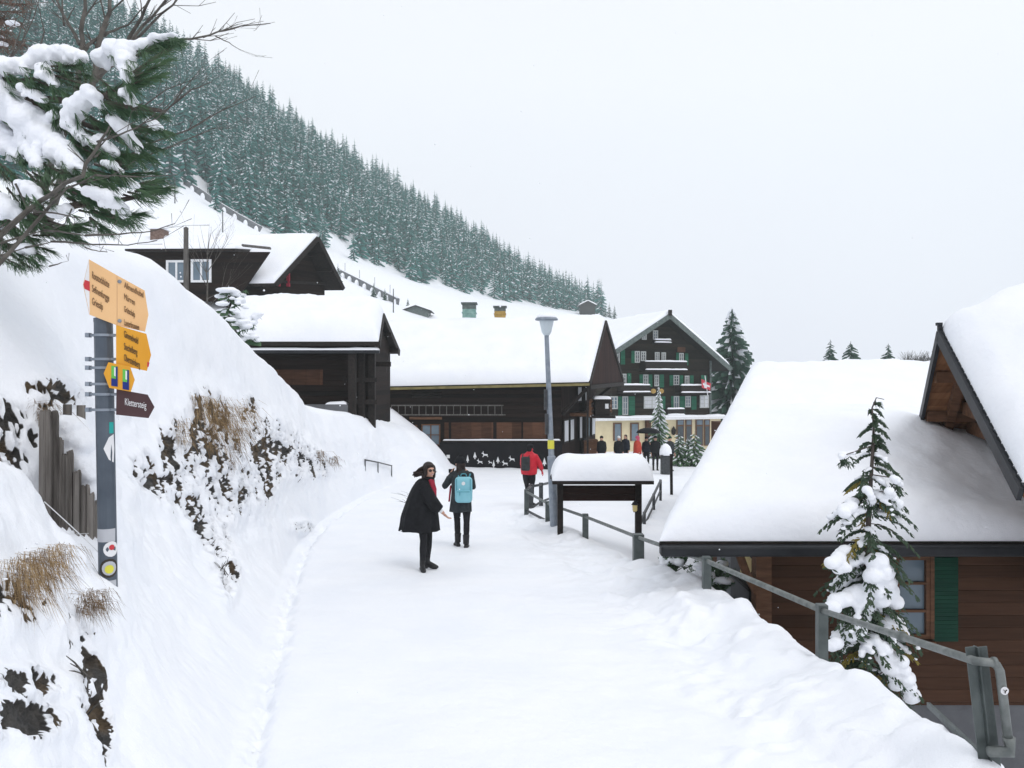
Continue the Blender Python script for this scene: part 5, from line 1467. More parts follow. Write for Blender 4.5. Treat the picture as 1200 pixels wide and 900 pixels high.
# utility pole behind the bank
up_ = P(218, 345, 24); 
mb = MB(); mb.tube([up_ + Vector((0, 0, -1.2)), P(218, 268, 24)], [.085, .07], 10); mb.lathe(P(218, 268, 24), [(.072, -.02), (.075, .02), (.02, .06)], 10)
tag(mb.build("utility_pole", M['old_wood']), "plain grey timber pole in front of the dormer window of the hillside chalet", "pole")
# ------------------------------------------------------------------ conifers
def fir_arrays(seed, H, Rm, levels, nb, snow=.55, droop=.35, sub=1, trunk=True, top_pow=.8, ragged=.25, wf=.36):
    """a spruce: tiers of drooping boughs; each bough a kinked dark blade with snow lying on it. mats: 0 needles, 1 snow, 2 bark"""
    rng = np.random.default_rng(seed)
    V, F, Mi = [], [], []
    def quad(a, b, c, d, m):
        o = len(V); V.extend([a, b, c, d]); F.append((o, o + 1, o + 2, o + 3)); Mi.append(m)
    z0 = .07 * H
    for l in range(levels):
        t = l / (levels - 1)
        z = z0 + (H - z0) * (t ** .92)
        r = Rm * (1 - t) ** top_pow + .03 * Rm
        n = max(4, int(nb * (1 - .55 * t)))
        ph = rng.uniform(0, 6.28)
        for k in range(n):
            th = ph + 6.283 * k / n + rng.uniform(-.25, .25)
            L = r * rng.uniform(1 - ragged * 1.6, 1 + ragged)
            dirv = np.array([math.cos(th), math.sin(th), 0.0]); sd_ = np.array([-math.sin(th), math.cos(th), 0.0])
            w = max(L * wf, .05 * Rm) * rng.uniform(.8, 1.2)
            zz = z + rng.uniform(-.35, .35) * H / levels
            lift = rng.uniform(-.05, .12)
            p0 = np.array([0, 0, zz + .02 * H])
            p1 = dirv * L * .5 + np.array([0, 0, zz + L * (lift - droop * .25)])
            p2 = dirv * L + np.array([0, 0, zz + L * (lift - droop * 1.0)])
            hang = np.array([0, 0, -L * .22])
            # two half blades folded down from the spine, narrow at both ends
            for s in (-1, 1):
                a = p0; b = p1 + sd_ * s * w * .55 + hang; c = p2
                quad(p0, p0 * .5 + b * .5 + hang * .3, b, p1, 0)
                quad(p1, b, p2 + sd_ * s * w * .12 + hang * .6, p2, 0)
            if rng.random() < snow:
                e = np.array([0, 0, .018 * H * rng.uniform(.7, 1.4)])
                q0 = p0 * .55 + p1 * .45; q2 = p2 * .92 + p1 * .08
                ww = w * rng.uniform(.14, .42)
                for s in (-1, 1):
                    b = p1 + sd_ * s * ww + hang * .45 + e * .4
                    quad(q0 + e, b, q2 + e * .7, p1 * .6 + p2 * .4 + e * 1.6, 1)
    if trunk:
        r0 = .018 * H; n = 5
        for k in range(n):
            a0, a1 = 6.283 * k / n, 6.283 * (k + 1) / n
            quad(np.array([r0 * math.cos(a0), r0 * math.sin(a0), -.06 * H]), np.array([r0 * math.cos(a1), r0 * math.sin(a1), -.06 * H]), np.array([.1 * r0 * math.cos(a1), .1 * r0 * math.sin(a1), H]), np.array([.1 * r0 * math.cos(a0), .1 * r0 * math.sin(a0), H]), 2)
    return np.array(V), np.array(F), np.array(Mi)
def fir_mesh(name, arrs, mats):
    me = np_mesh(name, *arrs)
    for m in mats: me.materials.append(M[m])
    return me
def fir_thing(name, loc, label, cat, arrs, group=None, needle='needle', rz=0.0):
    """tree with trunk and crown as separate parts"""
    root = thing(name, loc, label, cat, group, rz)
    Vv, Ff_, Mi = arrs
    for nm, sel, mats in [("crown", Mi < 2, [needle, 'snow']), ("trunk", Mi == 2, ['bark'])]:
        f = Ff_[sel]; used, inv = np.unique(f, return_inverse=True)
        link_mesh(nm, np_mesh(nm, Vv[used], inv.reshape(f.shape), Mi[sel] if nm == "crown" else np.zeros(len(f), int)), [M[m] for m in mats], root)
    return root
# the wood on the mountainside
rng = np.random.default_rng(12)
var_near = [fir_arrays(100 + i, 1.0, [.19, .22, .17, .20, .185, .235][i], 19, 11, .28, top_pow=.75, ragged=.34) for i in range(6)]
var_far = [fir_arrays(200 + i, 1.0, [.20, .23, .18, .21, .19][i], 13, 8, .30, top_pow=.75, ragged=.34) for i in range(5)]
meshes = [fir_mesh("spruce_mesh", a, ['needle_far', 'snow', 'bark']) for a in var_near]
cand = []
while len(cand) < 3900:
    px = rng.uniform(-110, 705)
    by, bd, cy, cd, _ = mcol(px)
    t = rng.uniform(-.02, 1.0) ** 1.0 if rng.random() > .12 else rng.uniform(-.14, .05)
    if px > 685 and rng.random() < .5: continue
    d = bd + (cd - bd) * t
    x = (px - 600) / FPX * d
    edge_wob = 8 * math.sin(px * .035) + 6 * math.sin(px * .11 + 1) + 4 * math.sin(px * .31)
    if d < bd + edge_wob * .8 and rng.random() < .93: continue
    cand.append((x, d, px, (1.0 - .26 * sstep(.45, .9, t)) * float(rng.uniform(6.8, 13.5) * (1 + .14 * max(0, (px - 520) / 150)))))
kept, cell = [], {}
for c in cand:
    k = (int(c[0] // 2.6), int(c[1] // 2.6))
    if any((k[0] + i, k[1] + j) in cell and (cell[(k[0] + i, k[1] + j)][0] - c[0]) ** 2 + (cell[(k[0] + i, k[1] + j)][1] - c[1]) ** 2 < 4.4 for i in (-1, 0, 1) for j in (-1, 0, 1)): continue
    cell[k] = c; kept.append(c)
inview = lambda c: -25 < c[2] < 720
kept.sort(key=lambda c: -(c[3] / c[1]) if inview(c) else 1)
for i, (x, d, px, h) in enumerate(kept[:290]):
    o = bpy.data.objects.new("spruce", meshes[i % 6]); COL.objects.link(o)
    o.location = (x, d, msurf(px, d) - .4); o.scale = (h, h, h * rng.uniform(.92, 1.1)); o.rotation_euler = (0, 0, rng.uniform(0, 6.28))
    tag(o, "snow dusted spruce in the dense wood on the mountainside", "spruce", "spruces of the mountainside wood")
VV, FF, MM, off = [], [], [], 0
for x, d, px, h in kept[290:]:
    a = var_far[rng.integers(0, 5)]
    th = rng.uniform(0, 6.28); c_, s_ = math.cos(th), math.sin(th)
    v = a[0] * np.array([h, h, h])
    v = np.stack([v[:, 0] * c_ - v[:, 1] * s_ + x, v[:, 0] * s_ + v[:, 1] * c_ + d, v[:, 2] + msurf(px, d) - .4], 1)
    VV.append(v); FF.append(a[1] + off); MM.append(a[2]); off += len(v)
me = np_mesh("far_wood", np.concatenate(VV), np.concatenate(FF), np.concatenate(MM))
tag(link_mesh("far_wood", me, [M['needle_far'], M['snow'], M['bark']]), kind='stuff')
# single trees in the meadow and on the skyline
for px, py, y1, lab in [(396, 337, 309, "small spruce just right of the hillside chalet gable"), (451, 352, 338, "tiny spruce on the meadow above the black hay barn"), (478, 362, 349, "tiny spruce beside the small half hidden roof on the meadow"), (438, 348, 331, "small dark spruce behind the hay barn roof")]:
    b = mpoint(px, py); h = (py - y1) / FPX * b.y
    fir_thing("spruce", b, lab, "spruce", fir_arrays(300 + px, h, h * .22, 16, 9, .4), needle='needle_deep')
for i, (px, y0, y1, d) in enumerate([(687, 364, 344, 300), (709, 372, 358, 318), (714, 372, 354, 322), (720, 373, 357, 318)]):
    b = Vector(((px - 600) / FPX * d, d, CAMZ - (y0 - 450) / FPX * d - .5)); h = (y0 - y1) / FPX * d + .5
    fir_thing("spruce", b, ["lone spruce behind the tiny chalet on the skyline", "spruce of the little clump right of the skyline chalet, shortest of the three", "spruce of the little clump right of the skyline chalet, tallest of the three", "spruce of the little clump right of the skyline chalet, nearest the hotel"][i], "spruce", fir_arrays(330 + i, h, h * .2, 14, 8, .3), needle='needle_deep')
for i, (px, y1, wd) in enumerate([(973, 399, .5), (997, 401, .66), (1041, 403, .5)]):
    d = 90; b = Vector(((px - 600) / FPX * d, d, 2.4)); h = CAMZ - (y1 - 450) / FPX * d - b.z
    fir_thing("spruce", b, ["dark spruce top behind the snowy roof, left of the trio", "broad rounded spruce top behind the snowy roof, middle of the trio", "dark spruce top behind the snowy roof, nearest the tall gable"][i], "spruce", fir_arrays(340 + i, h, h * wd * .6, 22, 10, .22, ragged=.3, top_pow=.7), needle='needle_deep')
for i, px in enumerate((1064, 1076, 1088)):
    d = 95; b = Vector(((px - 600) / FPX * d, d, 1.5)); rs = random.Random(px)
    mb = MB(); mb.tube([b, b + Vector((0, 0, 3.2))], [.12, .05], 6)
    for k in range(150):
        a = b + Vector((rs.gauss(0, .2), rs.gauss(0, .2), rs.uniform(2.0, 3.4))); e = a + Vector((rs.gauss(0, .55), rs.gauss(0, .5), rs.uniform(.2, 1.5)))
        mb.tube([a, e], [.03, .012], 3, cap=False)
    tag(mb.build("bare_tree", M['twig']), ["hazy bare tree on the skyline beside the gable, first of three from the spruces", "hazy bare tree on the skyline beside the gable, between two others", "hazy bare tree on the skyline right next to the gable"][i], "tree", "bare trees beyond the roof")
# the big spruce right of the hotel
b = P(858, 530, 82); h = P(858, 364, 82).z - b.z
fir_thing("spruce", b, "tall snow dusted spruce standing right of the green shuttered chalet", "spruce", fir_arrays(360, h, h * .215, 70, 30, .34, droop=.22, ragged=.5, top_pow=.75, wf=.17), needle='needle_deep')
# christmas tree on the square
b = P(772, 532, 54); b.z = gz(b.x, 54); h = P(771, 453, 54).z - b.z
fir_thing("spruce", b, "slim snow laden spruce standing on the square before the hotel", "spruce", fir_arrays(361, h, h * .17, 26, 11, .95, droop=.45, ragged=.3), needle='needle')
# small snow laden spruce on the bank
b = P(268, 408, 18.2); h = P(262, 333, 18.2).z - b.z
ft = fir_thing("young_spruce", b + Vector((0, 0, -.2)), "young spruce bent under snow pads on the bank left of the hay barn", "spruce", fir_arrays(362, h + .1, .52, 12, 8, .7, droop=.2, ragged=.6, top_pow=.6), needle='needle')
rs = random.Random(5); bl = []
for k in range(40):
    t = rs.random() ** .8; z = .15 + t * (h - .25); r = .55 * (1 - t) ** .6 + .08; th = rs.uniform(0, 6.28)
    s = rs.uniform(.05, .115)
    bl.append((b + Vector((math.cos(th) * r, math.sin(th) * r, z)), (s * 1.5, s * 1.5, s * .6)))
for (px, py) in [(300, 371), (296, 378), (290, 374), (287, 384), (280, 380), (303, 368), (292, 395), (283, 398), (296, 393)]:
    q = P(px, py, 18.2); bl.append((q, (.13, .13, .06)))
snow_clumps("snow_pads", bl, ft, .022, .01)
rs = random.Random(6); mb = MB()
for (a, c) in [((270, 388), (303, 369)), ((270, 395), (297, 380)), ((268, 402), (298, 394)), ((262, 370), (282, 352)), ((266, 352), (288, 340))]:
    A1, C1 = P(*a, 18.2), P(*c, 18.2)
    mb.tube([A1, C1], [.02, .008], 5)
    for k in range(60):
        q = lerp(A1, C1, rs.uniform(.25, 1.0)); e = q + Vector((rs.gauss(0, .06), rs.gauss(0, .06), rs.uniform(-.14, .02)))
        mb.add([q + Vector((-.02, 0, .0)), q + Vector((.02, 0, 0)), e], [(0, 1, 2)])
mb.build("bough", M['needle'], ft)
# hedge shrubs on the square
for i, (px, py0, py1) in enumerate([(796, 527, 509), (806, 527, 514), (814, 527, 507)]):
    d = 44; b = P(px, py0 + 8, d); b.z = gz(b.x, d); h = P(px, py1, d).z - b.z
    fir_thing("snowy_shrub", b, ["round snowy shrub by the square railing, left of three", "low snowy shrub between two taller ones on the square", "pointed snowy shrub in front of the hotel door, right of three"][i], "shrub", fir_arrays(370 + i, h, h * .38, 12, 9, .9, top_pow=.5), group="snowy shrubs on the square")
q0 = P(800, 545, 38)
hb_ = [(P(812, 525, 38), (1.1, .7, .35)), (P(822, 530, 37), (.9, .8, .4)), (P(805, 531, 37), (.6, .6, .3))]

# ------------------------------------------------------------------ cedar in front of the cabin
ct = thing("young_cedar", (3.86, 8.75, -2.6), "young evergreen with drooping snowy sprays in front of the log cabin window", "tree")
D = 8.75
stem = [Vector((3.86, D, -2.6)), P(1016, 700, D), P(1018, 600, D), P(1022, 540, D), P(1024, 500, D), P(1022, 478, D), P(1027, 466, D), P(1036, 468, D)]
mb = MB(); mb.tube(stem, [.05, .04, .028, .02, .013, .009, .006, .004], 8); mb.build("trunk", M['bark'], ct, smooth=True)
def stem_at(z):
    for a, b in zip(stem[:-1], stem[1:]):
        if min(a.z, b.z) <= z <= max(a.z, b.z) and abs(b.z - a.z) > 1e-6: return lerp(a, b, (z - a.z) / (b.z - a.z))
    return stem[-1].copy()
rs = random.Random(21)
green, tipm, twg = MB(), MB(), MB()
snowb = []
def leaf(mbx, a, d, L, w, up=None):
    d = d.normalized(); s = d.cross(Vector((rs.uniform(-.5, .5), rs.uniform(-1, -.3), rs.uniform(.2, 1)))).normalized() * w
    e = a + d * L
    mbx.add([a, a + d * L * .45 + s, e, a + d * L * .45 - s], [(0, 1, 2, 3)])
half = lambda py: np.interp(py, [464, 480, 500, 540, 580, 610, 640, 680, 730, 790, 850], [4, 9, 17, 29, 45, 56, 52, 52, 56, 54, 50]) / FPX * D
for k in range(195):
    py = 470 + (845 - 470) * rs.random() ** .8
    z = P(0, py, D).z; o = stem_at(z)
    L = half(py) * rs.uniform(.55, 1.08); th = rs.uniform(0, 6.283)
    dirv = Vector((math.cos(th), math.sin(th) * .85, 0))
    rise = rs.uniform(.05, .3); pts = []
    n = 8
    for i in range(n + 1):
        t = i / n
        pts.append(o + dirv * L * t + Vector((0, 0, L * (rise * t - .62 * t * t))))
    twg.tube(pts, [.007 * (1 - .7 * i / n) for i in range(n + 1)], 4, cap=False)
    yellow = rs.random() < .10
    m = tipm if yellow else green
    for i in range(1, n + 1):
        for s in (-1, 1):
            sidev = Vector((-dirv.y, dirv.x, 0)) * s
            fl_ = (pts[i] - pts[i - 1]).normalized()
            for j in range(2):
                dd = fl_ * rs.uniform(.6, 1.0) + sidev * rs.uniform(.4, .9) + Vector((0, 0, -rs.uniform(.1, .7)))
                LL_ = (.035 + .34 * L * (1 - abs(i / n - .45))) * rs.uniform(.35, .75)
                a = pts[i] + Vector((0, 0, rs.uniform(-.01, .01)))
                for c in range(4):
                    f = c / 4
                    leaf(m, a + dd.normalized() * LL_ * f, dd + sidev * rs.uniform(-.7, .7) + Vector((0, 0, rs.uniform(-.4, .2))), LL_ * .5, .008 + .006 * rs.random())
        leaf(m, pts[i], pts[i] - pts[i - 1], .08, .009)
    if py > 520 and rs.random() < (.30 if py < 640 else .36):
        for i in range(2, n + 1):
            t = i / n; s = (.018 + .032 * math.sin(math.pi * min(1, t * 1.05)) ) * rs.uniform(.7, 1.25) * min(1.2, L / .42)
            snowb.append((pts[i] + Vector((rs.uniform(-.02, .02), rs.uniform(-.02, .02), s * .45)), (s * 1.25, s * 1.25, s * .7)))
# the large pads seen in the lower half
for (px0, py0, px1, py1, r) in [(1030, 660, 1048, 705, 11), (975, 660, 990, 645, 9), (985, 668, 1004, 655, 9), (1022, 675, 1034, 712, 9), (974, 710, 1006, 695, 11), (1000, 745, 1018, 715, 8), (975, 757, 992, 740, 9), (1036, 760, 1050, 800, 11), (1055, 775, 1068, 815, 9), (1040, 575, 1050, 590, 6), (1046, 560, 1055, 568, 5), (988, 600, 1000, 590, 7), (1018, 575, 1020, 590, 5), (985, 535, 998, 530, 4)]:
    a, c = P(px0, py0, D - .25), P(px1, py1, D - .1)
    for i in range(5):
        q = lerp(a, c, i / 4); s = r / FPX * D * rs.uniform(.85, 1.3)
        snowb.append((q + Vector((0, rs.uniform(-.05, .05), 0)), (s, s * .9, s * .85)))
    for i in range(26):
        q = lerp(a, c, rs.random()) + Vector((rs.gauss(0, .03), .02, -.04)); dd = (c - a).normalized() * .6 + Vector((rs.gauss(0, .5), rs.gauss(0, .3), -.7))
        for j in range(3): leaf(green, q + dd * .04 * j, dd + Vector((rs.gauss(0, .4), 0, 0)), .07, .010)
    twg.tube([stem_at(min(a.z, c.z) + .1), a, c], [.008, .006, .003], 4, cap=False)
green.build("foliage", M['cedar'], ct); tipm.build("foliage", M['cedar_tip'], ct)['label'] = "yellowed sprays"; twg.build("branch", M['bark'], ct)
snow_clumps("snow_pads", snowb, ct, .014, .012)
# dark snowy shrubs by the porch
for i, (px, py, r, d) in enumerate([(792, 656, 17, 11.8), (834, 680, 26, 10.9)]):
    c = P(px, py, d); rr = r / FPX * d
    root = thing("evergreen_shrub", c + Vector((0, 0, -rr * 1.4)), ["dark evergreen shrub poking from the snow at the cabin eave corner", "dark snowy evergreen shrub beside the cabin porch behind the railing"][i], "shrub")
    mb = MB(); rs = random.Random(40 + i); bl = []
    for k in range(70):
        th, ph = rs.uniform(0, 6.28), rs.uniform(-.3, 1.2)
        e = c + Vector((math.cos(th) * math.cos(ph), math.sin(th) * math.cos(ph), math.sin(ph))) * rr * rs.uniform(.6, 1.15)
        o = c + Vector((0, 0, -rr * .8)); mb.tube([o, lerp(o, e, .6) + Vector((0, 0, .03)), e], [.008, .006, .003], 3, cap=False)
        for j in range(26):
            q = lerp(o, e, rs.uniform(.45, 1)); leaf(mb, q, (e - o).normalized() + Vector((rs.gauss(0, .6), rs.gauss(0, .6), rs.gauss(0, .5))), .055, .009)
        if k % 4 == 0: bl.append((lerp(o, e, .85) + Vector((0, 0, .03)), (.09 * rs.uniform(.6, 1.3), .09, .05)))
    mb.build("foliage", M['needle'], root); snow_clumps("snow_pads", bl, root, .016, .01)

# ------------------------------------------------------------------ old pine reaching in from the left
pt = thing("old_pine", (-5.0, 5.9, 2.4), "large snow laden pine whose long needled branches hang in from the left", "pine tree")
PD = 5.6
def pd(px, py): return PD + .25 * math.sin(px * .021 + py * .013) + .15 * math.sin(py * .05)
Q = lambda px, py, dd=0: P(px, py, pd(px, py) + dd)
wood = MB(); ndl = MB(); rs = random.Random(77)
trunk_pts = [Vector((-5.0, 5.9, 2.2)), Vector((-4.95, 5.9, 3.6)), Vector((-4.9, 5.85, 5.2)), Vector((-4.85, 5.8, 7.0))]
mb = MB(); mb.tube(trunk_pts, [.2, .17, .13, .08], 12); mb.build("trunk", M['bark'], pt, smooth=True)
limbs = [
 [(-170, 60), (-60, 85), (20, 95), (85, 88)], [(-170, 40), (-40, 95), (60, 130), (110, 150), (150, 150), (178, 152)], [(-60, 90), (40, 115), (105, 120), (140, 105), (165, 80), (200, 55)],
 [(-170, 120), (-60, 130), (20, 165), (90, 205)], [(-170, 170), (-60, 200), (40, 255), (95, 272)], [(60, 130), (100, 165), (130, 195), (150, 215)], [(-60, 200), (0, 250), (30, 290)], [(40, 255), (90, 240), (140, 235), (185, 225)], [(105, 120), (150, 125), (190, 130)], [(130, 195), (160, 180)], [(90, 205), (120, 245), (145, 262)], [(-60, 85), (20, 130), (60, 165)]]
for L_ in limbs:
    n = len(L_); wood.tube([Q(p[0], p[1], .12) for p in L_], [.024 * (1 - i / n) + .006 for i in range(n)], 7, cap=False)
def tuft(x0, y0, x1, y1, n=150, L=.098, spread=.62, w=.0024, dd=0.0):
    a, c = Q(x0, y0, dd), Q(x1, y1, dd + rs.uniform(-.08, .08)); ax = (c - a); ln = ax.length; ax.normalize()
    if dd > -.01: wood.tube([a, c], [.009, .004], 5, cap=False)
    u = ax.orthogonal().normalized(); v = ax.cross(u)
    for k in range(n):
        t = rs.random() ** .75; q = a + ax * ln * t
        th = rs.uniform(0, 6.283); r_ = u * math.cos(th) + v * math.sin(th)
        sp_ = spread * rs.uniform(.5, 1.15) * (1.0 - .35 * t)
        d_ = (ax + r_ * sp_ + Vector((0, 0, -.12))).normalized()
        l_ = L * rs.uniform(.7, 1.15); e = q + d_ * l_ + Vector((0, 0, -.012))
        s_ = d_.cross(Vector((rs.gauss(0, 1), rs.gauss(0, 1), rs.gauss(0, 1)))).normalized() * w
        ndl.add([q + s_, q - s_, e - s_ * .35, e + s_ * .35], [(0, 1, 2, 3)])
T_ = [(155, 85, 203, 56), (150, 95, 197, 70), (150, 100, 188, 88), (145, 145, 186, 153), (130, 150, 170, 162), (150, 70, 200, 44), (160, 60, 208, 48),
 (125, 108, 160, 96), (118, 118, 150, 130), (115, 90, 140, 112), (60, 82, 104, 88), (62, 88, 102, 100), (45, 95, 82, 112), (20, 95, 60, 100), (60, 78, 96, 76), (0, 82, 32, 100), (-20, 90, 12, 108), (28, 100, 55, 122), (40, 112, 72, 130), (-10, 105, 22, 125), (50, 125, 70, 145),
 (100, 135, 130, 150), (95, 150, 128, 165), (105, 165, 140, 178), (118, 178, 158, 182), (110, 192, 150, 205), (95, 195, 135, 212), (80, 165, 118, 185), (75, 150, 100, 172), (88, 205, 128, 215), (70, 140, 95, 155),
 (0, 165, 30, 190), (20, 175, 55, 195), (40, 185, 75, 205), (-20, 175, 15, 205), (5, 195, 35, 222), (55, 195, 92, 208), (30, 200, 55, 225), (-20, 150, 10, 175), (65, 180, 90, 200), (-20, 200, 5, 235), (15, 215, 30, 240),
 (60, 262, 100, 268), (45, 258, 92, 280), (30, 250, 75, 272), (0, 250, 40, 285), (-15, 270, 35, 305), (0, 285, 45, 310), (-20, 290, 25, 312), (20, 280, 48, 300), (-20, 240, 15, 268), (62, 270, 98, 262), (10, 235, 40, 255), (-25, 262, 8, 285),
 (85, 225, 120, 240), (95, 240, 132, 255), (108, 248, 150, 262), (120, 240, 152, 250), (130, 255, 165, 250), (105, 255, 128, 270), (80, 218, 105, 232), (155, 215, 185, 222), (160, 222, 196, 220), (150, 225, 182, 232), (165, 215, 190, 210), (-10, 128, 18, 150), (10, 140, 40, 158), (60, 215, 88, 225)]
for q_ in T_:
    tuft(*q_, n=170); tuft(q_[0] + rs.uniform(-8, 8), q_[1] + rs.uniform(0, 8), q_[2] - rs.uniform(0, 10), q_[3] + rs.uniform(-2, 8), n=60, dd=.18)
for k in range(30):
    x, y = rs.choice([(rs.uniform(-20, 90), rs.uniform(120, 230)), (rs.uniform(95, 160), rs.uniform(100, 205)), (rs.uniform(-20, 60), rs.uniform(225, 295))])
    tuft(x, y, x + rs.uniform(18, 38), y + rs.uniform(-2, 20), n=90, dd=.30)
S_ = [
 [(-30, 98, 24), (-5, 112, 27), (18, 128, 26), (40, 145, 23), (58, 162, 19), (74, 178, 15), (88, 192, 10), (97, 200, 5)], [(-15, 150, 24), (5, 160, 20), (15, 172, 13), (20, 185, 7)], [(30, 165, 13), (40, 182, 10), (46, 195, 6)],
 [(-12, 78, 13), (5, 76, 13), (20, 76, 11), (30, 82, 6)], [(34, 72, 12), (48, 66, 13), (65, 63, 12), (82, 64, 11), (97, 68, 7)], [(50, 82, 9), (58, 93, 7), (66, 100, 4)],
 [(118, 68, 12), (132, 60, 14), (146, 62, 14), (148, 76, 10), (148, 88, 7), (149, 97, 4)], [(150, 58, 8), (165, 52, 7), (180, 45, 5), (195, 42, 4), (206, 41, 3)],
 [(104, 106, 9), (112, 115, 9), (118, 124, 6)], [(98, 116, 11), (88, 128, 12), (82, 143, 11), (88, 155, 9), (100, 162, 8), (112, 169, 6), (120, 174, 3)],
 [(146, 110, 8), (154, 118, 7), (160, 123, 4)], [(131, 138, 9), (143, 150, 10), (153, 163, 9), (160, 175, 6), (163, 181, 3)], [(116, 163, 8), (127, 173, 7), (137, 180, 4)], [(170, 140, 5), (180, 145, 6), (189, 151, 4)],
 [(106, 226, 9), (120, 228, 11), (134, 238, 9), (144, 248, 7), (151, 254, 4)], [(46, 142, 6), (58, 138, 6), (66, 133, 5)], [(25, 216, 9), (38, 224, 9), (48, 232, 6)], [(2, 236, 12), (14, 246, 11), (24, 254, 7)], [(22, 290, 8), (38, 294, 6)], [(62, 250, 6), (78, 246, 6)], [(28, 104, 8), (42, 110, 7), (54, 118, 5)], [(150, 212, 6), (160, 218, 5)], [(120, 190, 5), (132, 194, 6), (142, 200, 4)], [(-20, 255, 10), (-5, 268, 8)]]
bl = []
for path in S_:
    pts = [(Q(x, y, -.03), r / FPX * PD) for x, y, r in path]
    for (a, ra_), (c, rc) in zip(pts[:-1], pts[1:]):
        n = max(2, int((c - a).length / (min(ra_, rc) * .45)))
        for i in range(n + 1):
            t = i / n; r_ = (ra_ * (1 - t) + rc * t) * .87
            q = lerp(a, c, t) + Vector((rs.gauss(0, .1) * r_, rs.gauss(0, .3) * r_, rs.gauss(0, .14) * r_))
            f = rs.uniform(.82, 1.12)
            bl.append((q, (r_ * f * 1.05, r_ * f * 1.25, r_ * f * .92)))
            if rs.random() < .45:
                bl.append((q + Vector((rs.uniform(-.6, .6) * r_, rs.uniform(-.9, .2) * r_, -r_ * rs.uniform(.5, 1.1))), (r_ * .42, r_ * .5, r_ * .5)))
for path in S_:
    for (x0, y0, r0) in path[1:]:
        for k in range(2):
            a9 = rs.uniform(.2, 1.4); x1, y1 = x0 + rs.uniform(-.9, .9) * r0, y0 + rs.uniform(.0, .8) * r0
            tuft(x1, y1, x1 + 15 * math.cos(a9), y1 + 12 * math.sin(a9), n=26, L=.085, spread=.55, dd=-.05 - r0 / FPX * PD * .8)
snow_clumps("snow_pads", bl, pt, .0095, .022)
ndl.build("needles", M['needle'], pt); wood.build("branch", M['bark'], pt, smooth=True)
# bare trees and twigs around the pine
def bare(name, label, lines, d, r0, seed, taper=.75, twigs=2, mat='twig'):
    rs = random.Random(seed); mb = MB()
    root = None
    allp = []
    for ln in lines:
        pts = [P(x, y, d + .3 * math.sin(x * .05) ) for x, y, *_ in ln]
        r = ln[0][2] if len(ln[0]) > 2 else r0
        n = len(pts); rad = [max(.0025, r * (1 - taper * i / (n - 1))) for i in range(n)]
        fine = [pts[0]]; fr = [rad[0]]
        for i in range(n - 1):
            for j in range(1, 4):
                t = j / 3; q = lerp(pts[i], pts[i + 1], t) + Vector((rs.gauss(0, r * .3), rs.gauss(0, r * .3), rs.gauss(0, r * .3))); fine.append(q); fr.append(rad[i] * (1 - t) + rad[i + 1] * t)
        mb.tube(fine, fr, 6, cap=True)
        for k in range(twigs * (n - 1)):
            i = rs.randrange(2, len(fine)); a = fine[i]; dv_ = (fine[i] - fine[i - 1]).normalized()
            e = a + (dv_ + Vector((rs.gauss(0, .5), rs.gauss(0, .5), rs.uniform(-.1, .7)))).normalized() * rs.uniform(.1, .45) * d / 7
            m_ = lerp(a, e, .5) + Vector((rs.gauss(0, .02), 0, rs.gauss(0, .02))); mb.tube([a, m_, e], [fr[i] * .45, fr[i] * .35, .002], 4, cap=False)
            if rs.random() < .6:
                e2 = m_ + (dv_ + Vector((rs.gauss(0, .6), rs.gauss(0, .5), rs.gauss(.2, .5)))).normalized() * .2; mb.tube([m_, e2], [fr[i] * .3, .002], 3, cap=False)
    o = mb.build(name, M[mat]); tag(o, label, "tree"); return o
bare("bare_tree", "leafless grey tree with long thin branches behind the snowy pine", [
 [(38, 330, .05), (62, 230, .05), (100, 130, .045), (112, 85, .042), (120, 40), (130, 0), (136, -45)], [(20, 330, .045), (50, 220, .045), (88, 120, .042), (95, 50, .034), (98, 10), (102, -40)], [(93, 52, .02), (78, 25), (62, -8), (55, -30)], [(110, 90, .03), (140, 70), (160, 32), (176, -2), (182, -30)], [(140, 70, .02), (168, 30), (195, 0), (205, -20)],
 [(112, 95, .022), (150, 58), (190, 15), (222, -10)], [(150, 58, .016), (180, 47), (225, 46), (255, 38), (282, 32), (316, 27)], [(252, 42, .007), (268, 50), (282, 59)], [(238, 44, .006), (262, 35), (279, 28)], [(95, 60, .018), (125, 38), (150, 30), (170, 5)], [(75, 30, .012), (72, 0), (70, -20)],
 [(150, 170, .014), (190, 132), (225, 105), (248, 96)], [(165, 165, .012), (205, 118), (235, 80)], [(155, 175, .012), (220, 152), (260, 130), (300, 113)], [(150, 190, .010), (200, 172), (250, 150), (275, 150)], [(160, 130, .010), (195, 105), (230, 92)], [(110, 110, .02), (150, 170)], [(110, 120, .02), (165, 165)], [(112, 150, .02), (155, 175)], [(112, 160, .016), (150, 190)], [(112, 105, .016), (160, 130)],
 [(10, 75, .01), (28, 45), (40, 20), (48, -10)], [(5, 90, .01), (15, 60), (24, 35), (40, -5)], [(45, 60, .008), (52, 38), (46, 10), (40, -8)]], 8.2, .02, 3, twigs=2)
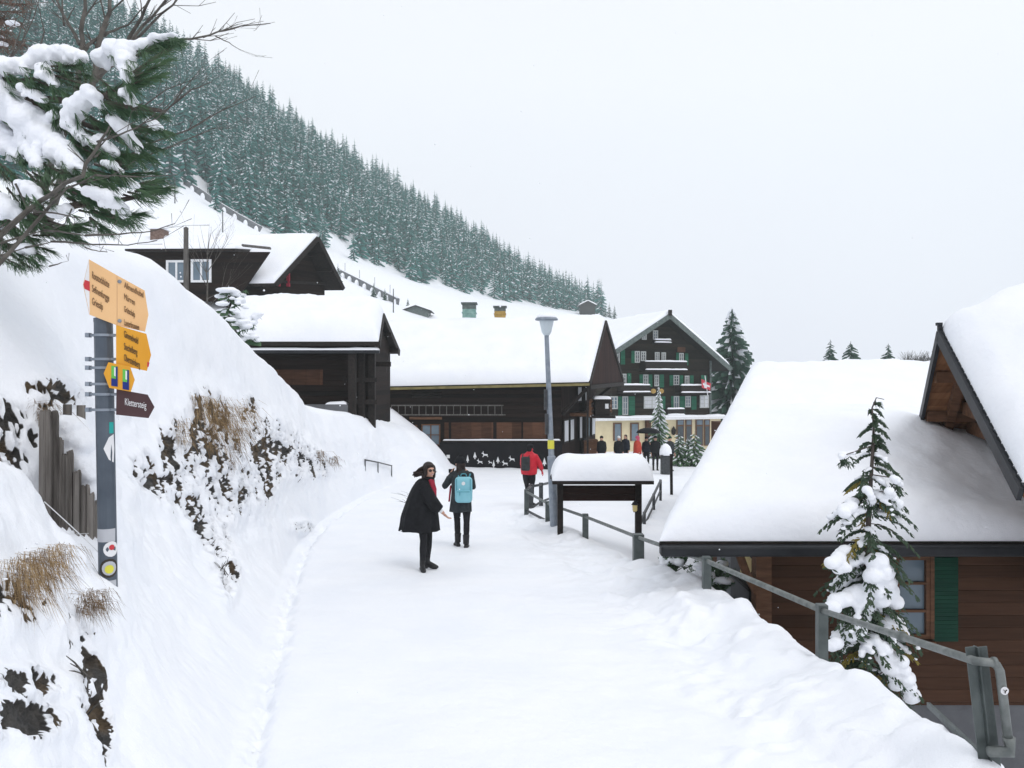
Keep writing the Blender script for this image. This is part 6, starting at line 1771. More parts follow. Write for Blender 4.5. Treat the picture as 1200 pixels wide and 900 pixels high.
bare("bare_shrub", "leafless shrub with one long forked grey branch crossing the pine in front", [
 [(-60, 330, .022), (0, 274, .017), (48, 236, .014), (96, 205, .012), (115, 168, .009), (128, 148)], [(114, 166, .007), (140, 158), (165, 147), (185, 138), (215, 102)], [(110, 184, .006), (119, 178)], [(-20, 330, .014), (52, 248, .011), (78, 222), (112, 205)], [(18, 215, .008), (30, 240), (32, 248)], [(35, 247, .008), (66, 250), (98, 256)], [(140, 206, .007), (165, 207), (208, 205)], [(112, 205, .008), (140, 206)],
 [(60, 283, .007), (110, 286), (150, 287), (184, 282)], [(100, 276, .007), (140, 274), (176, 272), (205, 262)], [(30, 290, .008), (60, 283)], [(52, 270, .008), (100, 276)], [(100, 290, .005), (112, 294), (126, 295)], [(58, 312, .006), (72, 308)], [(84, 245, .005), (76, 262), (62, 268)], [(-60, 330, .01), (0, 300), (30, 290)], [(0, 285, .008), (52, 270)]], 5.0, .01, 9, twigs=1)
bare("bare_sapling", "thin leafless sapling growing behind the timber pole on the bank", [
 [(243, 372, .03), (243, 330), (242, 300), (246, 275)], [(242, 320, .014), (256, 300), (264, 285), (268, 276)], [(242, 335, .012), (230, 312), (226, 295)], [(243, 350, .012), (262, 340), (268, 330)], [(242, 310, .012), (250, 292), (258, 270)], [(243, 362, .014), (258, 345), (266, 310)]], 24, .014, 12, twigs=3)

# russet larch twigs in the upper left corner
rs = random.Random(31); mb = MB(); bl = []
c0 = P(-60, 330, 13); mb.tube([c0, P(-50, 120, 13), P(-40, -60, 13)], [.14, .11, .07], 8)
for k in range(34):
    y = rs.uniform(-60, 70); a = P(-45, y, 13); e = P(rs.uniform(-10, 44) - max(0, y - 20) * .5, y + rs.uniform(-12, 16), 13 + rs.uniform(-.5, .5)); m_ = lerp(a, e, .5) + Vector((0, 0, .06))
    mb.tube([a, m_, e], [.022, .014, .005], 5, cap=False)
    for j in range(46):
        q = lerp(m_, e, rs.uniform(-.3, 1)) if True else e; v9 = Vector((rs.gauss(.05, .13), rs.gauss(0, .1), rs.gauss(-.08, .09))); mb.tube([q, q + v9], [.008, .003], 3, cap=False)
    if k % 2: bl.append((lerp(m_, e, rs.random()) + Vector((0, 0, .03)), (.12, .1, .035)))
lt9 = mb.build("larch", M['larch_twig']); tag(lt9, "russet brown twiggy larch in the upper left corner of the slope", "tree")
snow_clumps("snow_pads", bl, lt9, .02, .01)

# ------------------------------------------------------------------ dry grass hanging over the bank
def grass(label, px, py, wpx, hpx, d, n, seed, mat='straw', dirx=.35):
    rs = random.Random(seed); mb = MB(); c = P(px, py, d); k = d / FPX
    for i in range(n):
        a = c + Vector((rs.gauss(0, .35) * wpx * k, rs.gauss(0, .12) * wpx * k, rs.uniform(-.1, .5) * hpx * k))
        L = hpx * k * rs.uniform(.5, 1.1); dx = rs.gauss(dirx, .35)
        p1 = a + Vector((dx * L * .45, -rs.uniform(.1, .35) * L, -.22 * L)); p2 = a + Vector((dx * L * .75, -rs.uniform(.15, .5) * L, -.95 * L))
        w = Vector((1, 0, 0)) * .0016 * max(1, d / 5) * rs.uniform(.8, 1.8)
        mb.add([a - w, a + w, p1 + w, p1 - w, p2], [(0, 1, 2, 3), (3, 2, 4)], 1 if rs.random() < .35 else 0)
    o = mb.build("grass_tuft", [M[mat], M['straw_dark']]); return tag(o, label, "grass tuft", "dry grass tufts on the bank")
def on(px, py): 
    q = ghit(px, py); return px, py, q.y - .05
def tufts(label, spots, seed, mat='straw', dirx=.3, scale=1.0):
    """one tussock: several wisps of blades with snow caught between them"""
    rs = random.Random(seed); mb = MB(); bl = []
    for (px, py, w, h, n) in spots:
        q = ghit(px, py - h * .25); d = q.y; k = d / FPX
        c = Vector((q.x, q.y, q.z)) + Vector((.05 * 1, -.02, 0))
        for i in range(n):
            a = c + Vector((rs.gauss(0, .30) * w * k, rs.gauss(0, .08) * w * k, rs.uniform(-.35, .45) * h * k)); 
            L = h * k * rs.uniform(.3, .95) * scale; dx = rs.gauss(dirx, .8); up9 = rs.uniform(-.1, .35)
            p1 = a + Vector((dx * L * .4 + .25 * L, -rs.uniform(.05, .3) * L, up9 * L * .5)); p2 = a + Vector((dx * L * .7 + .35 * L, -rs.uniform(.1, .45) * L, -rs.uniform(.3, .95) * L))
            wv = Vector((1, 0, .3)) * .0011 * max(1.0, d / 5) * rs.uniform(.7, 1.7)
            mb.add([a - wv, a + wv, p1 + wv * .8, p1 - wv * .8, p2], [(0, 1, 2, 3), (3, 2, 4)], 1 if rs.random() < .4 else 0)
        for i in range(max(3, int(w / 7))):
            s9 = w * k * rs.uniform(.07, .16); bl.append((c + Vector((rs.gauss(0, .35) * w * k, -.05 - rs.uniform(0, .1) * w * k, rs.uniform(.05, .62) * h * k)), (s9 * 1.3, s9, s9 * .8)))
    o = mb.build("grass_tuft", [M[mat], M['straw_dark']]); tag(o, label, "grass tuft")
    org = o.location.copy()
    sn = snow_clumps("snow_lodged", [(p, r) for p, r in bl], o, .010 * max(1.0, d / 6), .006)
tufts("big straw tuft hanging under the snow at the left edge of the road bank", [(4, 700, 30, 62, 300), (22, 690, 26, 54, 300), (40, 678, 24, 46, 260), (58, 664, 20, 34, 170)], 1)
tufts("small brown tuft below the foot of the signpost", [(90, 722, 22, 34, 220), (104, 716, 20, 30, 180)], 3, 'straw_dark', .3)
tufts("large brown grass tuft high on the rocky bank", [(222, 488, 16, 34, 150), (240, 500, 18, 46, 260), (256, 508, 16, 40, 200), (236, 530, 14, 34, 140), (270, 522, 12, 30, 110)], 4)
tufts("pale straw tuft right behind the brown signpost arm", [(203, 522, 18, 34, 120)], 5)
tufts("pale tuft at the top of the rocks, right of the large brown one", [(276, 494, 12, 34, 90)], 6)
tufts("thin straw tuft low under the large brown one", [(262, 545, 18, 30, 90)], 7, 'straw_dark')
tufts("dark turf tuft at the far right end of the rocky bank", [(366, 540, 18, 16, 120), (386, 546, 14, 14, 80)], 8, 'straw_dark')
tufts("dark turf tuft hanging over the rock left of the plank fence", [(40, 505, 14, 36, 110)], 9, 'straw_dark')
# dark twiggy shrubs
for i, (px, py, w, h, d) in enumerate([(262, 686, 22, 44, 8.6), (478, 592, 26, 26, 22.5), (100, 830, 30, 80, 4.15)]):
    rs = random.Random(90 + i); mb = MB(); k = d / FPX; c = ghit(px, py); d = c.y; k = d / FPX; c += Vector((0, 0, -.3 * h * k))
    for j in range([26, 16, 18][i]):
        a = c + Vector((rs.gauss(0, .12) * w * k, 0, rs.uniform(0, .8) * h * k)); e = a + Vector((rs.gauss(0, .4) * w * k, -rs.uniform(.0, .5) * w * k, rs.uniform(.1, .35) * h * k))
        mb.tube([a, lerp(a, e, .5) + Vector((0, 0, .01)), e], [.006, .004, .002], 4, cap=False)
    tag(mb.build("bare_twigs", M['twig']), ["dark leafless twigs sticking out low on the bank", "pale thin twigs at the left edge of the road behind the woman", "dark twigs in the near left corner rocks"][i], "shrub")
# ------------------------------------------------------------------ people
def skin_arrays(J, E):
    """closed tapering limbs and a shaped trunk around a skeleton of joints; the voxel remesh then fuses them into one surface"""
    mb = MB()
    for a, b in E:
        (pa, ra), (pb, rb) = J[a], J[b]
        pa, pb = Vector(pa), Vector(pb)
        belly = 1.10 if a[:3] in ('hip', 'kne', 'sho') else 1.0
        mb.tube([pa, lerp(pa, pb, .35), lerp(pa, pb, .7), pb], [ra, (ra * .72 + rb * .28) * belly, ra * .3 + rb * .7, rb], 12)
    for n, (c, r) in J.items(): mb.blob(c, r, 2)
    for sd in 'LR':
        an, to = Vector(J['ankle' + sd][0]), Vector(J['toe' + sd][0]); ba = (to - an); ba.z = 0; ba.normalize()
        Rf = Matrix((Vector((ba.y, -ba.x, 0)), ba, Vector((0, 0, 1)))).transposed()
        mb.blob(Vector((an.x, an.y, .045)) - ba * .02, (.044, .055, .045), 2, rot=Rf); mb.blob(lerp(Vector((an.x, an.y, .05)), Vector((to.x, to.y, .035)), .75), (.046, .085, .036), 2, rot=Rf)
    ch, pe_ = Vector(J['chest'][0]), Vector(J['pelvis'][0])
    mb.blob(ch, (.175, .115, .17), 3); mb.blob(pe_, (.165, .12, .13), 3)
    return [Vector(v) for v in mb.v], mb.f
EDGES = [('pelvis', 'spine'), ('spine', 'chest'), ('chest', 'neck'), ('neck', 'skull')]
for s in 'LR':
    EDGES += [('pelvis', 'hip' + s), ('hip' + s, 'knee' + s), ('knee' + s, 'ankle' + s), ('ankle' + s, 'toe' + s), ('chest', 'sho' + s), ('sho' + s, 'elb' + s), ('elb' + s, 'wri' + s)]
def skeleton(**over):
    J = dict(pelvis=((0, 0, .93), .125), spine=((0, 0, 1.10), .115), chest=((0, 0, 1.30), .13), neck=((0, .0, 1.44), .05), skull=((0, .01, 1.53), .055))
    for s, x in (('L', -1), ('R', 1)):
        J['hip' + s] = ((.095 * x, 0, .86), .088); J['knee' + s] = ((.10 * x, .01, .48), .058); J['ankle' + s] = ((.10 * x, -.02, .09), .042); J['toe' + s] = ((.11 * x, .13, .035), .036)
        J['sho' + s] = ((.165 * x, 0, 1.36), .058); J['elb' + s] = ((.22 * x, -.02, 1.09), .043); J['wri' + s] = ((.22 * x, .06, .86), .03)
    for k, v in over.items(): J[k] = (v, J[k][1]) if not isinstance(v[0], tuple) else v
    return J
def hand(V, Fc, Mi, wrist, d, nrm_, s=1.0, curl=.5, mat=2):
    """palm, four unequal bent fingers and a thumb leaving the side of the palm"""
    d = Vector(d).normalized(); nrm_ = Vector(nrm_); nrm_ = (nrm_ - d * nrm_.dot(d)).normalized(); side = d.cross(nrm_)
    mb = MB(); w = Vector(wrist)
    Rm = Matrix((side, d, nrm_)).transposed()
    mb.tube([w - d * .02, w + d * .02], [.026 * s, .027 * s], 8)
    mb.blob(w + d * .055 * s, (.040 * s, .052 * s, .016 * s), 2, rot=Rm)
    for k, (off, L) in enumerate([(-.028, .066), (-.009, .076), (.010, .071), (.028, .056)]):
        p = w + d * .092 * s + side * off * s; dd = d.copy(); pts = [p - d * .02 * s, p]
        for j, f in enumerate((.45, .32, .25)):
            a = curl * (.35 + .3 * j); dd = (dd * math.cos(a * .6) + nrm_ * math.sin(a * .6)).normalized(); pts.append(pts[-1] + dd * L * f * s)
        mb.tube(pts, [.0095 * s, .0095 * s, .0088 * s, .008 * s, .0062 * s], 7)
    p = w + d * .03 * s - side * .034 * s
    mb.tube([p, p + (d * .5 - side * .8).normalized() * .035 * s, p + (d * .5 - side * .8).normalized() * .035 * s + (d * .9 - side * .3 + nrm_ * .3).normalized() * .032 * s], [.012 * s, .011 * s, .007 * s], 7)
    o = len(V); V += [Vector(v) for v in mb.v]; Fc += [tuple(i + o for i in f) for f in mb.f]; Mi += [mat] * len(mb.f)
def person(label, loc, J, mats, face=(0, 1, 0), head=None, voxel=.012, group=None, rz=0.0, H=1.68, hands=True, curl=.5):
    """mats: jacket, trousers, skin, boots. returns the root and the head frame"""
    root = thing("person", loc, label, "person", group, rz); root.scale = (H / 1.68,) * 3
    V, Fc = skin_arrays(J, EDGES)
    mb = MB(); mb.add(V, Fc)
    f = Vector(face).normalized(); hc = Vector(head) if head else Vector(J['skull'][0]) + Vector((0, 0, .03))
    sd_ = f.cross(Vector((0, 0, 1))).normalized(); Rm = Matrix((sd_, f, Vector((0, 0, 1)))).transposed()
    hp = lambda x, y, z: hc + Rm @ Vector((x, y, z))
    mb.blob(hp(0, -.012, .022), (.074, .092, .088), 3, rot=Rm); mb.blob(hp(0, .022, -.035), (.056, .066, .075), 3, rot=Rm)
    mb.blob(hp(0, .070, -.082), (.024, .022, .020), 2, rot=Rm); mb.blob(hp(0, .094, -.018), (.0125, .017, .026), 2, rot=Rm); mb.blob(hp(0, .103, -.032), (.016, .014, .011), 2, rot=Rm)
    for s in (-1, 1):
        mb.blob(hp(s * .076, -.008, -.012), (.010, .022, .034), 2, rot=Rm); mb.blob(hp(s * .036, .062, -.034), (.022, .020, .022), 2, rot=Rm)
    mb.blob(hp(0, .078, .024), (.05, .014, .010), 2, rot=Rm)
    mb.tube([Vector(J['neck'][0]) + Vector((0, 0, -.05)), hc + Vector((0, 0, -.03))], [.06, .05], 10)
    me0 = mb.mesh("body"); o = bpy.data.objects.new("body", me0); COL.objects.link(o)
    rm = o.modifiers.new("r", 'REMESH'); rm.mode = 'VOXEL'; rm.voxel_size = voxel
    sm = o.modifiers.new("s", 'SMOOTH'); sm.factor = .5; sm.iterations = 2
    m = evaluated(o); bpy.data.objects.remove(o)
    V = [v.co.copy() for v in m.vertices]; Fc = [tuple(p.vertices) for p in m.polygons]
    Mi = []
    cz = [sum((V[i] for i in fc), Vector((0, 0, 0))) / len(fc) for fc in Fc]
    hipz = J['pelvis'][0][2] - .02; nz = J['neck'][0][2]
    for c in cz:
        hd_ = min((c - Vector(J['wri' + s][0])).length for s in 'LR')
        ft_ = min(min((c - Vector(J['ankle' + s][0])).length, (c - Vector(J['toe' + s][0])).length) for s in 'LR')
        if c.z > nz and (c - hc).length < .19: Mi.append(2)
        elif ft_ < .10 and c.z < .22: Mi.append(3)
        elif hd_ < .035: Mi.append(2)
        elif c.z < hipz and all((c - Vector(J['wri' + s][0])).length > .11 and (c - Vector(J['elb' + s][0])).length > .12 for s in 'LR'): Mi.append(1)
        else: Mi.append(0)
    if hands:
        for s in 'LR':
            w, e = Vector(J['wri' + s][0]), Vector(J['elb' + s][0]); d = (w - e).normalized()
            hand(V, Fc, Mi, w + d * .012, d, Vector((1 if s == 'L' else -1, .3, 0)) if abs(d.z) > .5 else Vector((0, .2, -1)), 1.0, curl)
    me = bpy.data.meshes.new("body"); me.from_pydata([tuple(v) for v in V], [], Fc)
    me.polygons.foreach_set("material_index", Mi); me.polygons.foreach_set("use_smooth", [True] * len(Fc)); me.update()
    link_mesh("body", me, [M[q] for q in mats], root)
    return root, hp, Rm
def loft(name, rings, mat, root, n=36, fold=.0, nf=9, seed=0, close_top=True, inner=.012, twist=0.0):
    """cloth around the body: rings (z, cx, cy, rx, ry); the last ring is the hem and turns inwards"""
    rs = random.Random(seed); ph = rs.uniform(0, 6)
    zs = np.linspace(0, len(rings) - 1, (len(rings) - 1) * 4 + 1)
    A = np.array(rings, float); pts = np.stack([np.interp(zs, np.arange(len(rings)), A[:, i]) for i in range(5)], 1)
    for _ in range(2): pts[1:-1] = .5 * pts[1:-1] + .25 * (pts[:-2] + pts[2:])
    V, F = [], []
    for k, (z, cx, cy, rx, ry) in enumerate(pts):
        t = k / (len(pts) - 1)
        for j in range(n):
            th = 6.28318 * j / n
            w = 1 + fold * t * t * (math.sin(nf * th + ph + 1.2 * t) + .5 * math.sin(2.3 * nf * th + ph * 2))
            V.append((cx + rx * w * math.cos(th), cy + ry * w * math.sin(th), z + .01 * fold * 30 * t * math.sin(3 * th + ph) * .4))
    kk = len(pts)
    z, cx, cy, rx, ry = pts[-1]
    for dz, f in ((.004, .955), (.10, .90)):
        for j in range(n):
            q = V[(len(pts) - 1) * n + j]; V.append((cx + (q[0] - cx) * f, cy + (q[1] - cy) * f, q[2] + dz))
        kk += 1
    for k in range(kk - 1):
        for j in range(n): F.append((k * n + j, (k + 1) * n + j, (k + 1) * n + (j + 1) % n, k * n + (j + 1) % n))
    me = bpy.data.meshes.new(name); me.from_pydata(V, [], F + ([tuple(range(n))] if close_top else []))
    me.polygons.foreach_set("use_smooth", [True] * len(me.polygons)); me.update()
    return link_mesh(name, me, [M[mat]], root)
def fused(name, mb, mat, root, voxel=.008, it=2):
    o = bpy.data.objects.new(name, mb.mesh(name)); COL.objects.link(o)
    rm = o.modifiers.new("r", 'REMESH'); rm.mode = 'VOXEL'; rm.voxel_size = voxel
    sm = o.modifiers.new("s", 'SMOOTH'); sm.factor = .5; sm.iterations = it
    m = evaluated(o); bpy.data.objects.remove(o)
    m.polygons.foreach_set("use_smooth", [True] * len(m.polygons)); m.update(); m.materials.clear()
    return link_mesh(name, m, [M[mat]], root)
def sleeve(name, pts, rad, mat, root):
    mb = MB(); mb.tube(pts, rad, 14, cap=True); return fused(name, mb, mat, root, .012)
def ground_at(px, d):
    x = (px - 600) / FPX * d; return Vector((x, d, gz(x, d) - .03))

# the woman in the cape looking back
g1 = ground_at(496, 12.2); g1.z -= .005
J = skeleton(pelvis=(.02, 0, .91), spine=(.015, 0, 1.10), chest=(.02, 0, 1.28), neck=((.06, -.005, 1.43), .05), skull=((.085, -.015, 1.51), .055),
    hipL=(-.01, -.085, .86), kneeL=(.015, -.08, .48), ankleL=(-.005, -.09, .09), toeL=(.03, -.22, .034), hipR=(.05, .085, .86), kneeR=(.075, .09, .48), ankleR=(.05, .10, .10), toeR=(.19, .07, .038),
    shoL=(.03, -.15, 1.33), elbL=(.17, -.22, 1.09), wriL=(.315, -.22, .945), shoR=(.0, .15, 1.33), elbR=(-.04, .2, 1.08), wriR=(.06, .22, .90))
fdir = Vector((.62, -.78, 0)).normalized()
w1, hp, Rm = person("woman in a dark cape coat and sunglasses turning back on the snowy road", g1, J, ['black_cloth', 'legging', 'skin', 'boot'], face=fdir, head=(.095, -.02, 1.565), voxel=.0085, H=1.655, curl=1.0)
loft("cape_coat", [(1.455, .055, 0, .065, .068), (1.425, .05, 0, .095, .10), (1.375, .03, 0, .155, .17), (1.28, .0, 0, .185, .215), (1.15, -.025, 0, .215, .235), (1.0, -.04, 0, .25, .25), (.85, -.055, 0, .285, .265), (.72, -.055, 0, .295, .255), (.625, -.06, 0, .305, .26)], 'black_cloth', w1, 60, .085, 6, 3)
sleeve("cape_sleeve", [Vector((.03, -.14, 1.32)), Vector((.13, -.21, 1.14)), Vector((.22, -.23, 1.03)), Vector((.285, -.225, .975))], [.10, .105, .095, .075], 'black_cloth', w1)
mb = MB(); mb.tube([Vector((.285, -.225, .975)), Vector((.312, -.222, .948))], [.034, .034], 10); mb.build("cuff", M['white_paint'], w1, local=True)
mb = MB()
mb.blob(Vector((.07, -.01, 1.435)), (.105, .105, .045), 2); mb.blob(Vector((.14, -.06, 1.40)), (.05, .045, .06), 2)
fused("fur_collar", mb, 'black_cloth', w1, .01)
mb = MB()
for (a, b, c, r) in [((.14, -.10, 1.42), (.19, -.13, 1.28), (.20, -.15, 1.17), .038), ((.12, -.115, 1.43), (.15, -.15, 1.33), (.19, -.17, 1.20), .03)]:
    mb.tube([Vector(a), Vector(b), Vector(c)], [r, r * .9, r * .6], 8)
for k in range(6): mb.tube([Vector((.18 + .008 * k, -.15, 1.18)), Vector((.185 + .01 * k, -.155, 1.12))], [.006, .003], 5)
fused("scarf", mb, 'scarf', w1, .007)
# hair blown by the wind
mb = MB(); rs = random.Random(8)
mb.blob(hp(0, -.022, .052), (.086, .098, .082), 3, rot=Rm); mb.blob(hp(.0, .035, .075), (.070, .048, .030), 2, rot=Rm); mb.blob(hp(0, -.065, -.02), (.082, .06, .09), 3, rot=Rm)
for s in (-1, 1): mb.blob(hp(s * .078, .012, -.01), (.026, .046, .095), 2, rot=Rm); mb.blob(hp(s * .085, -.02, -.09), (.035, .05, .06), 2, rot=Rm)
hb0 = hp(0, -.05, .0)
for k in range(26):
    a = hp(rs.uniform(-.07, .07), -.07 + rs.uniform(-.02, .02), rs.uniform(-.07, .05)); e = Vector((-.155 + rs.uniform(-.03, .06), rs.uniform(-.06, .08), 1.47 + rs.uniform(-.03, .06)))
    m_ = lerp(a, e, .5) + Vector((0, 0, rs.uniform(0, .03))); mb.tube([a, m_, e], [.026, .02, .005], 6)
for k in range(10):
    a = hp(.07, .0, rs.uniform(-.03, .03)) if k % 2 else hp(-.07, .0, rs.uniform(-.04, .02)); e = Vector((.21 + rs.uniform(-.05, .01), rs.uniform(-.06, .05), 1.505 + rs.uniform(-.03, .05)))
    if k % 2 == 0: e = hp(-.085, .01, -.12 + rs.uniform(-.02, .02))
    m_ = lerp(a, e, .5) + Vector((0, 0, .015)); mb.tube([a, m_, e], [.020, .015, .004], 5)
fused("hair", mb, 'hair', w1, .0065, 1)
mb = MB()
for s in (-1, 1): mb.blob(hp(s * .033, .088, .004), (.029, .012, .024), 2, rot=Rm)
mb.tube([hp(-.01, .1, .012), hp(.01, .1, .012)], .004, 6)
for s in (-1, 1): mb.tube([hp(s * .06, .082, .012), hp(s * .077, .03, .012), hp(s * .079, -.01, .008)], .0035, 5)
mb.build("sunglasses", M['lens'], w1, smooth=True, local=True)
mb = MB(); mb.blob(hp(0, .087, -.058), (.026, .012, .0095), 2, rot=Rm); mb.build("lips", M['lips'], w1, smooth=True, local=True)
mb = MB(); mb.blob(hp(0, .0945, -.0575), (.020, .0065, .0045), 2, rot=Rm); mb.build("teeth", M['white_paint'], w1, smooth=True, local=True)
# the second walker with the turquoise backpack
g2 = ground_at(541, 14.3)
J = skeleton(skull=((-.03, .03, 1.50), .055), neck=((-.01, .01, 1.43), .05), hipL=(-.09, 0, .86), kneeL=(-.085, .08, .48), ankleL=(-.075, .10, .10), toeL=(-.13, .22, .04), hipR=(.09, 0, .86), kneeR=(.09, .0, .48), ankleR=(.085, -.06, .09), toeR=(.10, .09, .036),
    shoL=(-.16, .0, 1.35), elbL=(-.315, .06, 1.13), wriL=(-.235, .20, 1.31), shoR=(.16, 0, 1.35), elbR=(.20, .10, 1.11), wriR=(.06, .24, 1.17))
w2, hp, Rm = person("walker in dark grey coat and black hat seen from behind, with turquoise backpack", g2, J, ['coat_grey', 'legging', 'skin', 'boot'], face=(-.35, .94, 0), head=(-.035, .04, 1.545), voxel=.0095, H=1.66, curl=.8)
loft("coat", [(1.455, -.01, .01, .07, .07), (1.42, -.005, .01, .12, .10), (1.37, 0, .01, .175, .125), (1.25, 0, .0, .19, .15), (1.08, -.005, 0, .18, .145), (.95, -.01, 0, .185, .15), (.80, -.015, 0, .20, .16), (.68, -.02, 0, .21, .165)], 'coat_grey', w2, 40, .035, 6, 5)
sleeve("coat_sleeve", [Vector((-.15, .0, 1.35)), Vector((-.315, .06, 1.13)), Vector((-.245, .185, 1.28))], [.075, .062, .048], 'coat_grey', w2)
sleeve("coat_sleeve", [Vector((.15, .0, 1.35)), Vector((.20, .10, 1.11)), Vector((.075, .225, 1.17))], [.075, .062, .048], 'coat_grey', w2)
mb = MB(); mb.blob(hp(0, -.01, .055), (.092, .105, .085), 3, rot=Rm); mb.lathe(hp(0, -.01, .03), [(.09, -.02), (.10, -.018), (.103, .02), (.095, .03)], 20); mb.blob(hp(0, -.02, .15), (.035, .035, .03), 2)
fused("knit_hat", mb, 'black_cloth', w2, .009)
mb = MB(); rs = random.Random(3); mb.blob(hp(0, -.055, -.03), (.085, .055, .10), 3, rot=Rm)
for k in range(24):
    a = hp(rs.uniform(-.075, .075), -.07, rs.uniform(-.05, .02)); e = a + Vector((rs.gauss(0, .035), -.03, -rs.uniform(.12, .26))); mb.tube([a, lerp(a, e, .5) + Vector((0, -.02, 0)), e], [.02, .017, .004], 6)
fused("hair", mb, 'hair', w2, .008, 1)
mb = MB(); mb.box((-.215, .03, 1.0), (.03, .08, .30), Matrix.Rotation(R(6), 3, 'Y')); o = mb.build("red_scarf_end", M['scarf'], w2, local=True, bevel=.012)
for s in 'LR':
    x = -.0765 if s == 'L' else .085; y = .10 if s == 'L' else -.06
    mb = MB(); mb.lathe((x, y, .10), [(.055, 0), (.056, .06), (.060, .13), (.062, .16), (.052, .165)], 14); mb.build("boot_shaft", M['boot'], w2, local=True, smooth=True)
mb = MB(); q = Vector(J['wriL'][0]); mb.box((q.x + .03, q.y + .06, q.z + .06), (.10, .045, .07)); o = mb.build("held_camera", M['black_cloth'], None, local=True, bevel=.006)
o.location = g2; tag(o, "small dark camera raised in the hand of the walker with the turquoise backpack", "camera"); o.name = "camera_body"
bp_ = thing("backpack", g2 + Vector((.05, -.20, .86)), "turquoise backpack with white round badge worn by the second walker", "backpack")
def rbox(name, c, size, mat, parent, bev):
    mb = MB(); mb.box(c, size); o = mb.build(name, M[mat], parent, local=True); b = o.modifiers.new("b", 'BEVEL'); b.width = bev; b.segments = 5
    o.data.polygons.foreach_set("use_smooth", [True] * len(o.data.polygons)); return o
bp_.scale = (.88, .9, .92)
rbox("pack_body", (0, -.03, .25), (.35, .17, .50), 'turquoise', bp_, .075)
rbox("front_pocket", (0, -.125, .14), (.29, .05, .22), 'turquoise', bp_, .022)
mb = MB(); mb.box((0, -.152, .225), (.26, .006, .012)); mb.box((-.14, -.112, .33), (.012, .012, .28)); mb.box((.14, -.112, .33), (.012, .012, .28)); mb.box((-.07, -.155, .19), (.012, .006, .07)); mb.build("zip", M['turquoise_dark'], bp_, local=True)
mb = MB(); mb.lathe((0, -.117, .38), [(.036, 0), (.036, .004)], 20, axis=Matrix(((1, 0, 0), (0, 0, 1), (0, -1, 0)))); mb.build("round_badge", M['white_ink'], bp_, local=True)
mb = MB()
for s in (-1, 1): mb.tube([(s * .055, -.03, .49), (s * .055, -.035, .535), (s * .04, -.035, .555), (0, -.035, .56)], .011, 8)
mb.build("grab_handle", M['turquoise_dark'], bp_, local=True, smooth=True)
mb = MB()
for s in (-1, 1): mb.tube([(s * .10, .05, .46), (s * .12, .14, .53), (s * .125, .27, .49), (s * .14, .33, .36), (s * .15, .20, .18), (s * .13, .06, .08)], .018, 8)
mb.build("strap", M['turquoise_dark'], bp_, local=True, smooth=True)
# the one in the red jacket
g3 = ground_at(620, 21.6)
J = skeleton(skull=((.03, .0, 1.52), .055), chest=(.02, 0, 1.29), ankleL=(-.06, .10, .10), kneeL=(-.05, .08, .48), toeL=(.0, .2, .04), kneeR=(.08, .0, .48), ankleR=(.07, -.06, .09), toeR=(.16, .05, .036), elbR=(.28, .0, 1.12), wriR=(.34, .06, .96), elbL=(-.16, .16, 1.10), wriL=(-.04, .26, 1.02))
w3, hp, Rm = person("person in bright red jacket and black cap walking off by the railing corner", g3, J, ['red_jacket', 'legging', 'red_jacket', 'boot'], face=(.55, .83, 0), voxel=.013, H=1.70, curl=.9)
loft("jacket", [(1.47, .02, 0, .075, .075), (1.42, .02, 0, .13, .11), (1.35, .01, 0, .20, .15), (1.2, .0, 0, .225, .175), (1.05, .0, 0, .225, .175), (.93, .0, 0, .22, .175), (.86, 0, 0, .205, .165)], 'red_jacket', w3, 32, .035, 5, 9)
sleeve("jacket_sleeve", [Vector((.15, 0, 1.36)), Vector((.285, .0, 1.13)), Vector((.345, .055, .98))], [.085, .075, .055], 'red_jacket', w3)
sleeve("jacket_sleeve", [Vector((-.15, 0, 1.36)), Vector((-.17, .16, 1.12)), Vector((-.05, .25, 1.03))], [.085, .075, .055], 'red_jacket', w3)
mb = MB(); mb.blob(hp(0, -.005, .05), (.092, .108, .085), 3, rot=Rm); mb.blob(hp(0, -.06, -.02), (.085, .05, .07), 2, rot=Rm); fused("black_cap", mb, 'black_cloth', w3, .011)
mb = MB(); mb.blob(hp(0, -.02, -.11), (.10, .10, .05), 2, rot=Rm); fused("hood", mb, 'red_jacket', w3, .012)
bk = thing("backpack", g3 + Vector((-.10, -.20, .98)), "small charcoal backpack worn over the bright red jacket", "backpack")
rbox("pack_body", (0, -.02, .20), (.24, .13, .38), 'grey_pack', bk, .05); rbox("front_pocket", (0, -.09, .12), (.19, .04, .17), 'grey_pack', bk, .018)
mb = MB()
for s in (-1, 1): mb.tube([(s * .08, .03, .36), (s * .10 + .03, .12, .46), (s * .11 + .05, .25, .40)], .015, 6)
mb.build("strap", M['grey_pack'], bk, local=True, smooth=True)
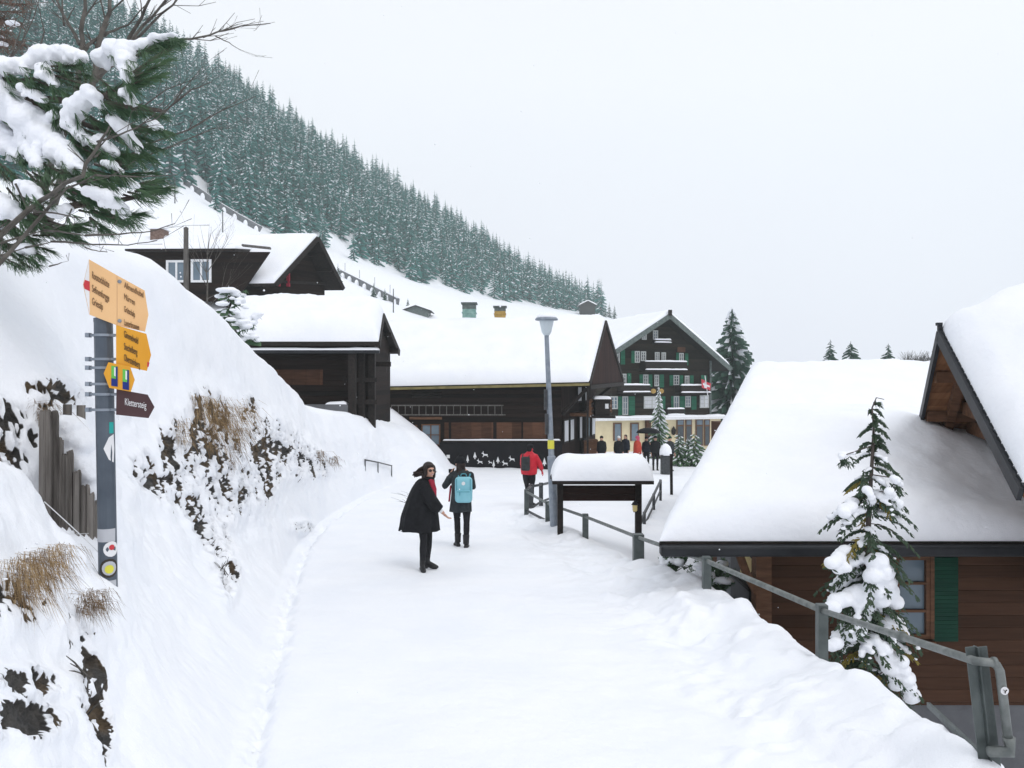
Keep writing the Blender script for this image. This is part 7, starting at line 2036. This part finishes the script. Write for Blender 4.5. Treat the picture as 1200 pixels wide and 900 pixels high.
# the group on the square
def bystander(label, px, d, H, face_deg, jm, tm, cover, cover_mat, coat=(.30, .9), arms=None, seed=0, hood=False):
    gp = ground_at(px, d); rs = random.Random(seed)
    over = dict(kneeL=(-.09, rs.uniform(-.02, .06), .48), ankleR=(.10, rs.uniform(-.08, .02), .09))
    if arms: over.update(arms)
    J = skeleton(**over)
    r_, hp, Rm = person(label, gp, J, [jm, tm, 'skin', 'boot'], voxel=.02, H=H, rz=R(face_deg), curl=.7)
    hem = coat[1]
    loft("jacket", [(1.46, 0, 0, .075, .075), (1.41, 0, 0, .14, .11), (1.34, 0, 0, .21, .15), (1.18, 0, 0, .235, .175), (1.02, 0, 0, .235, .18), (hem, 0, 0, .235, .18)], jm, r_, 26, .03, 5, seed)
    mb = MB()
    if cover == 'hat': mb.blob(hp(0, -.01, .055), (.095, .11, .085), 2, rot=Rm)
    if cover == 'brim': mb.blob(hp(0, -.01, .06), (.095, .11, .075), 2, rot=Rm); mb.lathe(hp(0, -.01, .035), [(.16, -.008), (.19, 0), (.16, .012), (.09, .02)], 18)
    if cover == 'hood': mb.blob(hp(0, -.02, .02), (.115, .115, .125), 2, rot=Rm); mb.blob(hp(0, -.03, -.10), (.12, .10, .06), 2, rot=Rm)
    if cover == 'hair': mb.blob(hp(0, -.025, .03), (.09, .10, .095), 2, rot=Rm); mb.blob(hp(0, -.06, -.06), (.08, .05, .10), 2, rot=Rm)
    fused({'hat': 'knit_hat', 'brim': 'brimmed_hat', 'hood': 'hood', 'hair': 'hair'}[cover], mb, cover_mat, r_, .014)
    return r_, gp
bystander("dark clothed person standing under the barn balcony, left of the group", 705, 40.5, 1.70, 160, 'black_cloth', 'legging', 'hat', 'black_cloth', seed=1)
bystander("person in black with white knit hat facing the street", 725, 40.5, 1.70, 175, 'black_cloth', 'navy', 'hat', 'white_paint', seed=2)
bystander("person in dark coat with bare dark hair half behind the white hat", 733, 42.5, 1.78, 140, 'navy', 'legging', 'hair', 'hair', seed=3)
bystander("person in orange red jacket with pink hood on the square", 747, 40.5, 1.72, 120, 'orange_jacket', 'legging', 'hood', 'pink', coat=(.3, .80), seed=4)
pe, ge = bystander("person in navy jacket holding the open black umbrella", 757.5, 41.0, 1.68, 190, 'navy', 'legging', 'hat', 'black_cloth', seed=5, arms=dict(elbL=(-.20, .16, 1.14), wriL=(-.12, .26, 1.30)))
bystander("tall person in black with a brimmed hat, beside the litter bin", 768, 39.5, 1.74, 185, 'black_cloth', 'legging', 'brim', 'black_cloth', coat=(.3, .82), seed=6)
bystander("person in dark green coat standing right behind the litter bin", 785, 39.5, 1.74, 200, 'coat_grey', 'navy', 'hat', 'green_dark', seed=7)
um = thing("umbrella", ge + Vector((.05, -.25, 1.2)), "open black umbrella above the group on the square", "umbrella")
mb = MB(); n = 8; V_, F_ = [], []
top = Vector((0, 0, .95))
for k in range(5):
    t = k / 4; r = .62 * math.sin(t * 1.45); z = .95 - .62 * (1 - math.cos(t * 1.25)) * .62
    for j in range(32):
        th = 6.283 * j / 32; sc_ = 1 - .05 * t * abs(math.sin(4 * th)); V_.append((r * sc_ * math.cos(th), r * sc_ * math.sin(th), z))
for k in range(4):
    for j in range(32): F_.append((k * 32 + j, k * 32 + (j + 1) % 32, (k + 1) * 32 + (j + 1) % 32, (k + 1) * 32 + j))
mb.add(V_, F_); o = mb.build("canopy", M['black_cloth'], um, smooth=True, local=True); sd9 = o.modifiers.new("s", 'SOLIDIFY'); sd9.thickness = .008
mb = MB(); mb.tube([(0, 0, .0), (0, 0, 1.0)], .011, 8); mb.tube([(0, 0, 0), (0, .0, -.05), (.04, 0, -.08)], .014, 8); mb.build("shaft", M['gutter'], um, local=True)

# ------------------------------------------------------------------ above the village
w_pts = [mpoint(px, py) for px, py in [(186, 200), (205, 210), (230, 226), (255, 243), (280, 258), (305, 272)]]
w2_pts = [mpoint(px, py) for px, py in [(396, 322), (412, 330), (430, 339), (448, 348), (466, 357)]]
for nm, pts, lab in [("retaining_wall", w_pts, "long grey concrete railway wall climbing the slope behind the hillside chalet"), ("retaining_wall", w2_pts, "lower stretch of the grey railway wall on the meadow right of the chalet gable")]:
    rt = thing(nm, pts[0], lab, "wall")
    mb = MB()
    for a, b in zip(pts[:-1], pts[1:]):
        mb.bar(a + Vector((0, 0, .25)), b + Vector((0, 0, .25)), .6, 1.9)
    mb.build("wall", M['concrete'], rt)
    mb = MB(); mb.tube([p + Vector((0, .1, 1.28)) for p in pts], .22, 6); mb.build("snow_strip", M['snow'], rt, smooth=True)
    for i in range(len(pts) - 1):
        mb = MB(); a = lerp(pts[i], pts[i + 1], .5) + Vector((0, .3, 0)); mb.bar(a + Vector((0, 0, .6)), a + Vector((0, 0, 3.2)), .07); mb.build("fence_post", M['rail_dark'], rt)
    bl = []
    for i in range(len(pts) - 1):
        for t in (.3, .8):
            q = lerp(pts[i], pts[i + 1], t) + Vector((.25, -.75, -.2)); bl.append((q, (.5, .5, 1.0)))
    snow_clumps("snow_heap", bl, rt, .12)
for px, y0, y1, lab in [(205, 238, 207, "lone thin mast on the slope, uppermost of three above the hillside chalet"), (261, 272, 245, "lone thin mast on the slope just above the hillside chalet ridge"), (461, 373, 345, "thin mast on the meadow behind the long barn roof")]:
    b = mpoint(px, y0) if px < 300 else mpoint(px, 366); h = (y0 - y1) / FPX * b.y
    mb = MB(); mb.tube([b + Vector((0, 0, -1)), b + Vector((0, 0, h))], [.12, .08], 6); tag(mb.build("mast", M['rail_dark']), lab, "mast")
def far_hut(px, py, d, w, h, label, mat='dark_plank', sl=.5):
    b = P(px, py, d); rt = thing("far_hut", b, label, "hut")
    mb = MB(); mb.box(b + Vector((0, 0, h * .2)), (w, w * 1.1, h * 1.3)); 
    mb.prism([b + Vector((-w / 2, -w * .55, h * .85)), b + Vector((w / 2, -w * .55, h * .85)), b + Vector((0, -w * .55, h * .85 + w * sl * .5))], (0, w * 1.1, 0)); mb.build("wall", M[mat], rt)
    mb = MB(); o_ = w * .14; zt_ = h * .85
    L0 = b + Vector((-w / 2 - o_, -w * .65, zt_ - o_ * sl)); T0 = b + Vector((0, -w * .65, zt_ + w * sl * .5)); R0 = b + Vector((w / 2 + o_, -w * .65, zt_ - o_ * sl)); dv9 = Vector((0, w * 1.3, 0))
    up_9 = Vector((0, 0, .16)); mb.sheet([L0 + up_9, T0 + up_9, T0 + up_9 + dv9, L0 + up_9 + dv9], .15); mb.sheet([T0 + up_9, R0 + up_9, R0 + up_9 + dv9, T0 + up_9 + dv9], .15); mb.build("roof", M['dark_wood'], rt)
    roof_snow("roof_snow", [L0 + up_9, T0 + up_9, R0 + up_9], [L0 + up_9 + dv9, T0 + up_9 + dv9, R0 + up_9 + dv9], .45, rt, r=.5, nu=14, nv=20, seed=px)
    return rt
far_hut(688, 366, 300, 5.4, 3.0, "tiny dark chalet on the skyline at the foot of the wood")
far_hut(489, 371, 150, 4.6, 1.1, "small half hidden grey hut with flat gable behind the long barn roof", 'patina_dark', .35)
# ------------------------------------------------------------------ snow falling and the pale air
rs = np.random.default_rng(5); V_, F_ = [], []
octv = np.array([(1, 0, 0), (-1, 0, 0), (0, 1, 0), (0, -1, 0), (0, 0, 1), (0, 0, -1)], float); octf = [(0, 2, 4), (2, 1, 4), (1, 3, 4), (3, 0, 4), (2, 0, 5), (1, 2, 5), (3, 1, 5), (0, 3, 5)]
for i in range(420):
    d = rs.uniform(3.5, 26); c = np.array([(rs.uniform(-80, 1280) - 600) / FPX * d, d, CAMZ - (rs.uniform(-60, 860) - 450) / FPX * d])
    if c[2] < gz(c[0], d) + .1: continue
    o = len(V_); V_ += list(c + octv * rs.uniform(.003, .0068) * (1 + d * .035)); F_ += [tuple(j + o for j in f) for f in octf]
me = bpy.data.meshes.new("falling_snow"); me.from_pydata([tuple(v) for v in V_], [], F_); me.update()
tag(link_mesh("falling_snow", me, [M['snow']]), kind='stuff')
hm = bpy.data.materials.new("haze"); hm.use_nodes = True
nt = hm.node_tree; nt.nodes.clear(); ho = nt.nodes.new("ShaderNodeOutputMaterial"); pv = nt.nodes.new("ShaderNodeVolumePrincipled")
pv.inputs['Color'].default_value = (.88, .97, .965, 1); pv.inputs['Density'].default_value = .00058; pv.inputs['Anisotropy'].default_value = .2
nt.links.new(pv.outputs[0], ho.inputs['Volume'])
mb = MB(); mb.box((0, 320, 103), (1240, 800, 232)); hz_ = mb.build("haze", hm); tag(hz_, kind='stuff')
